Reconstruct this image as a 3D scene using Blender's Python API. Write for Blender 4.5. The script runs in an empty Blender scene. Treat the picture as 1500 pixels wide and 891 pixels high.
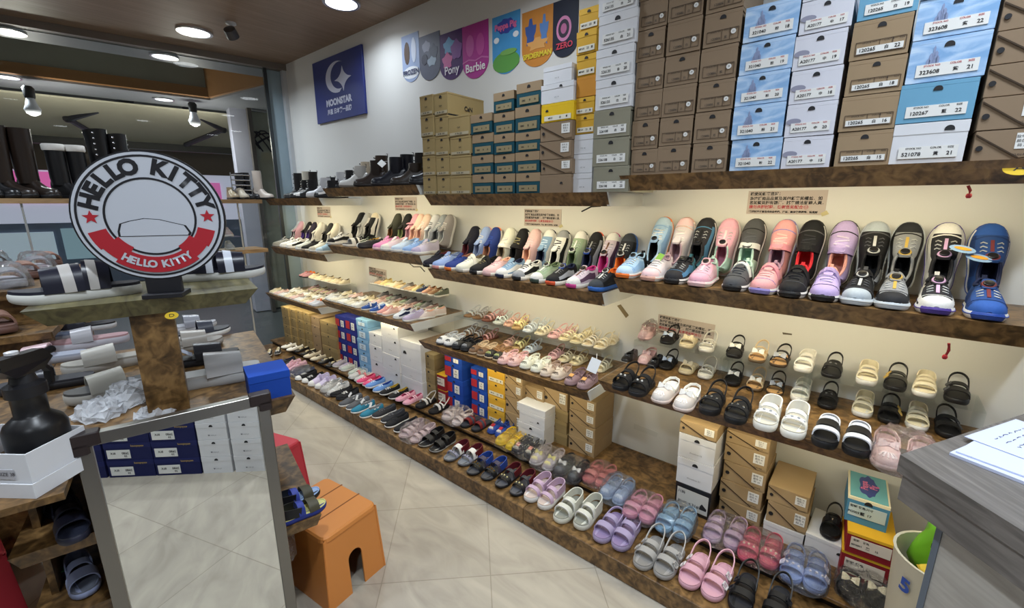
import bpy, bmesh, math, random
from mathutils import Vector, Matrix
R = random.Random(7)
PI = math.pi
scn = bpy.context.scene
COL = scn.collection

# ------------------------------------------------------------------ camera
EYE = Vector((0, 0, 1.5)); FPX = 642.0
PITCH = math.atan(148.5 / FPX); YAW = math.radians(129.9)
FW = Vector((math.cos(YAW) * math.cos(PITCH), math.sin(YAW) * math.cos(PITCH), -math.sin(PITCH)))
RT = Vector((math.sin(YAW), -math.cos(YAW), 0)); UP = RT.cross(FW)
cd = bpy.data.cameras.new('camera'); cam = bpy.data.objects.new('camera', cd); COL.objects.link(cam)
cd.sensor_width = 36; cd.sensor_fit = 'HORIZONTAL'; cd.lens = FPX / 1500 * 36; cd.clip_start = .02
M = Matrix((RT, UP, -FW)).transposed().to_4x4(); M.translation = EYE; cam.matrix_world = M
scn.camera = cam

def ray(x, y): return FW + RT * ((x - 750) / FPX) - UP * ((y - 445.5) / FPX)
def onZ(x, y, z): d = ray(x, y); return EYE + d * ((z - EYE.z) / d.z)
def onY(x, y, Y): d = ray(x, y); return EYE + d * ((Y - EYE.y) / d.y)
def onP(x, y, p0, n): d = ray(x, y); return EYE + d * ((p0 - EYE).dot(n) / d.dot(n))
def onX(x, y, X): d = ray(x, y); return EYE + d * ((X - EYE.x) / d.x)

# ------------------------------------------------------------------ materials
def srgb(h):
    h = h.lstrip('#'); o = []
    if len(h) == 3: h = ''.join(c * 2 for c in h)
    for i in (0, 2, 4):
        c = int(h[i:i + 2], 16) / 255
        o.append(c / 12.92 if c <= .04045 else ((c + .055) / 1.055) ** 2.4)
    return (*o, 1)
PAL = dict(W='#dedcd8', K='#17171a', DK='#2a2a2e', G='#8d8f93', LG='#b9bab9', DG='#55565a', N='#1d2544', B='#27489a', LB='#9dbce0', SB='#5b93c6',
           P='#cf9fac', LP='#efc9cc', HP='#d9527c', MG='#c23c86', L='#a396b6', LL='#cfc3dc', PC='#eab9a2', CR='#ece2c6', BG='#cdb592', BR='#6d4a2c', TN='#a98157',
           R='#b3242e', DR='#5f1621', Y='#eac61c', GN='#5f7f54', MT='#bfe0d2', TL='#2b7690', OR='#ea7a2e', MV='#93747a', OL='#7e8a5c', PW='#8296c6', CO='#d27f7f',
           CW='#f2efe6', IC='#c6d8e8', VI='#4d3a8c', KH='#9a8a68', SG='#a7b3a6', HB='#3f2f28')
MATS = {}
def mat(name, rough=.6, metal=0., spec=.5, var=.0, scale=30, coat=0.):
    """name: palette key or hex"""
    key = (name, rough, metal, var, coat)
    if key in MATS: return MATS[key]
    m = bpy.data.materials.new('mat_' + name.strip('#')); m.use_nodes = True
    nt = m.node_tree; b = nt.nodes['Principled BSDF']
    c = srgb(PAL.get(name, name))
    b.inputs['Base Color'].default_value = c; b.inputs['Roughness'].default_value = rough; b.inputs['Metallic'].default_value = metal
    b.inputs['Specular IOR Level'].default_value = spec; b.inputs['Coat Weight'].default_value = coat
    if var:
        n = nt.nodes.new('ShaderNodeTexNoise'); n.inputs['Scale'].default_value = scale; n.inputs['Detail'].default_value = 3
        tc = nt.nodes.new('ShaderNodeTexCoord'); nt.links.new(tc.outputs['Object'], n.inputs['Vector'])
        mx = nt.nodes.new('ShaderNodeMix'); mx.data_type = 'RGBA'
        mx.inputs['A'].default_value = tuple(max(0, x * (1 - var)) for x in c[:3]) + (1,)
        mx.inputs['B'].default_value = tuple(min(1, x * (1 + var)) for x in c[:3]) + (1,)
        nt.links.new(n.outputs['Fac'], mx.inputs['Factor']); nt.links.new(mx.outputs['Result'], b.inputs['Base Color'])
    MATS[key] = m; return m
def fabric(c): return mat(c, .75, 0, .3, .12, 180)
def rubber(c): return mat(c, .5, 0, .4)
def leather(c): return mat(c, .32, 0, .5)
def metal(c='#c9c9cc', r=.25): return mat(c, r, 1.)
def card(c): return mat(c, .7, 0, .25, .06, 12)
def paint(c): return mat(c, .45, 0, .4)

def nodemat(name):
    m = bpy.data.materials.new(name); m.use_nodes = True
    return m, m.node_tree, m.node_tree.nodes['Principled BSDF']
def ramp(nt, stops):
    r = nt.nodes.new('ShaderNodeValToRGB'); e = r.color_ramp.elements
    while len(e) < len(stops): e.new(.5)
    for i, (p, c) in enumerate(stops): e[i].position = p; e[i].color = srgb(c)
    return r
def burl():
    m, nt, b = nodemat('burl_laminate'); L = nt.links
    tc = nt.nodes.new('ShaderNodeTexCoord')
    n = nt.nodes.new('ShaderNodeTexNoise'); n.inputs['Scale'].default_value = 26; n.inputs['Detail'].default_value = 6; n.inputs['Distortion'].default_value = 1.2
    n2 = nt.nodes.new('ShaderNodeTexNoise'); n2.inputs['Scale'].default_value = 7; n2.inputs['Detail'].default_value = 4; n2.inputs['Distortion'].default_value = 2
    L.new(tc.outputs['Object'], n.inputs['Vector']); L.new(tc.outputs['Object'], n2.inputs['Vector'])
    ad = nt.nodes.new('ShaderNodeMath'); ad.operation = 'MULTIPLY_ADD'; ad.inputs[1].default_value = .55; L.new(n.outputs['Fac'], ad.inputs[0])
    ml = nt.nodes.new('ShaderNodeMath'); ml.operation = 'MULTIPLY'; ml.inputs[1].default_value = .45; L.new(n2.outputs['Fac'], ml.inputs[0]); L.new(ml.outputs[0], ad.inputs[2])
    r = ramp(nt, [(.32, '#2b1d10'), (.45, '#5a4224'), (.56, '#80613a'), (.7, '#9a7848')]); L.new(ad.outputs[0], r.inputs['Fac']); L.new(r.outputs['Color'], b.inputs['Base Color'])
    b.inputs['Roughness'].default_value = .38
    return m
def streaky(name, cols, sx, sy, sz, rough, dist=1.5, detail=6, rot=0):
    m, nt, b = nodemat(name); L = nt.links
    tc = nt.nodes.new('ShaderNodeTexCoord'); mp = nt.nodes.new('ShaderNodeMapping'); mp.inputs['Scale'].default_value = (sx, sy, sz)
    mr_ = nt.nodes.new('ShaderNodeMapping'); mr_.inputs['Rotation'].default_value = (0, 0, rot); L.new(tc.outputs['Object'], mr_.inputs['Vector']); L.new(mr_.outputs[0], mp.inputs['Vector'])
    n = nt.nodes.new('ShaderNodeTexNoise'); n.inputs['Scale'].default_value = 1; n.inputs['Detail'].default_value = detail; n.inputs['Distortion'].default_value = dist
    L.new(mp.outputs[0], n.inputs['Vector'])
    st = [(.3 + .4 * i / (len(cols) - 1), c) for i, c in enumerate(cols)]
    r = ramp(nt, st); L.new(n.outputs['Fac'], r.inputs['Fac']); L.new(r.outputs['Color'], b.inputs['Base Color']); b.inputs['Roughness'].default_value = rough
    return m
def floor_mat():
    m, nt, b = nodemat('stone_floor_tiles'); L = nt.links
    tc = nt.nodes.new('ShaderNodeTexCoord'); mp = nt.nodes.new('ShaderNodeMapping')
    mp.inputs['Location'].default_value = (1.512, -.046, 0); mp.inputs['Rotation'].default_value = (0, 0, math.radians(45))
    L.new(tc.outputs['Object'], mp.inputs['Vector'])
    br = nt.nodes.new('ShaderNodeTexBrick'); br.offset = 0; br.inputs['Scale'].default_value = 1
    br.inputs['Brick Width'].default_value = .44; br.inputs['Row Height'].default_value = .44; br.inputs['Mortar Size'].default_value = .0022; br.inputs['Mortar Smooth'].default_value = .2
    br.inputs['Color1'].default_value = (1, 1, 1, 1); br.inputs['Color2'].default_value = (.90, .90, .90, 1); br.inputs['Mortar'].default_value = (.68, .67, .65, 1)
    L.new(mp.outputs[0], br.inputs['Vector'])
    m2 = nt.nodes.new('ShaderNodeMapping'); m2.inputs['Rotation'].default_value = (0, 0, math.radians(48)); m2.inputs['Scale'].default_value = (3, 9, 1)
    L.new(tc.outputs['Object'], m2.inputs['Vector'])
    n = nt.nodes.new('ShaderNodeTexNoise'); n.inputs['Scale'].default_value = 1; n.inputs['Detail'].default_value = 7; n.inputs['Distortion'].default_value = 1.3
    L.new(m2.outputs[0], n.inputs['Vector'])
    r = ramp(nt, [(.3, '#9f9688'), (.45, '#aaa193'), (.55, '#b0a798'), (.7, '#b8af9f')]); L.new(n.outputs['Fac'], r.inputs['Fac'])
    mx = nt.nodes.new('ShaderNodeMix'); mx.data_type = 'RGBA'; mx.blend_type = 'MULTIPLY'; mx.inputs['Factor'].default_value = 1
    L.new(r.outputs['Color'], mx.inputs['A']); L.new(br.outputs['Color'], mx.inputs['B']); L.new(mx.outputs['Result'], b.inputs['Base Color'])
    b.inputs['Roughness'].default_value = .33; b.inputs['Specular IOR Level'].default_value = .35
    return m
def emis(c, s):
    key = ('em', c, s)
    if key in MATS: return MATS[key]
    m, nt, b = nodemat('lit_' + c.strip('#'))
    b.inputs['Base Color'].default_value = srgb(c); b.inputs['Emission Color'].default_value = srgb(c); b.inputs['Emission Strength'].default_value = s
    MATS[key] = m; return m
def clear(name, tint='#ffffff', gl=.12, rough=.08, bump=0, bscale=30, haze=0.):
    m = bpy.data.materials.new(name); m.use_nodes = True; nt = m.node_tree; nt.nodes.clear(); L = nt.links
    o = nt.nodes.new('ShaderNodeOutputMaterial'); t = nt.nodes.new('ShaderNodeBsdfTransparent'); t.inputs['Color'].default_value = srgb(tint)
    g = nt.nodes.new('ShaderNodeBsdfGlossy'); g.inputs['Roughness'].default_value = rough
    fr = nt.nodes.new('ShaderNodeLayerWeight'); fr.inputs['Blend'].default_value = .18
    mu = nt.nodes.new('ShaderNodeMath'); mu.operation = 'MULTIPLY_ADD'; mu.inputs[1].default_value = .75 if bump else .18; mu.inputs[2].default_value = gl; mu.use_clamp = True
    L.new(fr.outputs['Fresnel'], mu.inputs[0])
    s = nt.nodes.new('ShaderNodeMixShader'); L.new(mu.outputs[0], s.inputs[0]); L.new(t.outputs[0], s.inputs[1]); L.new(g.outputs[0], s.inputs[2])
    out = s
    if bump:
        tc = nt.nodes.new('ShaderNodeTexCoord'); n = nt.nodes.new('ShaderNodeTexNoise'); n.inputs['Scale'].default_value = bscale; n.inputs['Detail'].default_value = 3; n.inputs['Distortion'].default_value = 2
        L.new(tc.outputs['Object'], n.inputs['Vector']); bp = nt.nodes.new('ShaderNodeBump'); bp.inputs['Strength'].default_value = bump; bp.inputs['Distance'].default_value = .02
        L.new(n.outputs['Fac'], bp.inputs['Height']); L.new(bp.outputs[0], g.inputs['Normal']); L.new(bp.outputs[0], fr.inputs['Normal'])
    if haze:
        d = nt.nodes.new('ShaderNodeBsdfDiffuse'); d.inputs['Color'].default_value = (.9, .92, .96, 1)
        s2 = nt.nodes.new('ShaderNodeMixShader'); s2.inputs[0].default_value = haze; L.new(s.outputs[0], s2.inputs[1]); L.new(d.outputs[0], s2.inputs[2]); out = s2
    L.new(out.outputs[0], o.inputs[0]); return m
BURL = burl(); FLOOR = floor_mat()
WRAP = clear('clear_film', gl=.10, rough=.06, bump=.6, bscale=55, haze=.02)
FROST = clear('frosted_film', gl=.05, rough=.25, bump=1., bscale=30, haze=.34)
ACRYL = clear('acrylic', '#fbfdfd', gl=.012, rough=.05)
GLASS = clear('window_glass', '#f3f6f5', gl=.02, rough=.01)
OLIVE = streaky('olive_wood', ['#4c4530', '#66603f', '#7a714d'], 3, 30, 30, .5)
LWOOD = streaky('light_wood', ['#7e6446', '#9b7d58', '#ad8f68'], 30, 3, 30, .5)
GREYOAK = streaky('grey_oak', ['#56524e', '#68635f', '#7b7671'], 6, 90, 70, .5, .8, 6, math.radians(52))
PALEOAK = streaky('pale_oak', ['#9a958d', '#a39e96', '#aca79f'], 6, 90, 70, .55, .8, 6, math.radians(52))
CEIL = streaky('ceiling_laminate', ['#7d6a59', '#8c7664', '#988270'], 40, 2, 2, .5)
TERRAZZO = mat('#4d5253', .35, 0, .5, .5, 160)
WALLP = mat('#d9d9d6', .65, 0, .3, .03, 3)

# ------------------------------------------------------------------ mesh helper
class MB:
    def __init__(s): s.v = []; s.f = []
    def add(s, vs, fs):
        o = len(s.v); s.v += [tuple(v) for v in vs]; s.f += [tuple(i + o for i in f) for f in fs]; return s
    def box(s, x0, x1, y0, y1, z0, z1, c=0.):
        if c <= 0:
            v = [(x, y, z) for z in (z0, z1) for y in (y0, y1) for x in (x0, x1)]
            return s.add(v, [(0, 2, 3, 1), (4, 5, 7, 6), (0, 1, 5, 4), (2, 6, 7, 3), (0, 4, 6, 2), (1, 3, 7, 5)])
        c = min(c, (x1 - x0) / 2.01, (y1 - y0) / 2.01, (z1 - z0) / 2.01)
        def ring(i, z): return [(x0 + i + c, y0 + i, z), (x1 - i - c, y0 + i, z), (x1 - i, y0 + i + c, z), (x1 - i, y1 - i - c, z), (x1 - i - c, y1 - i, z), (x0 + i + c, y1 - i, z), (x0 + i, y1 - i - c, z), (x0 + i, y0 + i + c, z)]
        return s.loft([ring(c * .6, z0), ring(0, z0 + c * .6), ring(0, z1 - c * .6), ring(c * .6, z1)])
    def loft(s, rings, cap=True, closed=True):
        n = len(rings[0]); o = len(s.v)
        for r in rings: s.v += [tuple(p) for p in r]
        k = n if closed else n - 1
        for j in range(len(rings) - 1):
            for i in range(k):
                a = o + j * n + i; b = o + j * n + (i + 1) % n
                s.f.append((a, b, b + n, a + n))
        if cap:
            s.f.append(tuple(o + i for i in reversed(range(n)))); e = o + (len(rings) - 1) * n; s.f.append(tuple(e + i for i in range(n)))
        return s
    def prism(s, pts, y0, y1):
        """pts in XZ, extruded along y (front face y0)"""
        return s.loft([[(x, y0, z) for x, z in pts], [(x, y1, z) for x, z in pts]])
    def slab(s, pts, z0, z1):
        return s.loft([[(x, y, z0) for x, y in pts], [(x, y, z1) for x, y in pts]])
    def lathe(s, prof, n=20, c=(0, 0, 0), ax='z', cap=True):
        rs = []
        for r, h in prof:
            ring = []
            for i in range(n):
                a = 2 * PI * i / n; x, y = r * math.cos(a), r * math.sin(a)
                ring.append((c[0] + x, c[1] + y, c[2] + h) if ax == 'z' else (c[0] + x, c[1] + h, c[2] + y) if ax == 'y' else (c[0] + h, c[1] + x, c[2] + y))
            rs.append(ring)
        return s.loft(rs, cap)
    def ribbon(s, pts, side, w, t, nrm=None):
        """flat band along pts; side: width direction (vector or list)"""
        P = [Vector(p) for p in pts]; n = len(P); rings = []
        for i in range(n):
            tg = (P[min(i + 1, n - 1)] - P[max(i - 1, 0)]).normalized()
            sd = Vector(side[i] if isinstance(side, list) else side); sd = (sd - tg * sd.dot(tg)).normalized()
            no = tg.cross(sd).normalized()
            ww = w[i] if isinstance(w, (list, tuple)) else w
            a = sd * ww / 2; b = no * t / 2
            rings.append([P[i] - a - b, P[i] + a - b, P[i] + a + b, P[i] - a + b])
        return s.loft(rings)
    def tube(s, pts, r, n=8, closed=False):
        P = [Vector(p) for p in pts]; k = len(P); rings = []
        ref = Vector((0, 0, 1))
        for i in range(k):
            tg = (P[(i + 1) % k if closed else min(i + 1, k - 1)] - P[(i - 1) % k if closed else max(i - 1, 0)]).normalized()
            u = tg.cross(ref)
            if u.length < .05: u = tg.cross(Vector((0, 1, 0)))
            u.normalize(); v = tg.cross(u)
            rr = r[i] if isinstance(r, (list, tuple)) else r
            rings.append([P[i] + (u * math.cos(2 * PI * j / n) + v * math.sin(2 * PI * j / n)) * rr for j in range(n)])
        if closed: rings.append(rings[0])
        return s.loft(rings, not closed)
    def ball(s, c, r, sc=(1, 1, 1), n=10):
        rs = []
        for j in range(1, n // 2 + 1):
            a = PI * j / (n // 2 + 1)
            rs.append([(c[0] + r * sc[0] * math.sin(a) * math.cos(2 * PI * i / n), c[1] + r * sc[1] * math.sin(a) * math.sin(2 * PI * i / n), c[2] - r * sc[2] * math.cos(a)) for i in range(n)])
        return s.loft(rs)
    def xf(s, mtx):
        s.v = [tuple(mtx @ Vector(v)) for v in s.v]; return s
    def mesh(s, name, m, smooth=False):
        me = bpy.data.meshes.new(name); me.from_pydata(s.v, [], s.f); me.materials.append(m)
        bm = bmesh.new(); bm.from_mesh(me); bmesh.ops.recalc_face_normals(bm, faces=bm.faces); bm.to_mesh(me); bm.free()
        if smooth:
            me.polygons.foreach_set('use_smooth', [True] * len(me.polygons))
            if smooth != 2: me.set_sharp_from_angle(angle=math.radians(45))
        return me
    def build(s, name, m, parent=None, smooth=False, loc=None):
        o = bpy.data.objects.new(name, s.mesh(name, m, smooth)); COL.objects.link(o)
        if parent is not None: o.parent = parent
        if loc is not None: o.location = loc
        return o

def tag(o, label=None, cat=None, group=None, kind=None):
    if label: o['label'] = label
    if cat: o['category'] = cat
    if group: o['group'] = group
    if kind: o['kind'] = kind
    return o
def struct(name, mb, m, smooth=False): return tag(mb.build(name, m, None, smooth), kind='structure')
def empty(name, loc=(0, 0, 0), rot=(0, 0, 0)):
    o = bpy.data.objects.new(name, None); COL.objects.link(o); o.location = loc; o.rotation_euler = rot; o.empty_display_size = .05; return o
KIDS = {}
def kids(o): return [c for c in o.children]
def copy_tree(o, parent=None):
    c = o.copy(); COL.objects.link(c)
    if parent is not None: c.parent = parent
    for ch in kids(o): copy_tree(ch, c)
    return c
TXT = {}
def textmesh(s, size, m, bold=0., align='CENTER'):
    key = (s, size, m.name, bold, align)
    if key in TXT: return TXT[key]
    cu = bpy.data.curves.new('lettering', 'FONT'); cu.body = s; cu.size = size; cu.align_x = align; cu.align_y = 'CENTER'; cu.offset = bold; cu.resolution_u = 3
    o = bpy.data.objects.new('lettering', cu)
    me = bpy.data.meshes.new_from_object(o); bpy.data.objects.remove(o); bpy.data.curves.remove(cu)
    me.materials.clear(); me.materials.append(m); me.transform(Matrix.Rotation(PI / 2, 4, 'X'))
    TXT[key] = me; return me
def lettering(s, size, m, parent, loc, bold=0., rot=(0, 0, 0), sx=1., align='CENTER'):
    o = bpy.data.objects.new('lettering', textmesh(s, size, m, bold, align)); COL.objects.link(o); o.parent = parent; o.location = loc; o.rotation_euler = rot; o.scale = (sx, 1, 1); return o
ORD = 'first second third fourth fifth sixth seventh eighth ninth tenth eleventh twelfth thirteenth fourteenth fifteenth sixteenth seventeenth eighteenth nineteenth twentieth'.split()
def ordinal(n):
    if n <= 20: return ORD[n - 1]
    t = {20: 'twenty', 30: 'thirty', 40: 'forty'}
    b = (n - 1) // 10 * 10
    if n % 10 == 0: return {30: 'thirtieth', 40: 'fortieth', 50: 'fiftieth'}[n]
    return t[n // 10 * 10] + '-' + ORD[n % 10 - 1]
# ================================================================== the room
WY = 2.16                                # right-hand wall
CZ = 2.80                                # ceiling
GC = Vector((-4.70, WY, 0))              # corner where the glass front meets the wall
GD = Vector((-.194, -.981, 0)); GN = Vector((-.981, .194, 0))   # along the glass, outwards
def gp(u, v, z): p = GC + GD * u + GN * v; return (p.x, p.y, z)
GL = 6.0
struct('floor', MB().add([(-4.60, WY + .1, 0), (-5.95, -4.2, 0), (3.2, -4.2, 0), (3.2, WY + .1, 0)], [(0, 1, 2, 3)]), FLOOR)
struct('wall_right', MB().box(-4.72, 3.2, WY, WY + .12, 0, 3.1), WALLP)
struct('wall_back', MB().box(3.2, 3.3, -4.2, WY + .1, 0, 3.1), WALLP)
struct('wall_left', MB().box(-5.95, 3.3, -4.3, -4.2, 0, 3.1), WALLP)
struct('ceiling', MB().add([gp(0, 0, CZ), gp(6.5, 0, CZ), (3.2, -4.2, CZ), (3.2, WY, CZ)], [(0, 3, 2, 1)]), CEIL)
# small soffit step in the ceiling above the frame edge
struct('ceiling_beam', MB().box(-3.35, -2.4, -2.0, .62, CZ - .14, CZ - .002), CEIL)
# outdoor arcade seen through the glass
struct('ground_outside', MB().add([gp(-3, 0, -.012), gp(8, 0, -.012), gp(8, 9, -.012), gp(-3, 9, -.012)], [(0, 1, 2, 3)]), TERRAZZO)
SOFF = mat('#8d9096', .5, 0, .4, .1, 20); COFF = mat('#9a988c', .8, 0, .3, .08, 6); TANB = mat('#9a7048', .6, 0, .3, .08, 5)
def gslab(u0, u1, v0, v1, z0, z1):
    p = [gp(u0, v0, 0), gp(u1, v0, 0), gp(u1, v1, 0), gp(u0, v1, 0)]
    return MB().slab([(a[0], a[1]) for a in p], z0, z1)
def gpoly(uv, z0, z1): return MB().slab([gp(u, v, 0)[:2] for u, v in uv], z0, z1)
struct('trim_1', gslab(-.02, GL, -.05, .03, CZ - .055, CZ - .001), mat('#77706a', .5))
struct('ceiling_soffit', gslab(-.2, GL, .03, .33, CZ - .06, CZ - .01), SOFF)
struct('ceiling_coffer', gslab(-.2, GL, .33, 1.55, 3.30, 3.36), COFF)
struct('ceiling_coffer_riser', gslab(.50, GL, 1.52, 1.56, 2.80, 3.30), COFF)
struct('beam_outside', gslab(.48, GL, 1.49, 1.56, 2.70, 2.80), TANB)
struct('ceiling_coffer_side', gpoly([(.08, .335), (.50, 1.52), (.44, 1.54), (.02, .335)], 2.70, 3.30), TANB)
struct('ceiling_soffit_outer', gpoly([(-.25, .33), (.05, .335), (.47, 1.56), (GL, 1.56), (GL, 2.2), (-.25, 2.2)], 2.68, 2.70), SOFF)
# tiled corner pier and poster board
TILEP = mat('#93a7b2', .35, 0, .5, .08, 9)
struct('pillar', gslab(.02, .16, .01, .16, 0, CZ - .06), TILEP)
struct('trim_2', MB().box(-4.715, -4.665, WY - .035, WY + .01, 0, CZ - .01), mat('#c9ced2', .4))
def gu(x, y, v):
    q = onP(x, y, Vector(gp(0, v, 0)), GN); return (q - GC).dot(GD)
struct('pillar_outside', gslab(gu(366, 200, 1.9), gu(341, 200, 1.9), 1.9, 2.15, 0, 2.68), mat('#b4b6c6', .55, 0, .4, .08, 6))
struct('pillar_outside_inner', gslab(gu(373, 200, 1.75), gu(367, 200, 1.75), 1.75, 1.85, 0, 2.68), mat('#5a5550', .5, 0, .4, .1, 6))
struct('wall_outside', gslab(gu(398, 200, 2.0) - .1, gu(371, 200, 2.0), 2.0, 2.1, 0, 2.68), mat('#b3b39e', .7, 0, .3, .25, 4))
dr = empty('wall_drawing', gp(gu(384, 185, 1.995), 1.995, 2.15), (0, 0, math.atan2(GD.y, GD.x) + PI)); tag(dr, 'dark ink line drawing on the pale wall outside behind the corner', 'drawing')
for k in range(5): MB().tube([(.14 * math.cos(t * (1 + .12 * k) + k), -.002, (.3 - .04 * k) * math.sin(t) + .03 * k) for t in [i * .35 for i in range(10)]], .009, 5).build('ink_stroke', mat('#2e2c36', .7), dr)
def pane(n, u0, u1):
    return struct('window_%d' % n, gslab(u0, u1, -.004, .004, 0, CZ - .055), GLASS)
pane(1, .17, 2.32); pane(2, 2.33, 4.4); pane(3, 4.41, GL)
struct('trim_3', gslab(2.318, 2.332, -.008, .008, 0, CZ - .055), mat('#b9bbb6', .3, .3))
struct('trim_4', gslab(.16, .19, -.02, .02, 0, CZ - .055), mat('#3c4246', .4, .4))

# shop row across the street
t = empty('shop_front', gp(2.6, 6.2, 0)); tag(t, 'brightly lit shop across the street behind the tall boots', 'shop')
t.rotation_euler = (0, 0, math.atan2(GD.y, GD.x))
MB().box(-4, 4.5, -.3, 0, 0, 1.15).build('lower_wall', mat('#7d8ca3', .6, 0, .4, .3, 2), t)
MB().box(-4, 4.5, -.2, 0, 1.15, 2.05).build('shop_window', emis('#d6daf0', 1.3), t)
for x0, x1, z0, z1, c, s in ((-.6, .5, 1.5, 2.02, '#e86fb4', .9), (.65, 1.1, 1.52, 1.98, '#f0e4ee', 1.0), (1.2, 2.0, 1.35, 1.9, '#e64a86', .8), (2.1, 2.7, 1.2, 2.0, '#efe9a0', .8),
                             (-1.6, -.75, 1.25, 1.95, '#e9e6f2', 1.0), (-2.6, -1.8, 1.4, 1.9, '#d76fae', .8), (1.0, 1.9, .62, .95, '#f09ab8', .9), (.0, .9, .3, 1.0, '#b8c9d6', .6), (-.9, -.1, .5, 1.05, '#96b5c2', .5)):
    MB().box(x0, x1, .0, .04, z0, z1).build('sign_panel', emis(c, s * 2.2), t)
MB().box(-4, 4.5, -.25, .08, 2.05, 2.5).build('fascia', mat('#6e5d4a', .6), t)
MB().box(-4, 4.5, -.35, -.3, 0, 4).build('upper_wall', mat('#8f8a80', .7), t)
t2 = empty('canvas_awning', gp(1.8, 2.25, 2.66)); t2.rotation_euler = (0, 0, math.atan2(GD.y, GD.x)); tag(t2, 'cream canvas awning with dark folding arms outside the glass', 'awning')
# local x along the glass (away from the wall), -y outwards
def awl(p): d = Vector(p) - t2.location; return Vector((d.dot(GD), -d.dot(GN), d.z))
MB().loft([[(-2.05, .0, .0), (4.2, .0, .0), (4.2, .0, -.02), (-2.05, .0, -.02)], [(-2.05, -1.8, -.24), (4.2, -1.8, -.24), (4.2, -1.8, -.26), (-2.05, -1.8, -.26)]]).build('canvas', mat('#ddd6bd', .8, 0, .2, .1, 3), t2)
MB().box(-2.05, 4.2, -1.86, -1.78, -.36, -.22).build('front_bar', mat('#3a3a38', .5), t2)
def av(x, y, v): return awl(onP(x, y, Vector(gp(0, v, 0)), GN))
for P_ in (((192, 146, 2.35), (100, 174, 3.0), (150, 203, 3.9)), ((271, 158, 2.35), (326, 190, 2.9), (272, 212, 3.9))):
    q_ = [av(*a_) for a_ in P_]
    MB().tube([q_[0], q_[1]], .04, 6).build('folding_arm', mat('#32333a', .45), t2); MB().tube([q_[1], q_[2]], .035, 6).build('folding_arm', mat('#32333a', .45), t2)
    MB().ball(q_[1], .055, (1, 1, 1), 8).build('elbow_joint', mat('#2a2b30', .45), t2)
def bulb(p, label, en=60):
    b = empty('light_bulb', p); tag(b, label, 'bulb', 'bare bulbs under the awning')
    MB().lathe([(.03, 0), (.045, -.02), (.04, -.1), (.035, -.11)], 12).build('socket', mat('#222226', .5), b, True)
    MB().lathe([(.03, -.11), (.045, -.17), (.062, -.21), (.05, -.25), (.015, -.27)], 14).build('glass_bulb', emis('#b4b7be', .35), b, True)
    l = bpy.data.lights.new('bulb', 'POINT'); l.energy = en; l.shadow_soft_size = .07; l.color = (1, .95, .85); lo = bpy.data.objects.new('bulb', l); COL.objects.link(lo); lo.location = (p[0], p[1], p[2] - .42)  # unseen lamp added well below the bulb to brighten the awning
q = onZ(40, 126, 2.60); bulb(q, 'bare screw-in bulb hanging outside above the tall boots')
q = onZ(281, 150, 2.66); bulb(q, 'bare bulb outside beside the awning arm near the corner', 34)

# ------------------------------------------------------------------ ceiling lights
def downlight(p, label, r=.085, power=54, col=(.82, .91, 1.), group='recessed ceiling lights', em=22):
    o = empty('ceiling_light', p); tag(o, label, 'light', group)
    MB().lathe([(r * .99, 0), (r * 1.22, 0), (r * 1.2, -.012), (r, -.012), (r * .99, 0)], 28, cap=False).build('trim_ring', metal('#d9dadb', .3), o, True)
    MB().lathe([(r * .98, -.003), (r * .96, -.008)], 28).build('diffuser', emis('#f4f8ff', em), o)
    if power:
        l = bpy.data.lights.new('downlight', 'AREA'); l.shape = 'DISK'; l.size = r * 1.9; l.energy = power; l.color = col; l.spread = math.radians(150)
        lo = bpy.data.objects.new('downlight', l); COL.objects.link(lo); lo.location = (p[0], p[1], p[2] - .02)
    return o
IN = [((285, 46), 'round recessed ceiling light beside the ceiling camera'), ((500, 3), 'round recessed ceiling light at the top edge, above the blue sign')]
for ((x, y), lb), pw in zip(IN, (30, 14)): downlight(onZ(x, y, CZ - .001), lb, .1, pw)
for (x, y) in ((-1.55, 1.45), (.15, 1.45), (-.4, .2), (-1.6, -.9), (-3.6, -.3), (.9, 1.0), (.9, -1.2), (-3.2, -2.4)):  # the pair nearest the wall is added, unseen, to brighten the upper wall
    downlight((x, y, CZ - .001), 'round recessed ceiling light outside the view', .09, 24 if y == 1.45 else 54)
for (x, y, z, pw, lb) in ((240, 82, CZ - .062, 26, 'soffit light outside just beyond the glass, nearer the wall'), (10, 45, CZ - .062, 26, 'soffit light outside the glass at the left edge, upper one'),
                      (10, 112, 2.678, 40, 'outer soffit light at the left edge beside the bare bulb'), (240, 145, 2.678, 40, 'small outer soffit light above the awning arms')):
    downlight(onZ(x, y, z), lb, .085, pw, (.9, .95, 1.), 'arcade lights outside', 7)
cm = empty('security_camera', onZ(338, 33, CZ)); tag(cm, 'small round black security camera hanging from the ceiling', 'camera')
MB().lathe([(.035, 0), (.035, -.012), (.014, -.02), (.014, -.05)], 14).build('mount', mat('#d8d8d8', .4), cm, True)
q = Matrix.Translation((.01, -.01, -.075)) @ Matrix.Rotation(math.radians(50), 4, Vector((1, 1, 0)))
MB().lathe([(.02, .035), (.04, .03), (.044, 0), (.044, -.03), (.038, -.034)], 18).xf(q).build('body', mat('#4a4b50', .35), cm, True)
MB().lathe([(.036, -.034), (.03, -.0355)], 18).xf(q).build('front_plate', mat('#0d0d10', .15), cm, True)
lz = MB(); lz.lathe([(.012, -.036), (.012, -.042), (.006, -.043)], 12, (0, 0, 0))
for k in range(5): lz.lathe([(.005, -.036), (.005, -.039)], 8, (.024 * math.cos(k * 1.257), .024 * math.sin(k * 1.257), 0))
lz.xf(q).build('lens', metal('#9aa0a8', .15), cm, True)

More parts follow.
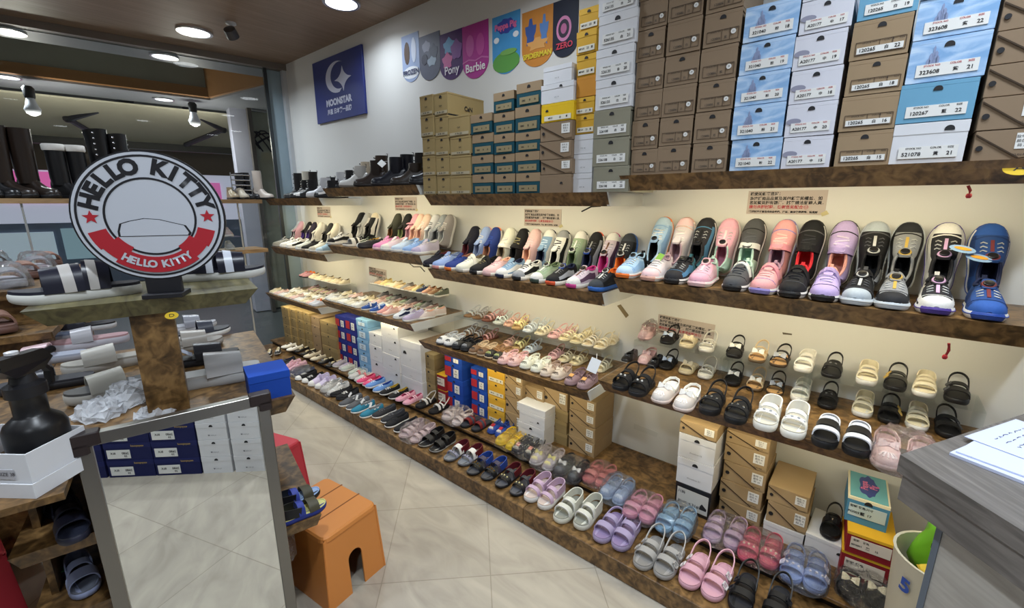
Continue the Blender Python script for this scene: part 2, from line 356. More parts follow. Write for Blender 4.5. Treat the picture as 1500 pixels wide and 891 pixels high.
# ------------------------------------------------------------------ wall shelves
YF = 1.78; YL = 1.68
SEC = {1: (-.895, .45), 2: (-2.19, -.95), 3: (-3.44, -2.27), 4: (-4.56, -3.52)}
TOPZ = {1: 1.612, 2: 1.546, 3: 1.609, 4: 1.538}
MIDZ = {1: 1.170, 2: 1.092, 3: 1.165, 4: 1.082}
LOWZ = {1: .715, 2: .637, 3: .728, 4: .640}
PLACE = {1: 'nearest', 2: 'second', 3: 'third', 4: 'farthest'}
CAPM = mat('#c9cac6', .5, 0, .3, .06, 8)
def shelf(n, lev, z, yf, fh):
    x0, x1 = SEC[n]; d = WY - yf
    o = empty('wall_shelf', (x0, yf, z))
    tag(o, '%s burl-wood wall shelf, %s section from the counter' % ({'top': 'upper', 'mid': 'middle', 'low': 'lower'}[lev], PLACE[n]), 'shelf', 'burl-wood wall shelves')
    W = x1 - x0
    MB().box(.004, W - .004, .012, d, -.022, 0).build('board', BURL, o)
    MB().loft([[(0, 0, 0), (W, 0, 0), (W, .014, 0), (0, .014, 0)], [(.018, .035, -fh), (W, .035, -fh), (W, .049, -fh), (.018, .049, -fh)]]).build('fascia', BURL, o)
    for xa, xb in ((0.002, .014), (W - .012, W + .0015)):
        MB().loft([[(xa, .004, -.001), (xb, .004, -.001), (xb, d, -.001), (xa, d, -.001)], [(xa + (.014 if xa < .1 else 0), .034, -fh + .001), (xb, .034, -fh + .001), (xb, d, -fh + .001), (xa + (.014 if xa < .1 else 0), d, -fh + .001)]]).build('end_panel', CAPM, o)
    return o
def tube_lamp(n, z, y, lev, power):
    x0, x1 = SEC[n]; xm = (x0 + x1) / 2; w = (x1 - x0) * .86
    o = empty('tube_light', (xm, y, z)); tag(o, 'slim tube light hidden under the %s shelf of the %s section' % (lev, PLACE[n]), 'light', 'tube lights under the shelves')
    MB().box(-w / 2, w / 2, -.012, .012, -.008, 0).build('housing', mat('#d5d5d2', .4), o)
    MB().tube([(-w / 2 + .01, 0, -.016), (w / 2 - .01, 0, -.016)], .008, 8).build('tube', emis('#fff3cf', 6), o, True)
    l = bpy.data.lights.new('tube', 'AREA'); l.shape = 'RECTANGLE'; l.size = w; l.size_y = .03; l.energy = power; l.color = (1., .87, .56)
    lo = bpy.data.objects.new('tube', l); COL.objects.link(lo); lo.location = (xm, y, z - .028); lo.rotation_euler = (math.radians(28), 0, 0)
for n in (1, 2, 3, 4):
    shelf(n, 'top', TOPZ[n], YF, .062); shelf(n, 'mid', MIDZ[n], YF, .066); shelf(n, 'low', LOWZ[n], YL, .058)
    k = 1.0 if n == 1 else .9
    tube_lamp(n, TOPZ[n] - .024, YF + .075, 'upper', 8.6 * k); tube_lamp(n, MIDZ[n] - .024, YF + .075, 'middle', 7.4 * k); tube_lamp(n, LOWZ[n] - .024, YL + .08, 'lower', 5.0 * k)
# floor platform with its raised rear tier
PX0, PX1 = -4.66, .17; PYF = 1.42; ZP = .087; ZT = .13; YT = 1.695
pl = empty('floor_platform', (0, 0, 0)); tag(pl, 'long low burl-wood platform along the foot of the right wall', 'platform')
MB().box(PX0, PX1, PYF + .01, WY, .0, ZP - .004).build('core', BURL, pl)
cuts = [PX0, -3.3, -2.62, -1.12, PX1]
for a, b in zip(cuts, cuts[1:]):
    MB().box(a + .001, b - .001, PYF, PYF + .30, .002, ZP, .004).build('front_board', BURL, pl)
MB().box(PX0, PX1, YT + .012, WY, ZT - .016, ZT, .003).build('rear_tier', BURL, pl)
MB().box(PX0, PX1, YT + .03, YT + .05, ZP - .003, ZT - .016).build('riser', mat('#1c120b', .7), pl)  # near-black colour paints in the shade of the gap under the tier
struct('baseboard_right', MB().box(PX0, PX1, WY - .012, WY, ZT, ZT + .002), BURL)
# ================================================================== shoes (unit length, toe towards -y, scaled by L when built)
def interp(tab, x):
    if x <= tab[0][0]: return tab[0][1]
    for i in range(len(tab) - 1):
        if x <= tab[i + 1][0]:
            x0, y0 = tab[i]; x1, y1 = tab[i + 1]; t = (x - x0) / (x1 - x0)
            m0 = (y1 - tab[i - 1][1]) / (x1 - tab[i - 1][0]) if i > 0 else (y1 - y0) / (x1 - x0)
            m1 = (tab[i + 2][1] - y0) / (tab[i + 2][0] - x0) if i + 2 < len(tab) else (y1 - y0) / (x1 - x0)
            h = x1 - x0; t2, t3 = t * t, t * t * t
            return (2 * t3 - 3 * t2 + 1) * y0 + (t3 - 2 * t2 + t) * h * m0 + (-2 * t3 + 3 * t2) * y1 + (t3 - t2) * h * m1
    return tab[-1][1]
HW = [(-.5, .03), (-.485, .075), (-.45, .118), (-.38, .158), (-.28, .186), (-.18, .19), (-.05, .176), (.08, .158), (.2, .148), (.32, .15), (.42, .132), (.47, .095), (.5, .04)]
def hw(y, f=1.): return max(.012, interp(HW, y)) * f
def outline(f=1., grow=0., n=17):
    ys = [-.5 + (1 - math.cos(PI * i / (n - 1))) / 2 for i in range(n)]
    Lf = [(-hw(y, f), y) for y in ys]; Rt = [(hw(y, f), y) for y in reversed(ys)]
    p = Lf + Rt
    if grow:
        q = []
        for i in range(len(p)):
            a = Vector(p[i - 1]); b = Vector(p[(i + 1) % len(p)]); t = (b - a); nrm = Vector((-t.y, t.x))
            if nrm.length > 1e-6: nrm.normalize()
            q.append((p[i][0] + nrm.x * grow, p[i][1] + nrm.y * grow))
        return q
    return p
def spring(y): return .035 * max(0, (-y - .3) / .2) ** 1.6
def soles(mk, zs, f=1., m=None, tip=None, heelup=0., flare=.012, tread=None):
    """mk(name, MB, material); layered sole with toe spring. tip = bumper colour"""
    lv = [(.0, -.014), (.018, .0), (zs * .5, flare), (zs * .85, flare * .7), (zs, -.004)]
    rings = []
    for z, g in lv:
        rings.append([(x, y, z + spring(y) * (1 - z / zs * .4)) for x, y in outline(f, g)])
    a = MB(); a.loft(rings)
    if tip is None: return mk('sole', a, m, 1)
    g = {0: [], 1: []}
    for fc in a.f: g[int(sum(a.v[i][1] for i in fc) / len(fc) < -.40 and len(fc) == 4)].append(fc)
    for k, (nm, mm) in enumerate((('sole', m), ('toe_bumper', tip))):
        b = MB(); used = {}
        for fc in g[k]:
            for i in fc:
                if i not in used: used[i] = len(b.v); b.v.append(a.v[i])
            b.f.append(tuple(used[i] for i in fc))
        mk(nm, b, mm, 1)
SH = dict(
    sneaker=[(-.5, .02), (-.485, .07), (-.45, .11), (-.38, .14), (-.28, .165), (-.18, .198), (-.1, .235), (-.03, .268), (.05, .295), (.12, .285), (.2, .262), (.27, .262), (.34, .285), (.42, .32), (.47, .315), (.5, .2)],
    low=[(-.5, .02), (-.485, .06), (-.45, .09), (-.38, .115), (-.28, .13), (-.18, .15), (-.1, .175), (-.03, .18), (.05, .165), (.14, .155), (.24, .16), (.34, .185), (.42, .21), (.47, .21), (.5, .13)],
    clog=[(-.5, .02), (-.485, .07), (-.45, .11), (-.38, .15), (-.28, .18), (-.18, .2), (-.1, .19), (-.03, .13), (.05, .10), (.14, .10), (.24, .11), (.34, .13), (.42, .15), (.47, .15), (.5, .1)],
    boot=[(-.5, .02), (-.485, .08), (-.45, .13), (-.38, .165), (-.28, .185), (-.18, .21), (-.1, .26), (-.03, .32), (.05, .40), (.14, .44), (.24, .45), (.34, .45), (.42, .44), (.47, .40), (.5, .28)])
def upgrid(kind, zs, f=1., open0=-.02, hs=1., res=1):
    """returns (verts, faces with tags). tags: cap, vamp, side, counter, lining"""
    T = SH[kind]; m = 15
    if res == 2: ys = [-.5, -.492, -.475, -.45, -.415, -.37, -.32, -.27, -.21, -.16, -.11, -.06, -.02, .02, .07, .13, .19, .25, .31, .37, .42, .455, .485, .5]
    else: ys = [-.5, -.488, -.455, -.39, -.3, -.2, -.11, -.03, .02, .1, .2, .3, .4, .455, .485, .5]
    V = []; F = []; isopen = []
    for y in ys:
        w = hw(y, f) * .985; H = interp(T, y) * hs; zb = zs + spring(y) * .6 - .012; op = open0 <= y <= .425; isopen.append(op)
        sec = []
        if op:
            tm = min(1, max(0, (y - open0) / (.43 - open0))); cw = w * ((.40 + .27 * math.sin(PI * min(1, tm * 1.1)) ** .6) if kind not in ('clog',) else .86)
            for k in range(5):
                t = k / 4
                sec.append((-(w + (cw - w) * t ** 1.6 + .012 * math.sin(PI * t)), zb + H * t))
            lt = min(.02, cw * .2)
            sec.append((-(cw - lt), zb + H - .004)); sec.append((-(cw - lt * .7), zb + .05 if H > .12 else zb + H * .5)); sec.append((0, zb + .035 if H > .12 else zb + H * .4))
            sec += [(-x, z) for x, z in reversed(sec[:7])]
        else:
            for k in range(m):
                a = PI * k / (m - 1); c, s_ = math.cos(a), math.sin(a)
                pw = .8 if y < .43 else .55
                sec.append((-w * math.copysign(abs(c) ** pw, c), zb + H * max(s_, 0) ** (.85 if y < .43 else .5)))
        V.append([(x, y, z) for x, z in sec])
    for j in range(len(ys) - 1):
        ym = (ys[j] + ys[j + 1]) / 2
        for k in range(m - 1):
            o = (isopen[j] or isopen[j + 1])
            if o and 5 <= k <= 8 or (isopen[j] and isopen[j + 1] and k in (4, 9)): tg = 'lining'
            elif ym < -.3: tg = 'cap'
            elif ym > .27: tg = 'counter'
            elif k in (1, 2, 11, 12): tg = 'side'
            else: tg = 'vamp'
            F.append(((j * m + k, j * m + k + 1, (j + 1) * m + k + 1, (j + 1) * m + k), tg))
    flat = [p for r in V for p in r]
    return flat, F
def ridge(kind, zs, y, x, f=1., hs=1.):
    w = hw(y, f) * .985; H = interp(SH[kind], y) * hs; zb = zs + spring(y) * .6 - .012
    c = min(1., abs(x) / w) ** (1 / .8); return zb + H * max(0, math.sqrt(max(0, 1 - c * c))) ** .85
def collar(mk, V, op, res, m):
    n = 15; lf = []; rt = []
    for j in range(len(V) // n):
        y = V[j * n][1]
        if op - .001 <= y <= .425: lf.append(Vector(V[j * n + 4])); rt.append(Vector(V[j * n + 10]))
    if len(lf) < 3: return
    e = (lf[-1] + rt[-1]) / 2 + Vector((0, .035, .012)); k = lf[-1]; q = rt[-1]
    pts = lf + [Vector((k.x * .75, k.y + .028, k.z + .008)), e, Vector((q.x * .75, q.y + .028, q.z + .008))] + rt[::-1]
    mk('collar', MB().tube([p + Vector((p.x * .06, 0, -.004)) for p in pts], .017, 6), m, 2)
def split(mk, V, F, cols, name='upper', lin=None, sub=0):
    """cols: tag -> colour material; parts named by tag; first colour is the main upper"""
    main = cols['vamp']; groups = {}
    for fc, tg in F:
        if tg == 'lining': key = ('lining', lin)
        else:
            c = cols.get(tg, main); key = (name, main) if c is main else ({'cap': 'toe_cap', 'counter': 'heel_counter', 'side': 'side_panel'}[tg], c)
        groups.setdefault(key, []).append(fc)
    for (nm, m), fs in groups.items():
        b = MB(); used = {}
        for fc in fs:
            g = []
            for i in fc:
                if i not in used: used[i] = len(b.v); b.v.append(V[i])
                g.append(used[i])
            b.f.append(tuple(g))
        mk(nm, b, m, 1)
class Maker:
    def __init__(s, root, L): s.root = root; s.L = L
    def __call__(s, nm, mb, m, smooth=0, parent=None):
        mb.xf(Matrix.Scale(s.L, 4)); return mb.build(nm, m, parent or s.root, smooth)
def arc(zs, y0, y1, h, hwid, n=13, p=.75, lo=0.):
    """path over the foot from left to right"""
    out = []
    for i in range(n):
        a = PI * i / (n - 1); c, s_ = math.cos(a), math.sin(a)
        out.append((-hwid * math.copysign(abs(c) ** .8, c), y0 + (y1 - y0) * i / (n - 1), zs + lo + h * max(0, s_) ** p))
    return out
def laces(mk, kind, zs, f, m, hs=1., y0=-.22, y1=-.04, n=4):
    b = MB()
    for i in range(n):
        y = y0 + (y1 - y0) * i / (n - 1); wd = .075 + .012 * i
        pts = [(x * wd, y + .014 * (x if i % 2 else -x), ridge(kind, zs, y, x * wd, f, hs) + .008) for x in (-1, -.5, 0, .5, 1)]
        b.ribbon(pts, (0, 1, 0), .022, .012)
    mk('laces', b, m)
def bow(mk, p, s, m, parent=None, knot=None, nm='bow', up=.5):
    b = MB(); nrm = Vector((0, -math.cos(up), math.sin(up)))
    for sg in (-1, 1):
        o = Vector(p); tip = o + Vector((sg * s, 0, 0)); u = Vector((0, math.sin(up), math.cos(up)))
        b.loft([[o + u * s * .12 + nrm * .01, o - u * s * .12 + nrm * .01, o - u * s * .12 - nrm * .005, o + u * s * .12 - nrm * .005],
                [o + Vector((sg * s * .6, 0, 0)) + u * s * .48 + nrm * s * .3, o + Vector((sg * s * .6, 0, 0)) - u * s * .48 + nrm * s * .3, o + Vector((sg * s * .6, 0, 0)) - u * s * .48, o + Vector((sg * s * .6, 0, 0)) + u * s * .48],
                [tip + u * s * .55 + nrm * s * .1, tip - u * s * .5 + nrm * s * .1, tip - u * s * .5, tip + u * s * .55]])
    w = mk(nm, b, m, 0, parent)
    mk('knot', MB().ball(p, s * .2, (1, .9, 1.2), 8), knot or m, 1, parent)
def flower(mk, p, s, m, cm=None, n=5, up=.7, nm='flower'):
    b = MB(); u = Vector((0, math.sin(up), math.cos(up))); x = Vector((1, 0, 0))
    for k in range(n):
        a = 2 * PI * k / n; c = Vector(p) + (x * math.cos(a) + u * math.sin(a)) * s * .55
        b.ball(c, s * .42, (1, .6, 1), 8)
    mk(nm, b, m, 1)
    if cm: mk('flower_centre', MB().ball(p, s * .28, (1, 1, 1), 8).xf(Matrix.Translation((0, -.012, .012))), cm, 1)

def sneaker(mk, up='W', sole='W', lin='K', lace=None, tip=None, cap=None, side=None, ctr=None, strap=None, dial=None, tong=None, zs=.10, f=1., shape='sneaker', hs=1., res=1, fin=fabric, bowc=None, tag_=None, patch=None, op=.05):
    soles(mk, zs, f, rubber(sole), rubber(tip) if tip else None)
    V, F = upgrid(shape, zs, f, op, hs, res)
    if shape == 'low' and op == .05: op = -.02
    V, F = upgrid(shape, zs, f, op, hs, res)
    if shape == 'sneaker' or res == 2: collar(mk, V, op, res, fabric(ctr or lin if lin not in ('K', 'DK') else up))
    cols = {'vamp': fin(up)}
    for k, c in (('cap', cap), ('side', side), ('counter', ctr)):
        if c: cols[k] = fin(c)
    split(mk, V, F, cols, 'upper', fabric(lin))
    if shape == 'sneaker' and tong != 0:
        zt = ridge(shape, zs, -.02, 0, f, hs)
        mk('tongue', MB().ribbon([(0, -.06, zt - .012), (0, .0, zt + .02), (0, .045, zt + .05), (0, .075, zt + .082), (0, .082, zt + .098)], (1, 0, 0), [.11, .13, .135, .12, .08], .03), fin(tong or up), 1)
    if lace: laces(mk, shape, zs, f, fabric(lace), hs, -.20, .0 if shape == 'sneaker' else -.05)
    if strap:
        y = .03; pts = [(x * hw(y, f) * .97, y + .02 - .03 * abs(x), ridge(shape, zs, y - .02, x * hw(y, f) * .97, f, hs) + .012 + .05 * (1 - x * x)) for x in (-1, -.85, -.6, -.3, 0, .3, .6, .85, 1)]
        mk('strap', MB().ribbon(pts, (0, 1, .45), .10, .018), fin(strap), 1)
    if dial:
        z = ridge(shape, zs, -.01, 0, f, hs); q = Matrix.Translation((0, .012, z + .035)) @ Matrix.Rotation(math.radians(34), 4, 'X')
        mk('dial_base', MB().lathe([(.062, -.03), (.074, .0), (.068, .014)], 18).xf(q), rubber(dial), 1)
        mk('dial', MB().lathe([(.052, .014), (.052, .032), (.044, .038), (.02, .034)], 18).xf(q), leather('K'), 1)
        mk('centre_strip', MB().ribbon([(0, y, ridge(shape, zs, y, 0, f, hs) + .006) for y in (-.24, -.19, -.14, -.09, -.05)], (1, 0, 0), .035, .008), fin(dial))
        b = MB()
        for sg in (-1, 1):
            for yy in (-.21, -.15, -.09):
                b.tube([(sg * .045, yy + .02, ridge(shape, zs, yy + .02, .045, f, hs) + .006), (sg * .085, yy + .0, ridge(shape, zs, yy, .085, f, hs) + .012), (sg * .105, yy + .015, ridge(shape, zs, yy + .015, .105, f, hs) + .004)], .0075, 5)
        mk('laces', b, leather('DG' if up == 'K' else 'LG'))
    if bowc: bow(mk, (0, -.12, ridge(shape, zs, -.12, 0, f, hs) + .03), .11, fin(bowc))
    if patch: mk('toe_patch', MB().ball((0, -.3, ridge(shape, zs, -.3, 0, f, hs) - .005), .065, (1, 1, .35), 10), rubber(patch), 1)
    if res == 2:
        mk('pull_tab', MB().ribbon([(0, .475, zs + .24), (0, .512, zs + .30), (0, .505, zs + .36), (0, .455, zs + .36), (0, .44, zs + .31)], (1, 0, 0), .05, .012), fin(ctr or lin if lin != up else 'DG'))
        b = MB(); b.ribbon([(x * hw(-.30, f) * .97, -.30 + .05 * x * x, ridge(shape, zs, -.30 + .05 * x * x, x * hw(-.3, f) * .97, f, hs) + .003) for x in (-1, -.8, -.5, -.2, .2, .5, .8, 1)], (0, 1, 0), .016, .006)
        mk('toe_seam', b, fin(side or tip or 'DG' if (side or tip) != up else 'DG'))
        b = MB(); b.tube([(x, y, zs * .62 + spring(y) * .7) for x, y in outline(f, .0125)], .007, 5, True); mk('sole_line', b, rubber(tip or 'LG'), 2)
    if tag_: mk('price_tag', MB().box(-.06, .06, -.003, .003, -.1, .1).xf(Matrix.Translation((.02, -.02, zs + .30)) @ Matrix.Rotation(math.radians(-35), 4, 'X') @ Matrix.Rotation(.3, 4, 'Y')), card(tag_))
def skate(mk, **k):
    d = dict(shape='low', zs=.075, tong=0); d.update(k); sneaker(mk, **d)
def slipon(mk, up='TL', sole='W', lin='G', stitch='W', tag_=None, lace=None, elastic=None):
    sneaker(mk, up=up, sole=sole, lin=lin, shape='low', zs=.08, hs=1.02, op=-.09, f=.95, tag_=tag_, lace=lace)
    if stitch:
        b = MB()
        for sg in (-1, 1):
            for y in (.06, .2): b.box(sg * hw(y, .95) * .8 - .012, sg * hw(y, .95) * .8 + .012, y - .04, y + .04, .205, .222)
        mk('side_lacing', b, fabric(stitch))
def maryjane(mk, up='K', sole='K', lin='CR', strap=None, bowc=None, fin=leather, wide=.06, zs=.06, buckle=None, double=False):
    soles(mk, zs, .96, rubber(sole), flare=.004)
    V, F = upgrid('low', zs, .96, -.16, .82); split(mk, V, F, {'vamp': fin(up)}, 'upper', fabric(lin))
    for y in ((.02, .12) if double else (.04,)):
        mk('strap', MB().ribbon(arc(zs, y - .02, y + .02, .16, hw(y) * .97), (0, 1, 0), wide, .014), fin(strap or up))
    if bowc: bow(mk, (0, -.24, zs + .12), .1, fin(bowc), knot=metal('#d8d8da'))
    if buckle: mk('buckle', MB().box(hw(.04) * .75, hw(.04) * .75 + .05, -.0, .07, zs + .09, zs + .12), metal(buckle))
def sandal(mk, c='P', bed=None, sole=None, zs=.12, straps=((-.2, .15, .085), (.05, .17, .075)), heel='loop', bk=None, fin=rubber, f=1.02, bowc=None, fl=None, tagc=None, trim=None, dec=None, decc='GD', lipc=None, scol=None, ear=None, tag_=None):
    """straps: (y, height, width)"""
    sole = sole or c; bed = bed or c
    soles(mk, zs, f, rubber(sole), flare=.01)
    rim = [[(x, y, zs + spring(y) * .6 + dz) for x, y in outline(f, g)] for g, dz in ((-.004, -.006), (-.004, .018), (-.022, .02), (-.03, .004))]
    b = MB(); b.loft(rim, cap=False); b.f.append(tuple(range(len(b.v) - 34, len(b.v)))); mk('footbed', b, rubber(bed), 1)
    for i, (y, h, w) in enumerate(straps):
        col = scol[i] if scol else c
        s = mk('strap', MB().ribbon(arc(zs, y, y + .03, h, hw(y, f) * .99), (0, 1, .15), w, .022), fin(col), 1)
        if trim: mk('strap_trim', MB().ribbon(arc(zs, y - w * .45, y + .03 - w * .45, h + .004, hw(y, f) * 1.0), (0, 1, .15), .018, .026), fin(trim), 0, s)
        if bk:
            x = -hw(y, f) * .86
            q = Matrix.Translation((x * 1.03, y + .02, zs + h * .65 + .018)) @ Matrix.Rotation(math.radians(-52), 4, 'Y')
            bb = MB(); bb.box(-.06, .06, -.06, -.042, 0, .02); bb.box(-.06, .06, .042, .06, 0, .02); bb.box(-.06, -.042, -.06, .06, 0, .02); bb.box(.042, .06, -.06, .06, 0, .02); bb.box(-.05, .05, -.006, .006, 0, .012)
            mk('buckle', bb.xf(q), leather('#e2dcdc') if bk == 1 else rubber(bk), 0, s)
    if heel:
        y0 = straps[-1][0] + .02; w0 = hw(y0, f)
        if heel == 'loop': pth = [(-w0, y0, zs + .06), (-w0 * .98, .22, zs + .15), (-w0 * .9, .38, zs + .26), (-w0 * .45, .5, zs + .31), (0, .53, zs + .32)]; w = .045
        elif heel == 'high': pth = [(-w0, y0, zs + .1), (-w0 * .95, .25, zs + .13), (-w0 * .85, .4, zs + .15), (-w0 * .45, .49, zs + .16), (0, .51, zs + .16)]; w = .22
        else: pth = [(-w0, y0, zs + .08), (-w0 * .98, .25, zs + .10), (-w0 * .9, .4, zs + .13), (-w0 * .45, .49, zs + .15), (0, .51, zs + .15)]; w = .05
        pth = pth + [(-x, y, z) for x, y, z in reversed(pth[:-1])]
        # smooth
        q = []
        for i in range(len(pth) - 1):
            a, b_ = Vector(pth[i]), Vector(pth[i + 1]); q += [a, (a + b_) / 2]
        q.append(Vector(pth[-1])); q = [q[0]] + [(q[i - 1] + q[i] * 2 + q[i + 1]) / 4 for i in range(1, len(q) - 1)] + [q[-1]]
        mk('heel_strap', MB().ribbon(q, (0, -.2, 1), w, .02), fin(scol[-1] if scol else c), 1)
    y, h, w = straps[0]
    if bowc: bow(mk, (0, y + .01, zs + h + .02), .14, fabric(bowc), knot=metal('#d9d4c0'), up=.75)
    if fl: flower(mk, (0, y, zs + h + .03), .1, leather(fl[0]), leather(fl[1]) if len(fl) > 1 else None)
    if dec:
        b = MB()
        for k in range(dec):
            a = (k - (dec - 1) / 2) * .6; b.ball((math.sin(a) * hw(y, f) * .9, y + .02, zs + h * math.cos(a) ** .75 + .02), .028, (1, 1, 1), 6)
        mk('ornament', b, metal(PAL.get(decc, decc), .2) if decc in ('GD', 'S') else leather(decc), 1)
    if tag_: mk('price_tag', MB().box(-.06, .06, -.003, .003, -.09, .09).xf(Matrix.Translation((.14, .1, zs + .12)) @ Matrix.Rotation(math.radians(-40), 4, 'X')), card(tag_))
PAL['GD'] = '#d8b45a'; PAL['S'] = '#c9ccd2'
def cage(mk, c='P', sole=None, zs=.09, slot='K', bowc=None, patch=None, dot=None, f=1.04, strap=None, ank=True):
    soles(mk, zs, f, rubber(sole or c), flare=.012)
    V, F = upgrid('clog', zs, f, -.10, 1.05); split(mk, V, F, {'vamp': rubber(c)}, 'upper', rubber(strap or c))
    b = MB()
    for k in range(5):
        a = (k - 2) * .42; x0, x1 = math.sin(a) * .06, math.sin(a) * .15; y0, y1 = -.3 - math.cos(a) * .02, -.3 - math.cos(a) * .135
        z0, z1 = ridge('clog', zs, y0, x0, f, 1.05), ridge('clog', zs, y1, x1, f, 1.05)
        b.ribbon([(x0, y0, z0 + .002), ((x0 + x1) / 2, (y0 + y1) / 2, ridge('clog', zs, (y0 + y1) / 2, (x0 + x1) / 2, f, 1.05) + .004), (x1, y1, z1 + .003)], (math.cos(a), math.sin(a), 0), .026, .01)
    mk('slots', b, rubber(slot))
    if ank:
        w0 = hw(.05, f)
        mk('ankle_strap', MB().ribbon(arc(zs, .0, .05, .23, w0 * .97), (0, 1, 0), .05, .018), rubber(strap or c), 1)
        pth = [(-w0, .1, zs + .08), (-w0 * .95, .3, zs + .16), (-w0 * .6, .46, zs + .2), (0, .51, zs + .21), (w0 * .6, .46, zs + .2), (w0 * .95, .3, zs + .16), (w0, .1, zs + .08)]
        mk('heel_strap', MB().ribbon(pth, (0, 0, 1), .06, .018), rubber(strap or c), 1)
    if bowc: bow(mk, (0, -.13, zs + .22), .13, rubber(bowc), up=.7)
    if patch: mk('toe_patch', MB().box(-.07, .07, -.07, .07, 0, .02, .008).xf(Matrix.Translation((0, -.24, zs + .195)) @ Matrix.Rotation(.35, 4, 'X')), rubber(patch))
def slide(mk, c='K', sole='W', bed=None, band=None, zs=.09, w=.3, h=.2, f=.95, y=-.1, tag_=None, band2=None, two=False):
    soles(mk, zs, f, rubber(sole), flare=.006)
    mk('footbed', MB().loft([[(x, yy, zs - .004 + spring(yy) * .6) for x, yy in outline(f, -.004)], [(x, yy, zs + .03 + spring(yy) * .6) for x, yy in outline(f, -.008)]]), rubber(bed or c), 1)
    mk('strap', MB().ribbon(arc(zs, y, y + .02, h, hw(y, f) * 1.0), (0, 1, .12), w, .03), leather(band or c), 1)
    if band2: mk('strap_accent', MB().ribbon(arc(zs, y + .02, y + .06, h + .012, hw(y, f) * 1.01), (0, 1, .12), w * .3, .03), leather(band2), 1)
    if two: mk('strap', MB().ribbon(arc(zs, y + .30, y + .26, h + .03, hw(y + .28, f) * 1.0), (0, 1, -.12), w * .7, .03), leather(band or c), 1)
    if two and band2: mk('strap_accent', MB().ribbon(arc(zs, y + .24, y + .24, h + .042, hw(y + .25, f) * 1.01), (0, 1, -.12), w * .25, .03), leather(band2), 1)
    if tag_: mk('price_tag', MB().box(-.09, .09, -.003, .003, -.11, .11).xf(Matrix.Translation((.0, .2, zs + .13)) @ Matrix.Rotation(math.radians(-55), 4, 'X')), card(tag_))
def boot(mk, up='K', sole='K', lin='DK', H=.8, lace=None, fin=leather, rx=.14, ry=.2, top=0., cuff=None, zip_=None, buckle=None, tab='K', cap=None, side=None, studs=0, slant=0.):
    zs = .09; soles(mk, zs, .95, rubber(sole), flare=.006)
    V, F = upgrid('boot', zs, .92, 9); c = {'vamp': fin(up)}
    if cap: c['cap'] = fin(cap)
    if side: c['side'] = fin(side)
    split(mk, V, F, c, 'upper', fabric(lin))
    yc = .22; prof = [(.36, .95, .0), (.45, .98, .0), (.55, 1.0, .01), (H * .8 + .1, 1.0 + top * .6, .01), (H, 1.0 + top, .02)]
    prof = [p for p in prof if p[0] <= H]
    def ring(z, k, dy, r=0): return [((rx * k - r) * math.cos(2 * PI * i / 20), yc + dy + (ry * k - r) * math.sin(2 * PI * i / 20), z + slant * -math.sin(2 * PI * i / 20) * (.04 if z >= H - .01 else 0)) for i in range(20)]
    sh = MB(); sh.loft([ring(z, k, dy) for z, k, dy in prof] + [ring(H + .002, prof[-1][1], prof[-1][2], .022)], cap=False)
    mk('shaft', sh, fin(up), 1)
    mk('lining', MB().loft([ring(H + .002, prof[-1][1], prof[-1][2], .022), ring(H - .2, prof[-1][1], .01, .03)], cap=False).add(ring(H - .2, prof[-1][1], .01, .03), [tuple(range(20))]), fabric(lin), 1)
    if cuff: mk('cuff', MB().loft([ring(H - .17, prof[-1][1] + .08, .02), ring(H - .14, prof[-1][1] + .17, .02), ring(H - .02, prof[-1][1] + .17, .02), ring(H + .006, prof[-1][1] + .06, .02), ring(H + .004, prof[-1][1], .02, .02)], cap=False), fabric(cuff), 1)
    if lace:
        b = MB(); n = 5
        for i in range(n):
            t = i / (n - 1); z = .30 + t * (H - .38); y = -.12 + min(1, t * 2.2) * .125
            b.ribbon([(-.07, y + .02, z - .01 + (i % 2) * .03), (0, y - .012, z + .012), (.07, y + .02, z + .02 - (i % 2) * .03)], (0, .3, 1), .028, .014)
        mk('laces', b, fabric(lace))
    if tab: mk('pull_tab', MB().ribbon([(0, yc + ry + .01, H - .06), (0, yc + ry + .02, H + .06), (0, yc + ry - .02, H + .06)], (1, 0, 0), .06, .012), fabric(tab))
    if buckle:
        mk('ankle_strap', MB().loft([ring(.42, 1.06, .0), ring(.48, 1.06, .0)], cap=False), leather(up), 1)
        bb = MB(); x = rx * 1.08; bb.box(-x - .015, -x + .005, yc - .06, yc + .04, .41, .425); bb.box(-x - .015, -x + .005, yc - .06, yc + .04, .475, .49); bb.box(-x - .015, -x + .005, yc - .06, yc - .045, .41, .49); bb.box(-x - .015, -x + .005, yc + .025, yc + .04, .41, .49)
        mk('buckle', bb, metal(buckle))
    if studs:
        b = MB()
        for k in range(studs):
            z = H - .08 - k * .14
            b.ball((rx * prof[-1][1] * .8, yc - ry * .62, z), .025, (1, 1, 1), 6); b.ball((-rx * prof[-1][1] * .8, yc - ry * .62, z), .025, (1, 1, 1), 6)
        mk('studs', b, metal('#d9dadd'), 1)
KINDF = dict(sneaker=sneaker, skate=skate, slipon=slipon, maryjane=maryjane, sandal=sandal, cage=cage, slide=slide, boot=boot)
CATS = dict(sneaker='shoe', skate='shoe', slipon='shoe', maryjane='shoe', sandal='sandal', cage='sandal', slide='slipper', boot='boot')
NAMES = dict(sneaker='sneaker', skate='skate_shoe', slipon='slip_on_shoe', maryjane='mary_jane_shoe', sandal='sandal', cage='closed_toe_sandal', slide='slide_slipper', boot='boot')
PROTO = {}
def proto(kind, L, **k):
    key = (kind, round(L, 4), tuple(sorted((a, str(b)) for a, b in k.items())))
    if key in PROTO: return copy_tree(PROTO[key])
    r = empty(NAMES[kind]); KINDF[kind](Maker(r, L), **k); PROTO[key] = r; return r
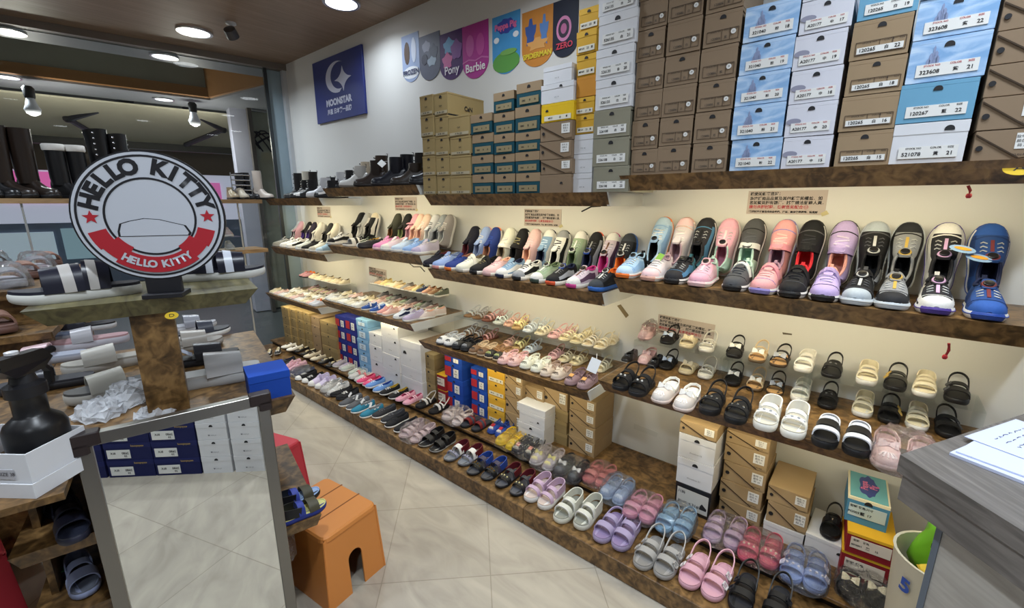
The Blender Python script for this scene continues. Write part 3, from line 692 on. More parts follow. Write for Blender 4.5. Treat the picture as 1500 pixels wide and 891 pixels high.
def place(kind, L, toe, label, group, rz=0., mirror=False, cat=None, dz=0., tilt=0., **k):
    """toe: point on the supporting surface under the toe tip"""
    r = proto(kind, L, **k); off = Matrix.Rotation(rz, 3, 'Z') @ Vector((0, L / 2, 0))
    r.location = (toe[0] + off.x, toe[1] + off.y, toe[2] + dz); r.rotation_euler = (tilt, 0, rz)
    r.scale = (-1, 1, 1) if mirror else (1, 1, 1)
    tag(r, label, cat or CATS[kind], group); return r
def bag(ps, L, h, label, group, w=.17, m=None, rz=0., name='plastic_bag'):
    """film bag over a pair: ps = toe points"""
    c = sum((Vector(p) for p in ps), Vector()) / len(ps) + Matrix.Rotation(rz, 3, 'Z') @ Vector((0, L / 2, 0)); rr = random.Random(int(abs(c.x) * 977 + abs(c.y) * 131))
    n = 26; rings = []; J = 10
    for j in range(J + 1):
        t = j / J; z = h * math.sin(t * PI / 2); k = math.cos(t * PI / 2) ** .45 if t < 1 else .03
        rings.append([(((w / 2 + .006) * k * math.copysign(abs(math.cos(a)) ** .6, math.cos(a))) * (1 + rr.uniform(-.07, .05)), ((L / 2 + .014) * k * math.copysign(abs(math.sin(a)) ** .6, math.sin(a))) * (1 + rr.uniform(-.07, .05)), max(.001, z + rr.uniform(-.010, .006))) for a in (2 * PI * i / n for i in range(n))])
    o = MB().loft(rings).build(name, m or WRAP, None, 0); o.location = c; o.rotation_euler = (0, 0, rz)
    return tag(o, label, 'plastic bag', group)
def pair(kind, L, pl, pr, z, phrase, group, rz=0., sides=('left', 'right'), wrap=None, cat=None, **k):
    """pl, pr: photo pixels of the two toes on the shelf at height z"""
    P = [onZ(*pl, z), onZ(*pr, z)]
    # keep the two shoes apart
    d = (P[1] - P[0]); mn = L * .40 * k.get('f', 1.)
    if abs(d.x) < mn:
        c = (P[0] + P[1]) / 2; s = mn / 2
        P = [Vector((c.x - s, P[0].y, z)), Vector((c.x + s, P[1].y, z))]
    out = []
    for p, mir, sd in zip(P, (False, True), sides):
        out.append(place(kind, L, p, '%s, %s shoe of the pair' % (phrase, sd), group, rz + R.uniform(-.03, .03), mir, cat, **k))
    if wrap:
        bag(P, L, wrap, 'clear film bag around the %s' % phrase, 'clear bags around pairs', abs(P[1].x - P[0].x) + L * .41, rz=rz)
    return out
# ================================================================== shoes on the floor platform
GF = 'pairs along the front edge of the floor platform'; GR = 'pairs along the rear tier of the floor platform'
S2 = ((-.20, .16, .145), (.05, .18, .12))
def fp(kind, L, l, r, ph, **k): pair(kind, L, l, r, ZP, ph, GF, **k)
def rp(kind, L, l, r, ph, **k): pair(kind, L, l, r, ZT, ph, GR, **k)
fp('sandal', .20, (1078, 903), (1128, 926), 'black two-strap rubber sandal at the bottom edge of the photo', c='K', bk='DK', straps=S2, bed='DK')
fp('sandal', .20, (1004, 866), (1034, 881), 'pink two-strap rubber sandal with silver buckles', c='P', bk=1, straps=S2, rz=-.06)
fp('sandal', .20, (935, 837), (964, 850), 'grey two-strap rubber sandal with buckles', c='#85827f', sole='#9a9794', bk='#b5b2ae', straps=S2, scol=['#9f9c99', '#9f9c99', '#a8a5a2'], rz=-.04)
fp('sandal', .20, (874, 797), (902, 809), 'lilac chunky rubber slide sandal with wide straps', c='L', bed='#8d7ba0', straps=((-.22, .17, .15), (.06, .2, .12)), heel='low', zs=.14)
fp('sandal', .195, (815, 768), (845, 778), 'off-white sporty velcro sandal with chunky sole', c='#d4d3c6', bed='#8f8f84', straps=((-.24, .18, .13), (.0, .22, .13)), heel='high', zs=.15, trim='W')
fp('sandal', .185, (771, 737), (791, 748), 'lilac velcro sandal with white chunky sole', c='LP' if 0 else '#bfa4bc', sole='W', bed='#cbb9ae', straps=((-.24, .18, .11), (-.0, .22, .12)), heel='high', zs=.15)
fp('sandal', .18, (728, 716), (750, 728), 'black sandal with round cartoonish eyes on the straps', c='K', bed='#55565c', straps=((-.2, .16, .14), (.06, .22, .1)), heel='high', zs=.08, dec=3, decc='#d9cf9a', scol=['K', '#3a3b40', 'DR'])
fp('sandal', .18, (686, 697), (707, 705), 'black open-toe sandal with gold chain and blue lining', c='K', bed='#4a4b50', straps=((-.18, .17, .15), (.08, .25, .14)), heel='high', zs=.07, dec=4, scol=['K', '#403c52', 'B'])
fp('sandal', .18, (652, 677), (673, 684), 'navy open-toe sandal with white bow straps and dark red lining', c='N', bed='#7c8088', sole='DG', straps=((-.2, .15, .08), (.04, .24, .17)), heel='high', zs=.07, dec=3, decc='S', scol=['#8e8fa3', 'W', 'DR'])
fp('sandal', .185, (615, 656), (631, 664), 'fuzzy black velcro sandal with pale sole edge', c='K', sole='#8f8d88', bed='K', straps=((-.16, .18, .18), (.1, .24, .14)), heel='high', zs=.07)
fp('sandal', .185, (586, 643), (602, 650), 'shiny pinkish silver strap sandal in clear film', c='#c9b1b4', bed='#cdb9bb', straps=((-.26, .13, .12), (-.05, .15, .12), (.16, .19, .12)), heel='high', zs=.08, fin=leather, wrap=.085)
fp('skate', .18, (565, 628), (578, 635), 'black low shoe with white sole and rounded toe', up='K', lin='DK', lace='DK')
fp('skate', .18, (546, 614), (559, 621), 'dark charcoal low shoe with thin white sole', up='DK', lin='DG', lace='DG')
fp('slipon', .18, (515, 607), (528, 614), 'teal boat slip-on with white tag', up='TL', tag_='W')
fp('slipon', .18, (497, 597), (508, 602), 'charcoal boat slip-on with white tag', up='DG', lin='G', tag_='W')
fp('skate', .18, (484, 582), (493, 587), 'black sneaker with bold white laces', up='K', sole='DK', lin='K', lace='W', ctr='K', side='DK')
fp('sneaker', .175, (470, 576), (480, 581), 'white trainer wrapped in clear film', up='W', lin='LG', lace='W', wrap=.075)
fp('sneaker', .175, (452, 567), (462, 571), 'pale lilac trainer with a broad strap', up='LL', lin='LL', strap='L', cap='W')
fp('skate', .18, (433, 558), (443, 562), 'black and white skate shoe with thick white laces', up='K', cap='W', lin='K', lace='W')
fp('skate', .175, (423, 550), (431, 553), 'dark blue shoe in clear film behind the skate shoes', up='#4a4f66', lin='DG', lace='G', wrap=.06)
fp('sneaker', .17, (413, 544), (421, 547), 'pink trainer near the far end of the platform', up='P', lin='LP', lace='LP', sole='LP')
fp('skate', .175, (404, 537), (412, 540), 'black shoe with white sole at the far platform end', up='DK', lin='N', lace='DG')
rp('sandal', .18, (1240, 882), (1280, 897), 'black rubber sandal with cream bows in clear film', c='K', sole='K', straps=((-.2, .17, .17), (.08, .17, .09)), bowc='CR', heel='low', wrap=.085)
rp('sandal', .185, (1155, 858), (1190, 873), 'periwinkle blue rubber sandal with white motif in clear film', c='PW', straps=((-.2, .15, .17), (.1, .16, .07)), bk='#e4dff0', dec=3, decc='#e8e2ea', heel='low', wrap=.08)
rp('sandal', .175, (1090, 826), (1122, 836), 'raspberry red rubber sandal with cream motif in clear film', c='#c0586c', straps=((-.2, .15, .16), (.08, .16, .07)), dec=3, decc='CR', heel='low', wrap=.075)
rp('sandal', .175, (1038, 797), (1068, 808), 'mauve two-strap sandal before the kraft boxes', c='#b39bb4', straps=S2, heel='low', wrap=.075)
rp('sandal', .175, (966, 782), (993, 791), 'sky blue rubber sandal in crinkled clear film', c='#85aac9', straps=((-.2, .15, .16), (.08, .16, .08)), heel='low', wrap=.085)
rp('sandal', .175, (917, 761), (942, 769), 'candy pink rubber sandal in clear film', c='#cd8ea4', straps=((-.2, .15, .16), (.08, .16, .08)), heel='low', wrap=.075)
rp('cage', .17, (882, 733), (902, 742), 'clear bluish jelly shoe in clear film', c='#8fa0bd', sole='#9fb4cf', slot='#c9d3e2', wrap=.085)
rp('sandal', .165, (857, 709), (876, 716), 'coral pink rubber sandal in clear film', c='CO', straps=((-.2, .15, .17), (.08, .16, .08)), heel='low', wrap=.07)
rp('cage', .17, (814, 699), (834, 710), 'black jelly shoe with white flowers in clear film', c='#22252c', dot=1, slot='#4b5563', bowc='W', wrap=.075)
rp('cage', .17, (779, 683), (798, 691), 'see-through jelly shoe with yellow bits in clear film', c='#b9aeb0', sole='#cfc8c8', slot='#f0e79a', bowc='#e6dc8a', wrap=.075)
rp('cage', .165, (752, 667), (770, 673), 'black printed jelly shoe in clear film beside the yellow clogs', c='#2a2b2e', slot='#c9c3b4', patch='#d98f80', wrap=.07)
rp('cage', .165, (728, 654), (743, 661), 'bright yellow rubber clog', c='Y', slot='#b89a10', strap='Y', wrap=.06)
rp('cage', .16, (716, 637), (727, 642), 'royal blue rubber clog with red and white dots', c='B', slot='W', patch='R')
rp('slide', .165, (676, 628), (692, 634), 'dark slide sandal with dark red strap', c='#33373f', sole='K', band='#7d2b2b', band2='#3f4a5c')
rp('sandal', .17, (649, 617), (664, 625), 'pale pinkish white strap sandal in clear film', c='#e4d6d4', straps=((-.24, .15, .13), (.0, .17, .13)), heel='low', wrap=.075)
rp('sandal', .17, (610, 600), (629, 608), 'black sandal with bright white toe and heel straps', c='W', sole='K', bed='K', straps=((-.12, .17, .1), (.08, .15, .06)), heel='loop')
rp('maryjane', .165, (580, 589), (591, 594), 'shiny pink strap shoe beside the blue trainers', up='#d999ab', sole='#e4b6c2', lin='#b04b6d', strap='#e6b3c0', double=True)
rp('skate', .165, (557, 580), (570, 586), 'black shoe with white cross laces and mustard lining', up='K', lin='#b79b3a', lace='W')
rp('sneaker', .165, (536, 570), (547, 576), 'sky blue trainer with pale laces', up='#6c95d0', lin='B', lace='IC', shape='low', zs=.09, tong=0)
rp('sneaker', .16, (523, 563), (532, 567), 'hot pink trainer beside the sky blue pair', up='HP', lin='#c33c5e', lace='LP', shape='low', zs=.08, tong=0)
rp('sneaker', .16, (511, 556), (520, 560), 'grey and white trainer with coral strap', up='#c2c0bd', lin='W', strap='CO', shape='low', zs=.08, tong=0)
rp('sneaker', .165, (500, 545), (511, 551), 'pale green-grey trainer with white sole', up='#b9c0b6', lin='LG', lace='W', shape='low', tong=0)
rp('sneaker', .165, (488, 539), (497, 543), 'greyish lilac low trainer behind the black bow pumps', up='#b2aab4', lin='#d0cad2', lace='LL', shape='low', tong=0)
rp('maryjane', .165, (466, 534), (477, 539), 'black pump with silver bow buckle', up='K', bowc='#8f8f92')
rp('maryjane', .165, (445, 525), (455, 529), 'cream strap shoe with dark lining', up='#d9cfb8', sole='#cfc6b0', lin='#5a4d40', strap='#e6ddca')
rp('maryjane', .16, (431, 517), (440, 521), 'glossy black strap pump beside the cream pair', up='K', buckle='#bbbbbb')
rp('maryjane', .165, (412, 511), (420, 515), 'ivory strap shoe with wide crossing strap', up='CW', sole='#d8d2c2', lin='#6a5c4a', strap='CW', wide=.08)
# low corner ledge under the glass
lg = empty('corner_ledge', (0, 0, 0)); tag(lg, 'low wooden ledge along the foot of the glass front in the corner', 'platform')
MB().box(-4.62, -4.15, .5, PYF + .0, 0, .088).build('core', BURL, lg); MB().box(-4.62, -4.14, .5, PYF - .002, .088, .104, .003).build('top_board', LWOOD, lg)
GC2 = 'pairs on the corner ledge under the glass'
for i, (x, y, c, kind, ph) in enumerate((( -4.13, 1.10, '#a98fa6', 'sandal', 'mauve open sandal on the corner ledge, farthest left of the back pairs'), (-4.13, 1.24, '#d3c5bd', 'sandal', 'beige open sandal on the corner ledge between the mauve and pink pairs'), (-4.13, 1.36, '#d9a9b0', 'sandal', 'pink open sandal on the corner ledge nearest the wall'))):
    for row, dx in ((0, -.20), (1, -.03)):
        for s in (0, 1):
            place('sandal', .14, (x + dx - .06, y + s * .062 - .03, .104), '%s, %s %s shoe' % (ph, 'front' if row else 'back', ('left', 'right')[s]), GC2, PI / 2 + .1, bool(s), c=c if row == 0 else ('#d8a9ae', '#dcc9bb', '#d9b2b4')[i], straps=((-.18, .16, .11), (.1, .2, .06)), zs=.1)
for i, (px, py) in enumerate(((352, 533), (393, 523))):
    for s in (0, 1):
        p = onZ(px + s * 13, py - s * 3, .104)
        place('maryjane', .15, (p.x, p.y, .104), 'black strap shoe with white patches at the corner ledge edge, %s pair, %s shoe' % (('first', 'second')[i], ('left', 'right')[s]), GC2, PI / 2 - .5, bool(s), up='K', sole='W', bowc='W')

# ================================================================== lower shelf, nearest section
G1 = 'sandals along the edge of the nearest lower shelf'
def lp(kind, L, l, r, ph, **k): pair(kind, L, l, r, LOWZ[1], ph, G1, **k)
lp('cage', .19, (1298, 692), (1347, 706), 'blush pink clear-toed sandal in crinkled film beside the counter', c='#d9b9b4', sole='#dcc0bb', slot='#efdedb', bowc='#e6cac5', strap='#d6b2ad', wrap=.10)
lp('sandal', .185, (1204, 660), (1251, 673), 'black platform sandal with wavy silver bands', c='#dfe1e6', sole='K', bed='K', straps=((-.22, .17, .12), (-.04, .22, .2), (.1, .25, .09)), scol=['#dfe1e6', 'K', '#dfe1e6', '#dfe1e6'], heel='low', fin=leather, zs=.14)
lp('sandal', .19, (1115, 634), (1157, 646), 'white chunky lace-strap sandal with beaded trim', c='CW', bed='#cfcabc', straps=((-.2, .17, .12), (-.0, .22, .13)), heel='high', zs=.15, dec=4, decc='#b9bcc4')
lp('sandal', .19, (1033, 611), (1071, 624), 'black velvet sandal with rhinestone flowers', c='K', bed='#232326', straps=((-.2, .17, .15), (.06, .24, .12)), heel='loop', zs=.13, dec=3, decc='S', fin=fabric)
lp('cage', .185, (961, 593), (994, 605), 'clear-toed sandal heaped with white flowers', c='#cfc6c0', sole='#d8c6bd', slot='#efeae6', strap='CW', bowc='W')
lp('sandal', .185, (902, 574), (927, 583), 'black velcro sandal with pale studs', c='K', bed='K', straps=((-.2, .19, .17), (.06, .24, .14)), heel='loop', zs=.11, dec=2, decc='W', fin=fabric)
def riser(x0, x1, y0, y1, z0, h, label, back=False):
    o = empty('acrylic_riser', ((x0 + x1) / 2, y0, z0)); w = (x1 - x0) / 2; d = y1 - y0
    tag(o, label, 'display stand', 'clear acrylic risers')
    MB().box(-w, w, 0, d, h - .004, h).build('top_plate', ACRYL, o)
    for sx in (-w, w - .004): MB().box(sx, sx + .004, 0, d, 0.0005, h - .004).build('side_plate', ACRYL, o)
    if back: MB().box(-w + .004, w - .004, d - .004, d, .0005, h - .004).build('back_plate', ACRYL, o)
    return o
HR = .128; YR = 1.975
riser(-.86, -.46, YR - .01, WY - .02, LOWZ[1], HR, 'clear acrylic riser under the pink wrapped and silver sandals')
riser(-.45, -.15, YR - .01, WY - .02, LOWZ[1], HR, 'clear acrylic riser under the big bow sandals')
riser(-.14, .10, YR - .01, WY - .02, LOWZ[1], HR, 'clear acrylic riser under the cream sporty sandals')
riser(.11, .34, YR - .01, WY - .02, LOWZ[1], HR, 'clear acrylic riser under the woven strap sandals by the counter')
GU = 'single sandals on and under the acrylic risers'
SB = ((-.2, .16, .13), (.06, .24, .07))
UPS = [((939, 511), 'blush pink wrapped bow sandal', 'cage', dict(c='#d6b0b0', slot='#e8cfcf', bowc='#dcb9b9', strap='#c99f9f')),
       ((971, 519), 'black sandal with silver satin bow', 'sandal', dict(c='K', bowc='#aebbd0', straps=SB, zs=.09)),
       ((1001, 515), 'beige slide sandal with knotted bow', 'sandal', dict(c='#cdbf9f', bowc='#d9ccae', straps=((-.16, .17, .2),), heel='', zs=.1)),
       ((1030, 526), 'silver rhinestone strap sandal', 'sandal', dict(c='#cfccc4', bed='#d8d5cc', straps=((-.22, .14, .07), (-.02, .2, .07)), dec=4, decc='S', zs=.1, fin=leather)),
       ((1072, 527), 'black sandal with white ribbon bow', 'sandal', dict(c='K', bowc='W', straps=((-.2, .17, .2), (.06, .22, .09)), zs=.11)),
       ((1103, 545), 'tan sandal with big white glitter bow', 'sandal', dict(c='#d9c3a0', bed='#c49a68', sole='#6d5a44', bowc='#efece4', straps=SB, zs=.09)),
       ((1132, 551), 'tan-soled black sandal with silver bow', 'sandal', dict(c='K', bed='#c49a68', sole='#4a3a2c', bowc='#a9adb6', straps=SB, zs=.09)),
       ((1172, 548), 'white closed strap sandal with side zip', 'sandal', dict(c='CW', straps=((-.22, .18, .15), (.04, .24, .14)), heel='high', zs=.13)),
       ((1214, 556), 'black wide-strap sandal with silver butterflies', 'sandal', dict(c='K', straps=((-.14, .19, .26), (.14, .2, .07)), heel='loop', dec=2, decc='S', zs=.1)),
       ((1268, 562), 'cream sporty T-strap sandal', 'sandal', dict(c='#e8dfc6', sole='W', straps=((-.2, .17, .1), (.0, .23, .12)), heel='high', zs=.13)),
       ((1308, 575), 'black sandal with large square gold buckle', 'sandal', dict(c='K', straps=((-.2, .18, .18), (.03, .22, .13)), heel='loop', bk='#cfae62', zs=.11, fin=leather)),
       ((1351, 585), 'cream woven-strap sandal', 'sandal', dict(c='#e6dcc2', sole='W', straps=((-.24, .15, .13), (-.06, .2, .1), (.1, .24, .09)), heel='high', zs=.12)),
       ((1400, 594), 'black woven-strap sandal with two buckles', 'sandal', dict(c='K', straps=((-.22, .16, .17), (.02, .22, .15)), heel='loop', bk='DG', zs=.12))]
for i, ((x, y), ph, kind, k) in enumerate(UPS):
    X = onY(x, y, YR).x
    if i < 12 and i: X = max(X, px_ + .078)
    px_ = X
    L = .158
    place(kind, L, (X, YR + .0, LOWZ[1] + HR), '%s on top of the acrylic riser' % ph, GU, R.uniform(-.08, .08), False, **k)
    place(kind, L, (X + .004, YR + .006, LOWZ[1]), '%s standing under the acrylic riser' % ph, GU, R.uniform(-.05, .05), True, **k)
bag([Vector((onY(939, 511, YR).x, YR, LOWZ[1] + HR))], .158, .085, 'clear film bag around the blush bow sandal on the riser', 'clear bags around pairs', .03)
for s, x in enumerate((-.965 + .12, -.965 + .2)):
    pass
for s, (x, y) in enumerate(((898, 541), (914, 537))):
    p = onZ(x, y, LOWZ[1]); place('maryjane', .15, (min(-.83, p.x), 1.96, LOWZ[1]) if s == 0 else (-.79 + .02, 1.965, LOWZ[1]), 'black strap shoe with pointed ear tabs behind the velcro sandals, %s shoe' % ('left', 'right')[s], GU, .05, bool(s), up='K', sole='K', lin='DK', strap='K', double=True, bowc='K')

# ================================================================== middle shelf, nearest and second sections: one lies flat, its twin leans toe-up on the wall
def leaning(kind, L, x, z, label, group, a=72, yoff=0., dz=.02, **k):
    r = proto(kind, L, **k); a = math.radians(a); yh = WY - .012 - L * math.cos(a) + yoff
    r.location = (x, yh + L / 2 * math.cos(a), z + dz + L / 2 * math.sin(a)); r.rotation_euler = (-a, 0, PI + R.uniform(-.04, .04)); r.scale = (1, 1, 1)
    tag(r, label, CATS[kind], group); return r
GM = 'trainer pairs on the nearest middle shelf'; GM2 = 'trainer pairs on the second middle shelf'
T1 = [((912, 408), (971, 330), 'light blue trainer with orange toe bumper and black trim', dict(up='#a9c8e4', tip='OR', cap='#b9d2e8', ctr='K', side='#8fb4dc', lin='K', dial='LB', lace='W')),
      ((947, 413), (1003, 329), 'pale pink-white trainer with green swing tag', dict(up='#d8ccd0', tip='#d9a99a', cap='LP', lin='#b79aa4', lace='W', tag_='#8fc25a')),
      ((979, 418), (1034, 325), 'black dial trainer with orange and blue flashes', dict(up='DK', tip='K', cap='#26262a', side='#4f83a8', ctr='#3c6a78', lin='K', dial='K')),
      ((1013, 424), (1068, 326), 'pink dial trainer with mint heel', dict(up='#e0a8ba', tip='LP', ctr='#a9c4ba', lin='#c98aa0', dial='LP', side='#d8b0bc')),
      ((1064, 431), (1106, 323), 'dark grey trainer with white strap and mint lining', dict(up='#4a4b4e', tip='K', lin='MT', strap='#d5dcd8', ctr='MT', lace='DG')),
      ((1107, 435), (1151, 328), 'salmon pink trainer with strap and lilac toe bumper', dict(up='#dd9d9f', tip='#8d83c0', lin='#a48296', strap='#d9909e', lace='#f0c6c0')),
      ((1152, 440), (1191, 330), 'black trainer with red lining', dict(up='K', tip='K', lin='#d6303a', lace='DK', strap='K')),
      ((1201, 447), (1240, 328), 'lilac trainer with strap and peach lining', dict(up='#b3a0d0', tip='K', lin='#e0a294', strap='#a391c4', lace='LL')),
      ((1249, 453), (1284, 336), 'black and pale grey trainer with silver-ringed dial', dict(up='K', cap='#aab3bb', lin='K', dial='LG', sole='#c9d0d6', ctr='#9a9da2')),
      ((1304, 460), (1333, 333), 'grey and black trainer with gold dial', dict(up='#85878b', cap='#26272b', lin='K', dial='#b99b4a', sole='#c4ccd4', ctr='K', side='K')),
      ((1370, 466), (1392, 325), 'white and black trainer with purple sole and pink dial', dict(up='#232328', cap='W', tip='VI', lin='K', dial='#c9a3c9', ctr='W', side='W')),
      ((1447, 474), (1459, 316), 'royal blue trainer with black dial, beside the counter end', dict(up='#23447f', cap='#2b55a0', tip='#27489a', lin='N', dial='#6d3034', side='#1d3567'))]
for i, (f, r, ph, k) in enumerate(T1):
    p = onZ(*f, MIDZ[1]); x2 = onY(*r, 2.1).x
    k = dict(k, res=2)
    place('sneaker', .232, (p.x, YF - .004, MIDZ[1]), ph + ', lying flat in front', GM, R.uniform(-.05, .02), False, f=.98, **k)
    k.pop('tag_', None)
    leaning('sneaker', .245, x2, MIDZ[1], ph + ', leaning toe-up on the wall', GM, f=.96, **k)
for i in (10, 11):
    f = T1[i][1]; p = onY(f[0] + (18 if i == 10 else -25), f[1] + (40 if i == 10 else 62), 2.0)
    o = MB().lathe([(.032, -.001), (.034, 0), (.032, .001)], 20, ax='y').build('swing_tag', card('#8fb0d8')); o.location = p; o.rotation_euler = (-.9, .2, 0); o.scale = (.95, 1, .5)
    tag(o, 'oval blue and orange swing tag on the %s' % ('white and black leaning trainer' if i == 10 else 'royal blue leaning trainer'), 'tag', 'oval swing tags')
    b = MB().lathe([(.028, -.0025), (.0275, -.003)], 20, ax='y').build('print', card('#e8a33a'), o); b.scale = (.8, 1, .5)
T2 = [((627, 392), (694, 335), 'navy-black trainer at the far end', dict(up='#1b1b2a', tip='K', lin='#5c2430', lace='DK')),
      ((640, 394), (711, 337), 'periwinkle light blue trainer with pink toe', dict(up='#93a9da', tip='#dd9c98', lin='#7f90b8', lace='W')),
      ((655, 397), (725, 338), 'deep blue trainer with orange toe bumper', dict(up='#273a80', tip='OR', lin='#9a6a58', lace='B')),
      ((674, 399), (746, 337), 'all-white trainer with strap', dict(up='#dcdccf', tip='#b3b1ab', lin='#7a6c58', strap='CW', lace='W')),
      ((694, 402), (765, 341), 'black trainer with gold flash', dict(up='K', tip='K', lin='K', lace='#8f8560', strap='K')),
      ((718, 404), (783, 342), 'pale pink trainer', dict(up='#dfb9b9', tip='#c9a3a3', lin='PC', lace='LP')),
      ((735, 407), (804, 342), 'steel blue and white trainer with navy toe', dict(up='#7f9cba', cap='W', tip='N', lin='N', lace='IC', side='W')),
      ((757, 411), (824, 339), 'white, grey and black trainer', dict(up='W', cap='#8f9196', tip='K', lin='K', lace='K', side='K', ctr='LG')),
      ((782, 415), (850, 344), 'sage green and white trainer with orange loop', dict(up='#8fa287', cap='W', tip='#35443c', lin='#6a7a5a', dial='W', side='#a9b79c')),
      ((807, 418), (873, 344), 'black and blue dial trainer with red-orange toe', dict(up='K', cap='#1c1c20', tip='#dd5a34', lin='N', dial='#8c8c8c', side='#9ba0a8', tong='B')),
      ((838, 422), (897, 347), 'lilac-white dial trainer with magenta lining', dict(up='#c9b9c6', cap='W', tip='MG', lin='MG', dial='#70503c', side='#5a4058')),
      ((871, 428), (924, 349), 'black dial trainer on a bright blue sole', dict(up='#26272b', cap='#3a3f46', sole='#2f66b8', tip='#2f66b8', lin='OR', dial='W', side='K'))]
for i, (f, r, ph, k) in enumerate(T2):
    p = onZ(*f, MIDZ[2]); x2 = onY(*r, 2.1).x
    place('sneaker', .222, (min(p.x, -1.005), YF - .002, MIDZ[2]), ph + ' on the second middle shelf, lying flat', GM2, R.uniform(-.10, -.02), False, f=.98, **k)
    leaning('sneaker', .238, min(x2, -.985), MIDZ[2], ph + ' on the second middle shelf, leaning toe-up', GM2, f=.96, **k)

# ------------------------------------------------------------------ middle shelf, third section
GM3 = 'shoes on the third middle shelf'; Z3 = MIDZ[3]
for (x, y), ph, k in (((496, 358), 'white and black striped trainer at the far end', dict(up='W', cap='K', lin='K', lace='K', side='K')),
                  ((513, 361), 'white slide with black edging', None), ((529, 364), 'flat white and black slip-on', dict(up='W', side='K', lin='K', shape='low', tong=0)),
                  ((541, 363), 'flat charcoal slip-on', dict(up='DK', lin='DG', sole='DK', shape='low', tong=0)), ((550, 367), 'bright pink trainer', dict(up='#d98fbe', lin='#d070a8', lace='LP', sole='LP')),
                  ((565, 368), 'white trainer with pale pink sides', dict(up='#dfccd6', lin='LP', lace='W', cap='W')), ((579, 370), 'icy white-blue trainer', dict(up='#c5d6ea', lin='LB', lace='W')),
                  ((595, 372), 'powder blue trainer', dict(up='#8fb0e0', lin='LB', lace='IC')), ((613, 373), 'lilac-white chunky trainer at the near end', dict(up='#cfc5d6', lin='W', lace='W', cap='#b9aecb'))):
    p = onZ(x, y, Z3)
    if k is None: place('slide', .215, (p.x, YF, Z3), ph + ' on the third middle shelf', GM3, -.1, False, c='W', sole='W', band='W', band2='K', bed='DG')
    else: place('sneaker', .215, (min(p.x, -2.33), YF - .002, Z3), ph + ' on the third middle shelf', GM3, -.06, False, **k)
for (x, y), ph, k in (((531, 313), 'tall black trainer', dict(up='K', lin='K', sole='K')), ((540, 313), 'grey and white trainer', dict(up='#a9a9a6', lin='W', side='W')), ((551, 313), 'black, white and beige trainer', dict(up='K', side='W', cap='#d8cdb8', lin='K')),
                  ((585, 318), 'dark olive trainer', dict(up='#3a3b30', lin='BR')), ((600, 318), 'black matte trainer', dict(up='#1b1b1a', lin='OL')), ((612, 326), 'pink bow trainer', dict(up='#df9fae', lin='P', bowc='#e6a9b6')),
                  ((619, 325), 'peach trainer', dict(up='#e6c4b2', lin='PC')), ((628, 321), 'pale apricot trainer', dict(up='#e8cbb8', lin='PC', lace='W')), ((640, 321), 'white knit trainer', dict(up='#d5d5d8', lin='W', lace='DG')),
                  ((652, 321), 'grey knit trainer', dict(up='#9aa0a6', lin='DG', lace='W')), ((670, 324), 'warm grey trainer with white sole', dict(up='#a39d9b', lin='LG', lace='W'))):
    leaning('sneaker', .235, min(onY(x, y, 2.12).x, -2.33), Z3, ph + ' leaning on the wall of the third section', GM3, 74, **k)
mids = [('black and white', dict(up='K', side='W', lin='K', lace='W')), ('dark green', dict(up='#3f4a36', lin='K', lace='W')), ('black and gold', dict(up='K', lin='#c99a3a', lace='GD')), ('white and black', dict(up='W', cap='K', lin='K', lace='K')), ('dark red and black', dict(up='DR', lin='K', lace='W', cap='K'))]
for i in range(9):
    c, k = mids[i % 5]
    place('sneaker', .15, (-3.28 + i * .083, 1.905 + .012 * (i % 2), Z3), '%s small trainer in the middle row, third section, %s from left' % (c, ordinal(i + 1)), GM3, -.1, bool(i % 2), **k)
# fourth section
GM4 = 'shoes on the farthest middle shelf'; Z4 = MIDZ[4]
for i, ((x, y), c, k) in enumerate(zip(((387, 358), (395, 361.7), (405, 364), (418, 365), (433, 367), (445, 368), (456, 369.6), (468, 371)), ('pale grey', 'white-grey', 'white', 'white and black', 'grey-white', 'black', 'ivory', 'white and slate blue'),
        (dict(up='LG', lin='G'), dict(up='#d0d0ca', lin='DG', lace='DG'), dict(up='W', lin='K', lace='K'), dict(up='W', side='K', lin='K', lace='K'), dict(up='#c6c9c4', lin='LG'), dict(up='K', lin='DK', tip='#b9a99a'), dict(up='#dedacb', lin='LG', cap='#b9b3a5'), dict(up='#8fabc0', cap='#b9cdd8', lin='N', tip='W')))):
    p = onZ(x, y, Z4); place('sneaker', .21, (max(min(p.x, -3.58), -4.5), YF, Z4), '%s trainer in the front row of the farthest middle shelf' % c, GM4, -.08, False, **k)
for i, ((x, y), c, k) in enumerate(zip(((429, 332), (440, 328), (444, 340), (455, 329), (462, 327), (471, 326), (486, 329), (494, 333)), ('black', 'light grey', 'pink', 'black and white', 'dark purple', 'white', 'charcoal', 'cream'),
        (dict(up='K', lin='K'), dict(up='LG', lin='K'), dict(up='#d8a9b8', lin='K'), dict(up='K', lin='VI', side='W'), dict(up='#2a2438', lin='VI'), dict(up='#d9d6cd', lin='W'), dict(up='DK', lin='K'), dict(up='#dcd6c6', lin='W')))):
    leaning('sneaker', .215, min(onY(x, y, 2.12).x, -3.6), Z4, '%s trainer leaning on the wall above the farthest middle shelf' % c, GM4, 72, **k)

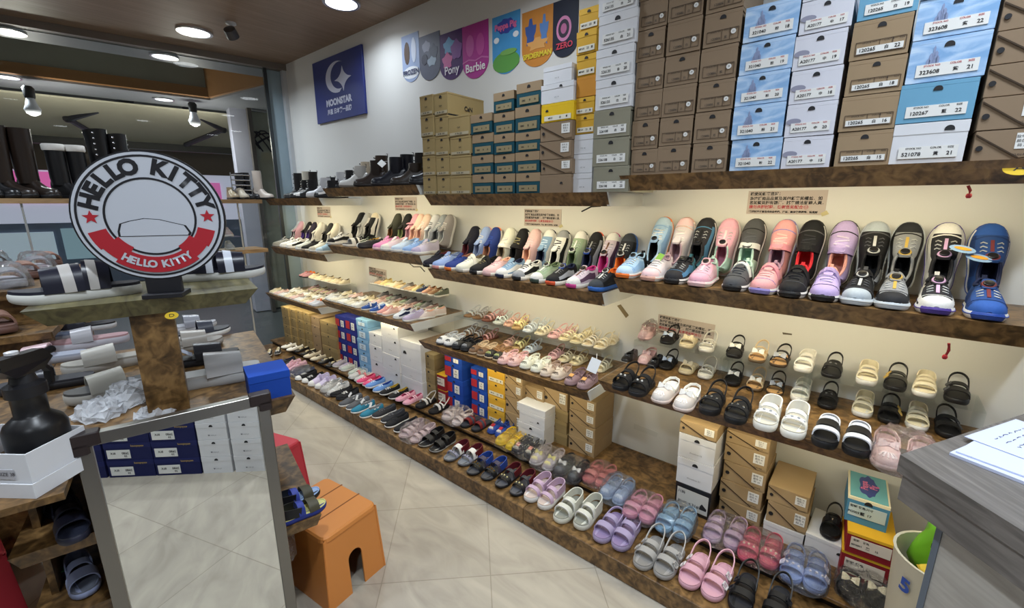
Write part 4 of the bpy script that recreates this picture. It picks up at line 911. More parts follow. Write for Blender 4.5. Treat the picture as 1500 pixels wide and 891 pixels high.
# ================================================================== lower shelf, second section
Z = LOWZ[2]; GL2 = 'sandals along the edge of the second lower shelf'
def l2(kind, L, l, r, ph, **k): pair(kind, L, l, r, Z, ph, GL2, **k)
l2('cage', .17, (641, 506), (652, 509), 'white cage sandal with dark sole at the far end', c='W', sole='DG', slot='DK', strap='LG')
l2('cage', .17, (664, 513), (676, 516), 'black cage sandal beside the white one', c='K', sole='K', slot='G')
l2('cage', .155, (689, 520), (700, 523), 'leopard brown cage sandal', c='#76563a', sole='#b9a58a', slot='K', strap='BG')
l2('cage', .155, (713, 527), (723, 530), 'black cage sandal with tan strap', c='#26231f', sole='BG', slot='#a9b06a', strap='TN')
l2('cage', .155, (731, 535), (746, 538), 'blush pink cage sandal with bow', c='#dfb5ad', sole='#cfa9a8', slot='#7a4f4c', bowc='#e6bdb2')
l2('cage', .155, (764, 542), (780, 547), 'ivory cage sandal with bow', c='#e2dfca', sole='#d2cfc0', slot='#6a6a5c', bowc='#ebe7cf')
l2('cage', .15, (794, 553), (810, 558), 'beige cage sandal with round cream patch', c='#d5c3ae', sole='#cbb8a9', slot='#4a3a30', bowc='#e8d6ba', strap='#b39a86')
l2('cage', .155, (830, 566), (849, 572), 'mauve cage sandal with orange and white toe patches', c='#9c7f80', sole='#8f7476', slot='#3c2a2c', patch='#e0a35a', strap='#8b6f70', )
tg = MB().box(-.025, .025, -.001, .001, -.035, .035).build('price_tag', card('#d5d9de')); tg.location = (-.985, 1.80, Z + .09); tg.rotation_euler = (-.5, .3, .3); tag(tg, 'white price tag hanging beside the mauve cage sandals', 'tag')
tgs = MB().tube([(0, 0, .035), (-.01, .01, .06)], .0015, 5).build('string', fabric('W'), tg)
YR2 = 1.955; HR2 = .118
riser(-2.14, -1.62, YR2 - .01, WY - .02, Z, HR2, 'clear acrylic riser under the silver and peach sandals')
riser(-1.60, -1.00, YR2 - .03, WY - .02, Z, HR2, 'clear acrylic riser under the cream sandals')
GU2 = 'small sandals on the risers of the second section'
for i, ((x, y), c, bed) in enumerate((((681, 466), 'silver', '#8a6a4c'), ((694, 469), 'silver-grey', '#7a5c42'), ((707, 466), 'dusty pink', '#7a4a3c'), ((723, 471), 'mint-white', '#cfd4cf'), ((740, 474), 'peach pink', '#d8b09c'), ((752, 490), 'cream-yellow', '#b99a6a'),
        ((768, 494), 'icy white', '#d5d8da'), ((785, 495), 'ivory', '#cfc3a6'), ((804, 498), 'rose pink', '#d9aeb0'), ((820, 503), 'champagne', '#d5c7a0'), ((837, 507), 'pale gold', '#cfc09a'), ((855, 510), 'off-white', '#c9b795'), ((873, 513), 'cream', '#d0c09a'))):
    hx = {'silver': '#b9bcbf', 'silver-grey': '#a5a5a6', 'dusty pink': '#c99a98', 'mint-white': '#c9d3cf', 'peach pink': '#dcb0a2', 'cream-yellow': '#e6dda0', 'icy white': '#cfd9e0', 'ivory': '#e3dcc2', 'rose pink': '#e0b3b3', 'champagne': '#dcd2b4', 'pale gold': '#d9cda8', 'off-white': '#e3dccb', 'cream': '#e4dac0'}[c]
    X = onY(x, y, YR2 - (.0 if i < 5 else .02)).x
    kk = dict(c=hx, bed=bed, sole=bed if i < 6 else hx, straps=((-.22, .15, .09), (-.03, .2, .06), (.12, .22, .05)), heel='loop', zs=.08, fin=leather, bowc=hx if i in (3, 5, 7, 10) else None)
    place('sandal', .15, (X, YR2 - (.0 if i < 5 else .02), Z + HR2), '%s small strap sandal on the riser, second section, front one' % c, GU2, R.uniform(-.2, .1), False, **kk)
    if i % 2 == 0: place('sandal', .13, (X + .02, YR2 + .085, Z + HR2), '%s small strap sandal on the riser, second section, behind its twin' % c, GU2, R.uniform(-.2, .2), True, **kk)
    if i % 4 != 3: place('sandal', .145, (X + .01, YR2 - .035, Z), '%s small strap sandal under the riser, second section' % c, GU2, R.uniform(-.2, .1), True, **kk)

# ================================================================== lower shelves, third and fourth sections: baby shoes
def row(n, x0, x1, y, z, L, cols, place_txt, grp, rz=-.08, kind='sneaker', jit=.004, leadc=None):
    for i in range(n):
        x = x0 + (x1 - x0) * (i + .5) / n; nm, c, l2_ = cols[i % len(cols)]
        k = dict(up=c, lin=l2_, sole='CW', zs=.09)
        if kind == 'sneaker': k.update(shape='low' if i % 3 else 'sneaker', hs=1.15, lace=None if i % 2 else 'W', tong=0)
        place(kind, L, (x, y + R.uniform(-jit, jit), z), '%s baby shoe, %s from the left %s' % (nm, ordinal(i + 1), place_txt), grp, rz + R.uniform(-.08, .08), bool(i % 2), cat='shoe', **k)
B_W = [('white', '#e2dfd4', '#7d7a70'), ('white', '#e2dfd4', '#7d7a70'), ('ivory', '#ded6bf', '#8a7c62'), ('ivory', '#ded6bf', '#8a7c62')]
B_M = [('cream', '#e4d8b8', '#9a8a66'), ('cream', '#e4d8b8', '#9a8a66'), ('blush', '#dfbfb2', '#b58f84'), ('blush', '#dfbfb2', '#b58f84'), ('white', '#e0ded6', '#8f8c84'), ('white', '#e0ded6', '#8f8c84')]
B_U3 = [('grey', '#9d9a98', '#6c6a68'), ('tan', '#c9a982', '#8a6c4c'), ('tan', '#c9a982', '#8a6c4c'), ('yellow-cream', '#e4d59a', '#a58c50'), ('yellow-cream', '#e4d59a', '#a58c50'), ('ivory', '#e2d8bc', '#9c8a60'), ('ivory', '#e2d8bc', '#9c8a60'), ('sand', '#d8c090', '#8f7848'), ('sand', '#d8c090', '#8f7848')]
Z = LOWZ[3]; g3 = 'baby shoes on the third lower shelf'
row(10, -3.42, -2.93, YL + .01, Z, .12, B_W, 'along the edge of the third lower shelf', g3)
for i, (x, y, nm, c, l) in enumerate(((541, 453, 'navy and white strap', '#2d4f92', 'W'), (550, 457, 'royal blue strap', '#3358a0', 'LB'), (556, 461, 'salmon pink', '#dfa096', 'PC'), (564, 463, 'pale salmon', '#e6b9a8', 'PC'), (574, 469, 'white baby trainer with navy stripes,', '#e0e0e0', 'N'), (588, 473, 'white and navy sporty', '#d4d6dc', 'K'))):
    p = onZ(x, y, Z); place('sneaker', .125 if i < 4 else .145, (p.x, YL + .006, Z), '%s small shoe at the edge of the third lower shelf' % nm, g3, -.1, bool(i % 2), up=c, lin=l, lace='W', side='N' if i > 3 else None, strap='W' if i < 2 else None)
for (x, y), sd in (((611, 474), 'left'), ((628, 477), 'right')):
    p = onZ(x, y, Z); place('sneaker', .16, (min(p.x, -2.35), YL + .004, Z), 'lilac mesh trainer at the near end of the third lower shelf, %s shoe' % sd, g3, -.15, sd == 'right', up='#b9aac0', lin='LL', lace='W', sole='W')
for (x, y), sd in (((648, 474), 'left'), ((660, 468), 'right')):
    place('sneaker', .14, (-2.335, YL + (.10 if sd == 'left' else .20), Z), 'pale pinkish white trainer behind the lilac pair, %s shoe' % sd, g3, -.3, sd == 'right', up='#dccdc6', lin='PC', lace='W')
row(17, -3.42, -2.50, YL + .135, Z, .118, B_M, 'in the second row of the third lower shelf', g3)
riser(-3.22, -2.32, 1.985, WY - .02, Z, .115, 'long clear acrylic riser with baby shoes on the third lower shelf')
row(13, -3.20, -2.62, 1.985, Z + .115, .115, B_U3, 'on the riser of the third lower shelf', g3)
for i, (nm, c, l) in enumerate((('navy', '#3a4668', 'LG'), ('pinkish tan', '#c69a82', 'BR'), ('brown', '#a98465', 'BR'), ('olive grey', '#6f7566', 'K'))):
    place('sneaker', .125, (-2.585 + i * .068, 1.985, Z + .115), '%s toddler shoe at the near end of the third riser' % nm, g3, -.12, bool(i % 2), up=c, lin=l, lace='CR', sole='CW')
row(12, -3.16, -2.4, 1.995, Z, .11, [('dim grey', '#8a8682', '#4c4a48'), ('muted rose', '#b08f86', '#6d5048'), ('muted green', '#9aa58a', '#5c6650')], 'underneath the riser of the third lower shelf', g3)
Z = LOWZ[4]; g4 = 'baby shoes on the farthest lower shelf'
row(17, -4.52, -3.60, YL + .01, Z, .11, B_M, 'along the edge of the farthest lower shelf', g4)
row(14, -4.40, -3.60, YL + .14, Z, .11, B_W, 'in the second row of the farthest lower shelf', g4)
riser(-4.46, -3.66, 1.985, WY - .02, Z, .13, 'clear acrylic riser with baby shoes on the farthest lower shelf')
row(13, -4.30, -3.68, 1.985, Z + .13, .11, [('cream', '#e4d9ba', '#5a4a38'), ('cream', '#e4d9ba', '#5a4a38'), ('brown striped', '#c9b79a', '#3a2c20')], 'on the riser of the farthest lower shelf', g4)
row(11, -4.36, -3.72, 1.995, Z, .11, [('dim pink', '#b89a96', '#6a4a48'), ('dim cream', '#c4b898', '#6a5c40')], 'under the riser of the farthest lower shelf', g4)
for i in range(2):
    place('sneaker', .13, (-4.43 + i * .07, 1.965, Z + .13), 'shiny mauve and orange wrapped shoe on the far end of the riser, %s one' % ('left', 'right')[i], g4, -.1, bool(i), up='#b98a94', lin='OR', ctr='OR', sole='K')
for i in range(2):
    place('sneaker', .115, (-3.655 + i * .06 - .02, YL + .008, Z), 'white shoe with orange back at the near end of the farthest lower shelf, %s one' % ('left', 'right')[i], g4, -.1, bool(i), up='#d5d5d8', ctr='OR', lin='OR')
# ================================================================== shoe boxes
INK = mat('#17171c', .7); INKW = mat('#e9e9e4', .6); REDINK = mat('#b53a44', .7); LINE = mat('#4a3a2c', .7)
PAPER = mat('#e3e3e0', .75, 0, .25)
def water(name, a, b_, c):
    m, nt, b = nodemat(name); L = nt.links; tc = nt.nodes.new('ShaderNodeTexCoord'); mp = nt.nodes.new('ShaderNodeMapping'); mp.inputs['Scale'].default_value = (9, 9, 22)
    L.new(tc.outputs['Object'], mp.inputs[0]); n = nt.nodes.new('ShaderNodeTexNoise'); n.inputs['Scale'].default_value = 1; n.inputs['Detail'].default_value = 5; n.inputs['Distortion'].default_value = 1.2
    L.new(mp.outputs[0], n.inputs['Vector']); r = ramp(nt, [(.35, a), (.5, b_), (.65, c)]); L.new(n.outputs['Fac'], r.inputs['Fac']); L.new(r.outputs['Color'], b.inputs['Base Color']); b.inputs['Roughness'].default_value = .4
    return m
WATER = water('watercolour_print', '#7fa9d6', '#a3c3e6', '#c6daf0')
KRAFT = card('#9a8468'); KRAFTD = card('#8a7660'); KRAFT2 = card('#a58d6a'); WHITEB = card('#d9dade'); TEALB = card('#1b4a57'); SILV = mat('#a8a592', .35, .5, .5, .06, 8)
def halfdisc(r, n=12, rect=0):
    p = [(r * math.cos(PI * i / n), r * math.sin(PI * i / n)) for i in range(n + 1)]
    return p + [(-r, -rect), (r, -rect)] if rect else p
def flat(pts, y=-.0012, t=.0008): return MB().prism(pts, y, y + t)
def rect(x0, x1, z0, z1, y=-.0012, t=.0008): return MB().box(x0, x1, y, y + t, z0, z1)
def boxo(kind, w, h, d, label, group, **k):
    """origin: middle of the bottom front edge; front faces -y"""
    o = empty('shoe_box'); tag(o, label, 'box', group); hw_ = w / 2; lh = k.get('lidh', h * (.42 if kind == 'tealtop' else .28))
    style = dict(kraft=(KRAFTD, KRAFTD), kraft2=(KRAFT, KRAFT), diag=(KRAFT2 if k.get('warm') else KRAFTD, None), white=(WHITEB, WHITEB), watercolour=(WATER, WATER), blob=(card('#d3d4de'), card('#d3d4de')), tealtop=(TEALB, KRAFT),
                 silver=(SILV, SILV), yellow=(card('#d2a437'), card('#d8ab3c')), deepyellow=(card('#e2bb22'), card('#e2bb22')), orange=(card('#c88a34'), card('#c88a34')), skyblue=(card('#6ba0bf'), card('#6ba0bf')), blue=(card('#1c46a4'), card('#1f4cae')), navy=(card('#232d7c'), card('#27338a')),
                 lightblue=(card('#78a8d2'), card('#86b4da')), gold=(card('#93805a'), card('#a28d62')), black=(mat('#15161a', .35), mat('#15161a', .35)), red=(card('#8c1f28'), card('#d9a92c')), navyref=(card('#1c2150'), card('#20265a')), cn=(card('#a59063'), card('#a59063')), peppa=(card('#4c86ae'), card('#e6e0c8')))[kind]
    body, lid = style
    if kind == 'diag':
        MB().box(-hw_, hw_, 0, d, 0, h - .0005, .0012).build('body', body, o)
        # tuck-in flap: folded edge running diagonally across the end
        MB().prism([(-hw_ * .98, h - .001), (hw_ * .98, h - .001), (hw_ * .98, h * .12), (hw_ * .55, h * .06), (-hw_ * .98, h * .88)], -.003, .0).build('flap', body, o)
        MB().lathe([(min(w, h) * .09, -.0036), (min(w, h) * .09, -.002)], 16, (-hw_ * .78, 0, h * .42), 'y').build('finger_hole', INK, o)
    else:
        MB().box(-hw_ + .0012, hw_ - .0012, .0012, d - .0012, 0, h - lh * .5, .0).build('body', body, o)
        ov = .0 if kind in ('white', 'blue', 'gold', 'black', 'cn', 'yellow', 'red', 'lightblue', 'navy', 'navyref', 'tealtop') else None
        lz = h - lh if ov is not None else h - .012
        MB().box(-hw_, hw_, 0, d, lz, h - .0006, .001).build('lid', lid or body, o)
        if ov is None: MB().box(-hw_, hw_, 0, .0015, 0.0006, h - .012).build('front_flap', body if kind != 'tealtop' else KRAFT, o)
    r = min(w, h) * .095
    def hole(x, z, rr=r, up=True):
        p = [(x + a, z + (b if up else -b)) for a, b in halfdisc(rr, 10, rr * .25)]
        flat(p, -.0016, .0012).build('finger_hole', INK, o)
    hx = k.get('hx', 0)
    if k.get('hole', True) and kind not in ('diag', 'black', 'red', 'navyref', 'peppa', 'navy'): hole(hx * w, h * k.get('hz', .80))
    def label_strip(x0, x1, z0, z1, m, texts, nm='label'):
        p = rect(x0, x1, z0, z1, -.0022, .0012).build(nm, m, o)
        for s, x, z, sz, col in texts: lettering(s, sz, col, p, (x, -.0028, z), sz * .02)
        return p
    num = k.get('num'); sz_ = k.get('size'); cc = k.get('col', '白')
    if num:
        z0, z1 = h * .12, h * .40
        lab = PAPER
        if kind in ('kraft2', 'kraft'):
            fr = MB(); x0, x1 = -hw_ * .82, hw_ * .88
            for a in (z0, z1 + h * .05): fr.box(x0, x1, -.0018, -.0008, a, a + .0012)
            for a in (x0, x0 + (x1 - x0) * .48, x0 + (x1 - x0) * .74, x1): fr.box(a, a + .0012, -.0018, -.0008, z0, z1 + h * .05)
            fp_ = fr.build('printed_table', LINE, o)
            for s_, x in (('STOCK NO', -.40), ('COLOR', .26), ('SIZE', .68)): lettering(s_, h * .062, INK, fp_, (x * hw_ + .06 * hw_, -.0026, z1 + h * .01))
        if kind == 'kraft':
            p = MB().lathe([(h * .075, -.003), (h * .075, -.001)], 18, (hw_ * .62, 0, h * .34), 'y').build('round_sticker', PAPER, o)
            lettering(sz_ or '18', h * .07, INK, p, (hw_ * .62, -.0034, h * .34)); lettering(num, h * .1, INK, o.children[-2], (-hw_ * .32, -.0026, z0 + h * .09)); lettering(cc, h * .09, INK, o.children[-2], (hw_ * .22, -.0026, z0 + h * .09))
        else:
            if kind not in ('kraft2',):
                for s_, x in (('STOCK NO', -.42), ('COLOR', .22), ('SIZE', .66)): pass
            zz0, zz1 = (h * .15, h * .31) if kind == 'kraft2' else (h * .13, h * .42)
            t_ = [(num, -hw_ * .40, (zz0 + zz1) / 2 if kind == 'kraft2' else zz0 + h * .1, h * .125, INK), (cc, hw_ * .26, (zz0 + zz1) / 2 if kind == 'kraft2' else zz0 + h * .1, h * .1, INK), (sz_ or '18', hw_ * .62, (zz0 + zz1) / 2 if kind == 'kraft2' else zz0 + h * .1, h * .125, INK)]
            if kind != 'kraft2': t_ += [('STOCK NO', -hw_ * .36, zz1 - h * .045, h * .06, REDINK if kind in ('watercolour', 'blob') else INK), ('COLOR', hw_ * .24, zz1 - h * .045, h * .06, REDINK if kind in ('watercolour', 'blob') else INK), ('SIZE', hw_ * .62, zz1 - h * .045, h * .06, REDINK if kind in ('watercolour', 'blob') else INK)]
            label_strip(-hw_ * .76, hw_ * .82, zz0, zz1, lab, t_)
    if kind == 'blob': flat([(-hw_ * .98 + (math.sin(a) * .5 + .5) * hw_ * .62, h * .47 + math.cos(a) * h * .1) for a in [2 * PI * i / 16 for i in range(16)]], -.0018, .001).build('printed_patch', mat('#8b8ca0', .5), o)
    if kind == 'watercolour':
        b = MB()
        for x, z0, z1, wd in ((-.42, .42, .62, .05), (-.36, .42, .78, .03), (-.30, .42, .66, .05), (-.48, .42, .5, .05), (-.25, .42, .54, .05)): b.prism([((x - wd) * hw_, z0 * h), ((x + wd) * hw_, z0 * h), ((x + wd) * hw_, z1 * h), (x * hw_, (z1 + .06) * h), ((x - wd) * hw_, z1 * h)], -.0018, -.0008)
        b.build('printed_shape', mat('#8694b8', .6), o)
    if kind == 'tealtop':
        label_strip(-hw_ * .72, hw_ * .78, h * .1, h * .40, card('#958868'), [('1840', -hw_ * .4, h * .24, h * .11, INK), ('8', hw_ * .1, h * .24, h * .12, INK), ('35', hw_ * .5, h * .24, h * .1, INK)])
        if k.get('side'): lettering('TWO', h * .55, INK, o, (hw_ + .0008, d * .35, h * .55), .004, (0, 0, PI / 2))
    if kind == 'cn':
        MB().box(-hw_ * .995, hw_ * .995, .003, d, h * .0, .006).build('dark_base', INK, o)
        label_strip(-hw_ * .85, hw_ * .9, h * .06, h * .2, card('#b8ad92'), [('CaN', 0, h * .42, h * .11, INK), ('38  BK  2201', 0, h * .13, h * .1, INK)])
        if k.get('side'): lettering('CaN', h * .3, INK, o, (hw_ + .0008, d * .55, h * .4), .001, (0, 0, PI / 2))
    if kind == 'diag':
        lb_ = rect(hw_ * .36, hw_ * .86, h * .35, h * .86, -.0044, .0012).build('label', PAPER, o)
        for s_, z_ in (('款号 35', .74), ('颜色 K', .6), ('码 24', .46)): lettering(s_, h * .11, INK, lb_, (hw_ * .61, -.005, h * z_))
        fl = MB(); fl.ribbon([(-hw_ * .98, -.0034, h * .88), (hw_ * .55, -.0034, h * .06)], (0, 1, 0), .0012, .0035); fl.build('fold_line', mat('#3a2a1a', .8), o)
        if k.get('print'): lettering('YUN-KE', h * .1, INK, o, (hw_ * .6, -.004, h * .16))
    if kind in ('white', 'silver') and not num and not k.get('plain'):
        lettering(k.get('txt', 'SIZE  BK'), h * .09, mat('#777a80', .6), o, (0, -.0018, h * .28))
    if kind in ('yellow', 'deepyellow'):
        label_strip(-hw_ * .8, hw_ * .85, h * .08, h * .34, card('#e3dfce'), [('MF-01', -hw_ * .4, h * .21, h * .13, INK), ('23', hw_ * .2, h * .21, h * .14, INK), ('黄', hw_ * .6, h * .21, h * .12, INK)])
    if kind in ('blue', 'navy') and not k.get('plain'):
        rect(-hw_ * .98, -hw_ * .25, h * .12, h * .72, -.0018, .001).build('red_emblem', mat('#b52a35', .5), o)
        label_strip(hw_ * .05, hw_ * .62, h * .12, h * .66, PAPER, [('35', hw_ * .33, h * .52, h * .15, INK), ('BLK', hw_ * .33, h * .34, h * .13, INK), ('||||', hw_ * .33, h * .2, h * .1, INK)])
    if kind == 'lightblue': label_strip(-hw_ * .6, hw_ * .5, h * .15, h * .62, card('#c9dcec'), [('A-203', -.05 * hw_, h * .46, h * .14, INK), ('24 BL', -.05 * hw_, h * .27, h * .14, INK)])
    if kind == 'gold': lettering('ii', h * .3, INK, o, (0, -.0018, h * .36)); lettering('23-45-W', h * .11, INK, o, (0, -.0018, h * .13))
    if kind == 'black':
        label_strip(-hw_ * .88, hw_ * .88, h * .14, h * .84, card('#c9c9c6'), [('尺码', -hw_ * .62, h * .7, h * .12, INK), ('20168', -hw_ * .55, h * .34, h * .12, INK), ('K', -hw_ * .1, h * .34, h * .12, INK), ('31#', hw_ * .2, h * .34, h * .15, INK)])
        MB().loft([[(hw_ * .42, -.003, h * .3), (hw_ * .8, -.003, h * .3), (hw_ * .82, -.003, h * .38), (hw_ * .55, -.003, h * .52), (hw_ * .45, -.003, h * .42)], [(hw_ * .42, -.002, h * .3), (hw_ * .8, -.002, h * .3), (hw_ * .82, -.002, h * .38), (hw_ * .55, -.002, h * .52), (hw_ * .45, -.002, h * .42)]]).build('printed_sandal', INK, o)
    if kind == 'red':
        label_strip(-hw_ * .82, hw_ * .82, h * .3, h * .8, card('#d9cfc4'), [('型號', -hw_ * .6, h * .68, h * .1, INK), ('顏色', -hw_ * .2, h * .68, h * .1, INK), ('MF8801', -hw_ * .55, h * .46, h * .11, INK), ('黑', -hw_ * .1, h * .46, h * .14, INK), ('15', hw_ * .25, h * .46, h * .12, INK)])
    if kind == 'peppa':
        label_strip(-hw_ * .88, hw_ * .88, h * .28, h * .76, card('#b9ccd4'), [('型號', -hw_ * .66, h * .66, h * .1, INK), ('顏色', -hw_ * .26, h * .66, h * .1, INK), ('尺寸', hw_ * .1, h * .66, h * .1, INK), ('PG003', -hw_ * .62, h * .43, h * .12, INK), ('藍', -hw_ * .2, h * .43, h * .14, INK), ('17', hw_ * .12, h * .43, h * .13, INK)])
        hole(0, h * .84, r * 1.2)
        pt = MB().loft([[(-hw_ + .006, .006, h), (hw_ - .006, .006, h), (hw_ - .006, d - .006, h), (-hw_ + .006, d - .006, h)], [(-hw_ + .006, .006, h + .0012), (hw_ - .006, .006, h + .0012), (hw_ - .006, d - .006, h + .0012), (-hw_ + .006, d - .006, h + .0012)]]).build('lid_print', card('#6fb0bd'), o)
        cl = [((.045 + .006 * math.cos(5 * a)) * math.cos(a) * .62, d * .52 + (.075 + .007 * math.cos(8 * a)) * math.sin(a)) for a in [2 * PI * i / 40 for i in range(40)]]
        c_ = MB().slab(cl, h + .0012, h + .0022).build('logo_cloud', mat('#3a4a90', .5), pt)
        for s_, xx in (('Peppa', -.012), ('Pig', .016)): lettering(s_, .03, mat('#ea7fb0', .5), c_, (xx, d * .52, h + .0028), .0008, (-PI / 2, 0, PI / 2), .9)
    if kind == 'navyref':
        label_strip(-hw_ * .1, hw_ * .88, h * .12, h * .62, PAPER, [('2680', hw_ * .1, h * .42, h * .18, INK), ('39', hw_ * .1, h * .24, h * .16, INK), ('BLK', hw_ * .62, h * .42, h * .16, INK)])
        lettering('easyspeed', h * .16, mat('#c9a94a', .5), o, (-hw_ * .45, -.0018, h * .84))
    return o
def stack(xl, xr, ys, yb, rows, group, d=.27, z0=None, jit=.004, rz=0., place_='', first=None):
    """xl, xr: photo pixels of the front face at its bottom; ys: pixel heights of the joints from the bottom up; rows: [(kind, label, kwargs)]"""
    ym = ys[0]; X0 = onY(xl, ym, yb).x; X1 = onY(xr, ym, yb).x; xm = (xl + xr) / 2
    zs = [onY(xm, y, yb).z for y in ys]
    if z0 is not None:
        dz = z0 - zs[0]; zs = [z + dz for z in zs]
    w = X1 - X0; out = []
    for i, (kind, lab, k) in enumerate(rows):
        k = dict(k); dx = k.pop('dx', 0); ww = w * k.pop('wf', 1.); dy = k.pop('dy', 0)
        o = boxo(kind, ww, zs[i + 1] - zs[i] - .0015, k.pop('d', d), lab, group, **k)
        o.location = ((X0 + X1) / 2 + dx + R.uniform(-jit, jit), yb + dy + R.uniform(0, jit), zs[i]); o.rotation_euler = (0, 0, rz + R.uniform(-.012, .012)); out.append(o)
    return out
LV = ['bottom of its stack', 'second from the bottom', 'third from the bottom', 'fourth from the bottom', 'fifth from the bottom', 'sixth from the bottom', 'seventh from the bottom', 'eighth from the bottom']
def rows(kind, name, n, ks=None, start=0): return [(kind, '%s, %s' % (name, LV[start + i]), (ks[i] if ks else {})) for i in range(n)]
GB = 'shoe boxes stacked on the nearest upper shelf'; YB = 1.80; ZB = TOPZ[1]
sizes = ['19', '20', '21', '22', '18', '17', '16']
stack(923, 960.6, [255, 217, 174, 132, 88, 43, 0, -40], YB, rows('kraft', 'brown box in the narrow column beside the white ones', 7, [dict(num='120886', size=str(15 + i), col='黑', hole=i not in (2, 3, 5)) for i in range(7)]), GB, z0=ZB)
stack(962.5, 1009, [254, 212, 170, 125, 80, 31, -15], YB, rows('kraft', 'brown shoe box in the second brown column', 6, [dict(num='120886', size=str(16 + i), hole=i in (0, 1, 3)) for i in range(6)]), GB, z0=ZB)
stack(1012, 1062, [251.5, 207.5, 162, 118, 69, 20, -30], YB, rows('kraft', 'brown box in the column left of the sky-blue ones', 6, [dict(num='120886', size=str(17 + i), col='藍', hole=i != 3) for i in range(6)]), GB, z0=ZB)
stack(1066.8, 1139.7, [249, 202, 152.5, 107, 60, 8], YB, rows('watercolour', 'pale blue watercolour-print box numbered 321040', 5, [dict(num='321040', size=s, col='粉') for s in ('22', '21', '20', '19', '18')]), GB, z0=ZB)
stack(1142.6, 1213, [244.6, 197.5, 149, 100, 48.7, 1.5, -45], YB, rows('blob', 'white box with grey patch numbered A20177', 6, [dict(num='A20177', size=s, col='中') for s in ('15', '20', '18', '19', '17', '16')]), GB, z0=ZB)
stack(1220, 1300, [242, 190, 138, 86.5, 30, -22], YB, rows('kraft2', 'kraft box numbered 120265', 4, [dict(num='120265', size=s, hole=s != '16') for s in ('15', '16', '18', '22')]) + [('skyblue', 'teal-blue box numbered 120265 on top of the kraft ones', dict(num='120265', size='19'))], GB, z0=ZB)
stack(1302, 1411, [238.4, 177.7, 119.5, 56.6, -2, -58], YB, [('white', 'white box with faded number 521078 below the blue ones', dict(num='521078', size='21', col='黃', hx=.25)), ('skyblue', 'plain light blue box numbered 120267', dict(num='120267', size='22', col='藍')),
      ('watercolour', 'blue watercolour-print box 323608 in size 21', dict(num='323608', size='21', col='紫')), ('watercolour', 'blue watercolour-print box 323608 in size 22', dict(num='323608', size='22', col='紫')), ('watercolour', 'blue watercolour-print box cut by the top edge of the photo', dict(num='323608', size='23', col='紫'))], GB, z0=ZB)
stack(1422, 1512, [231, 185.5, 136.8, 89.6, 41, -6, -52], YB, rows('diag', 'brown folded-flap box at the right edge', 6, [dict(print=1) for i in range(6)]), GB, z0=ZB)
GB2 = 'shoe boxes stacked on the second upper shelf'; Z2 = TOPZ[2]
C1 = [282.5, 254.5, 224.6, 196.5, 165]
stack(620.7, 639, C1 + [134], YB, rows('cn', 'khaki boot box in the leftmost column', 5, [dict(lidh=.01) for i in range(5)]), GB2, z0=Z2, d=.30)
stack(640, 659, C1 + [131], YB, rows('cn', 'khaki boot box in the second column from the left', 5, [dict(lidh=.01, side=(i == 4)) for i in range(5)]), GB2, z0=Z2, d=.30)
stack(660, 690, C1, YB, rows('cn', 'wide khaki boot box beside the teal-banded boxes', 4, [dict(lidh=.01, hole=i == 2) for i in range(4)]), GB2, z0=Z2, d=.30)
stack(691.7, 722, [281.6, 252, 224, 192, 163], YB, rows('tealtop', 'teal-banded kraft box in the shortest teal column', 4), GB2, z0=Z2)
stack(724, 753, [281.6, 252, 223, 193, 161, 131], YB, rows('tealtop', 'teal-banded kraft box in the middle teal column', 5), GB2, z0=Z2)
stack(755, 790, [281.6, 251, 220, 191, 153, 118], YB, rows('tealtop', 'teal-banded kraft box in the tallest teal column', 5, [dict(side=i in (2, 4)) for i in range(5)]), GB2, z0=Z2)
stack(790.5, 836, [280.6, 253, 231, 204, 176, 148, 119, 93], YB, [('kraft', 'plain brown box with lid under the folded-flap boxes', dict(hx=.2, hz=.5))] + rows('diag', 'brown folded-flap box between teal and white boxes', 3, start=1) +
      [('deepyellow', 'bright yellow box between brown and white boxes', dict(hx=-.32, hz=.6)), ('white', 'white box on the bright yellow one', dict(hx=.12)), ('white', 'small white lidded box topping the yellow and white stack', dict(wf=.86, hole=False))], GB2, z0=Z2, d=.25)
stack(838.8, 866, [280, 251, 223, 194, 166, 140, 110, 77, 43, 10], YB + .02, rows('white', 'white box in the narrow column beside the silver boxes', 3, [dict(hole=False)] * 3) + [('yellow', 'yellow box with white label, %s yellow one from the bottom' % ORD[i], {}) for i in range(2)] + [('orange', 'plain orange box among the yellow ones', dict(hole=False))] + [('yellow', 'yellow box with white label, %s yellow one from the bottom' % ORD[i], {}) for i in range(2, 5)], GB2, z0=Z2, d=.25)
stack(866.5, 918, [279, 241, 199, 157, 112, 67, 18, -25], YB - .015, rows('silver', 'shiny silver box numbered 226108', 3, [dict(num='226108', size=s) for s in ('22', '21', '20')]) + rows('white', 'white box numbered 526135 on the silver ones', 4, [dict(num='526135', size=s, col='白') for s in ('19', '20', '21', '22')], 3), GB2, z0=Z2)
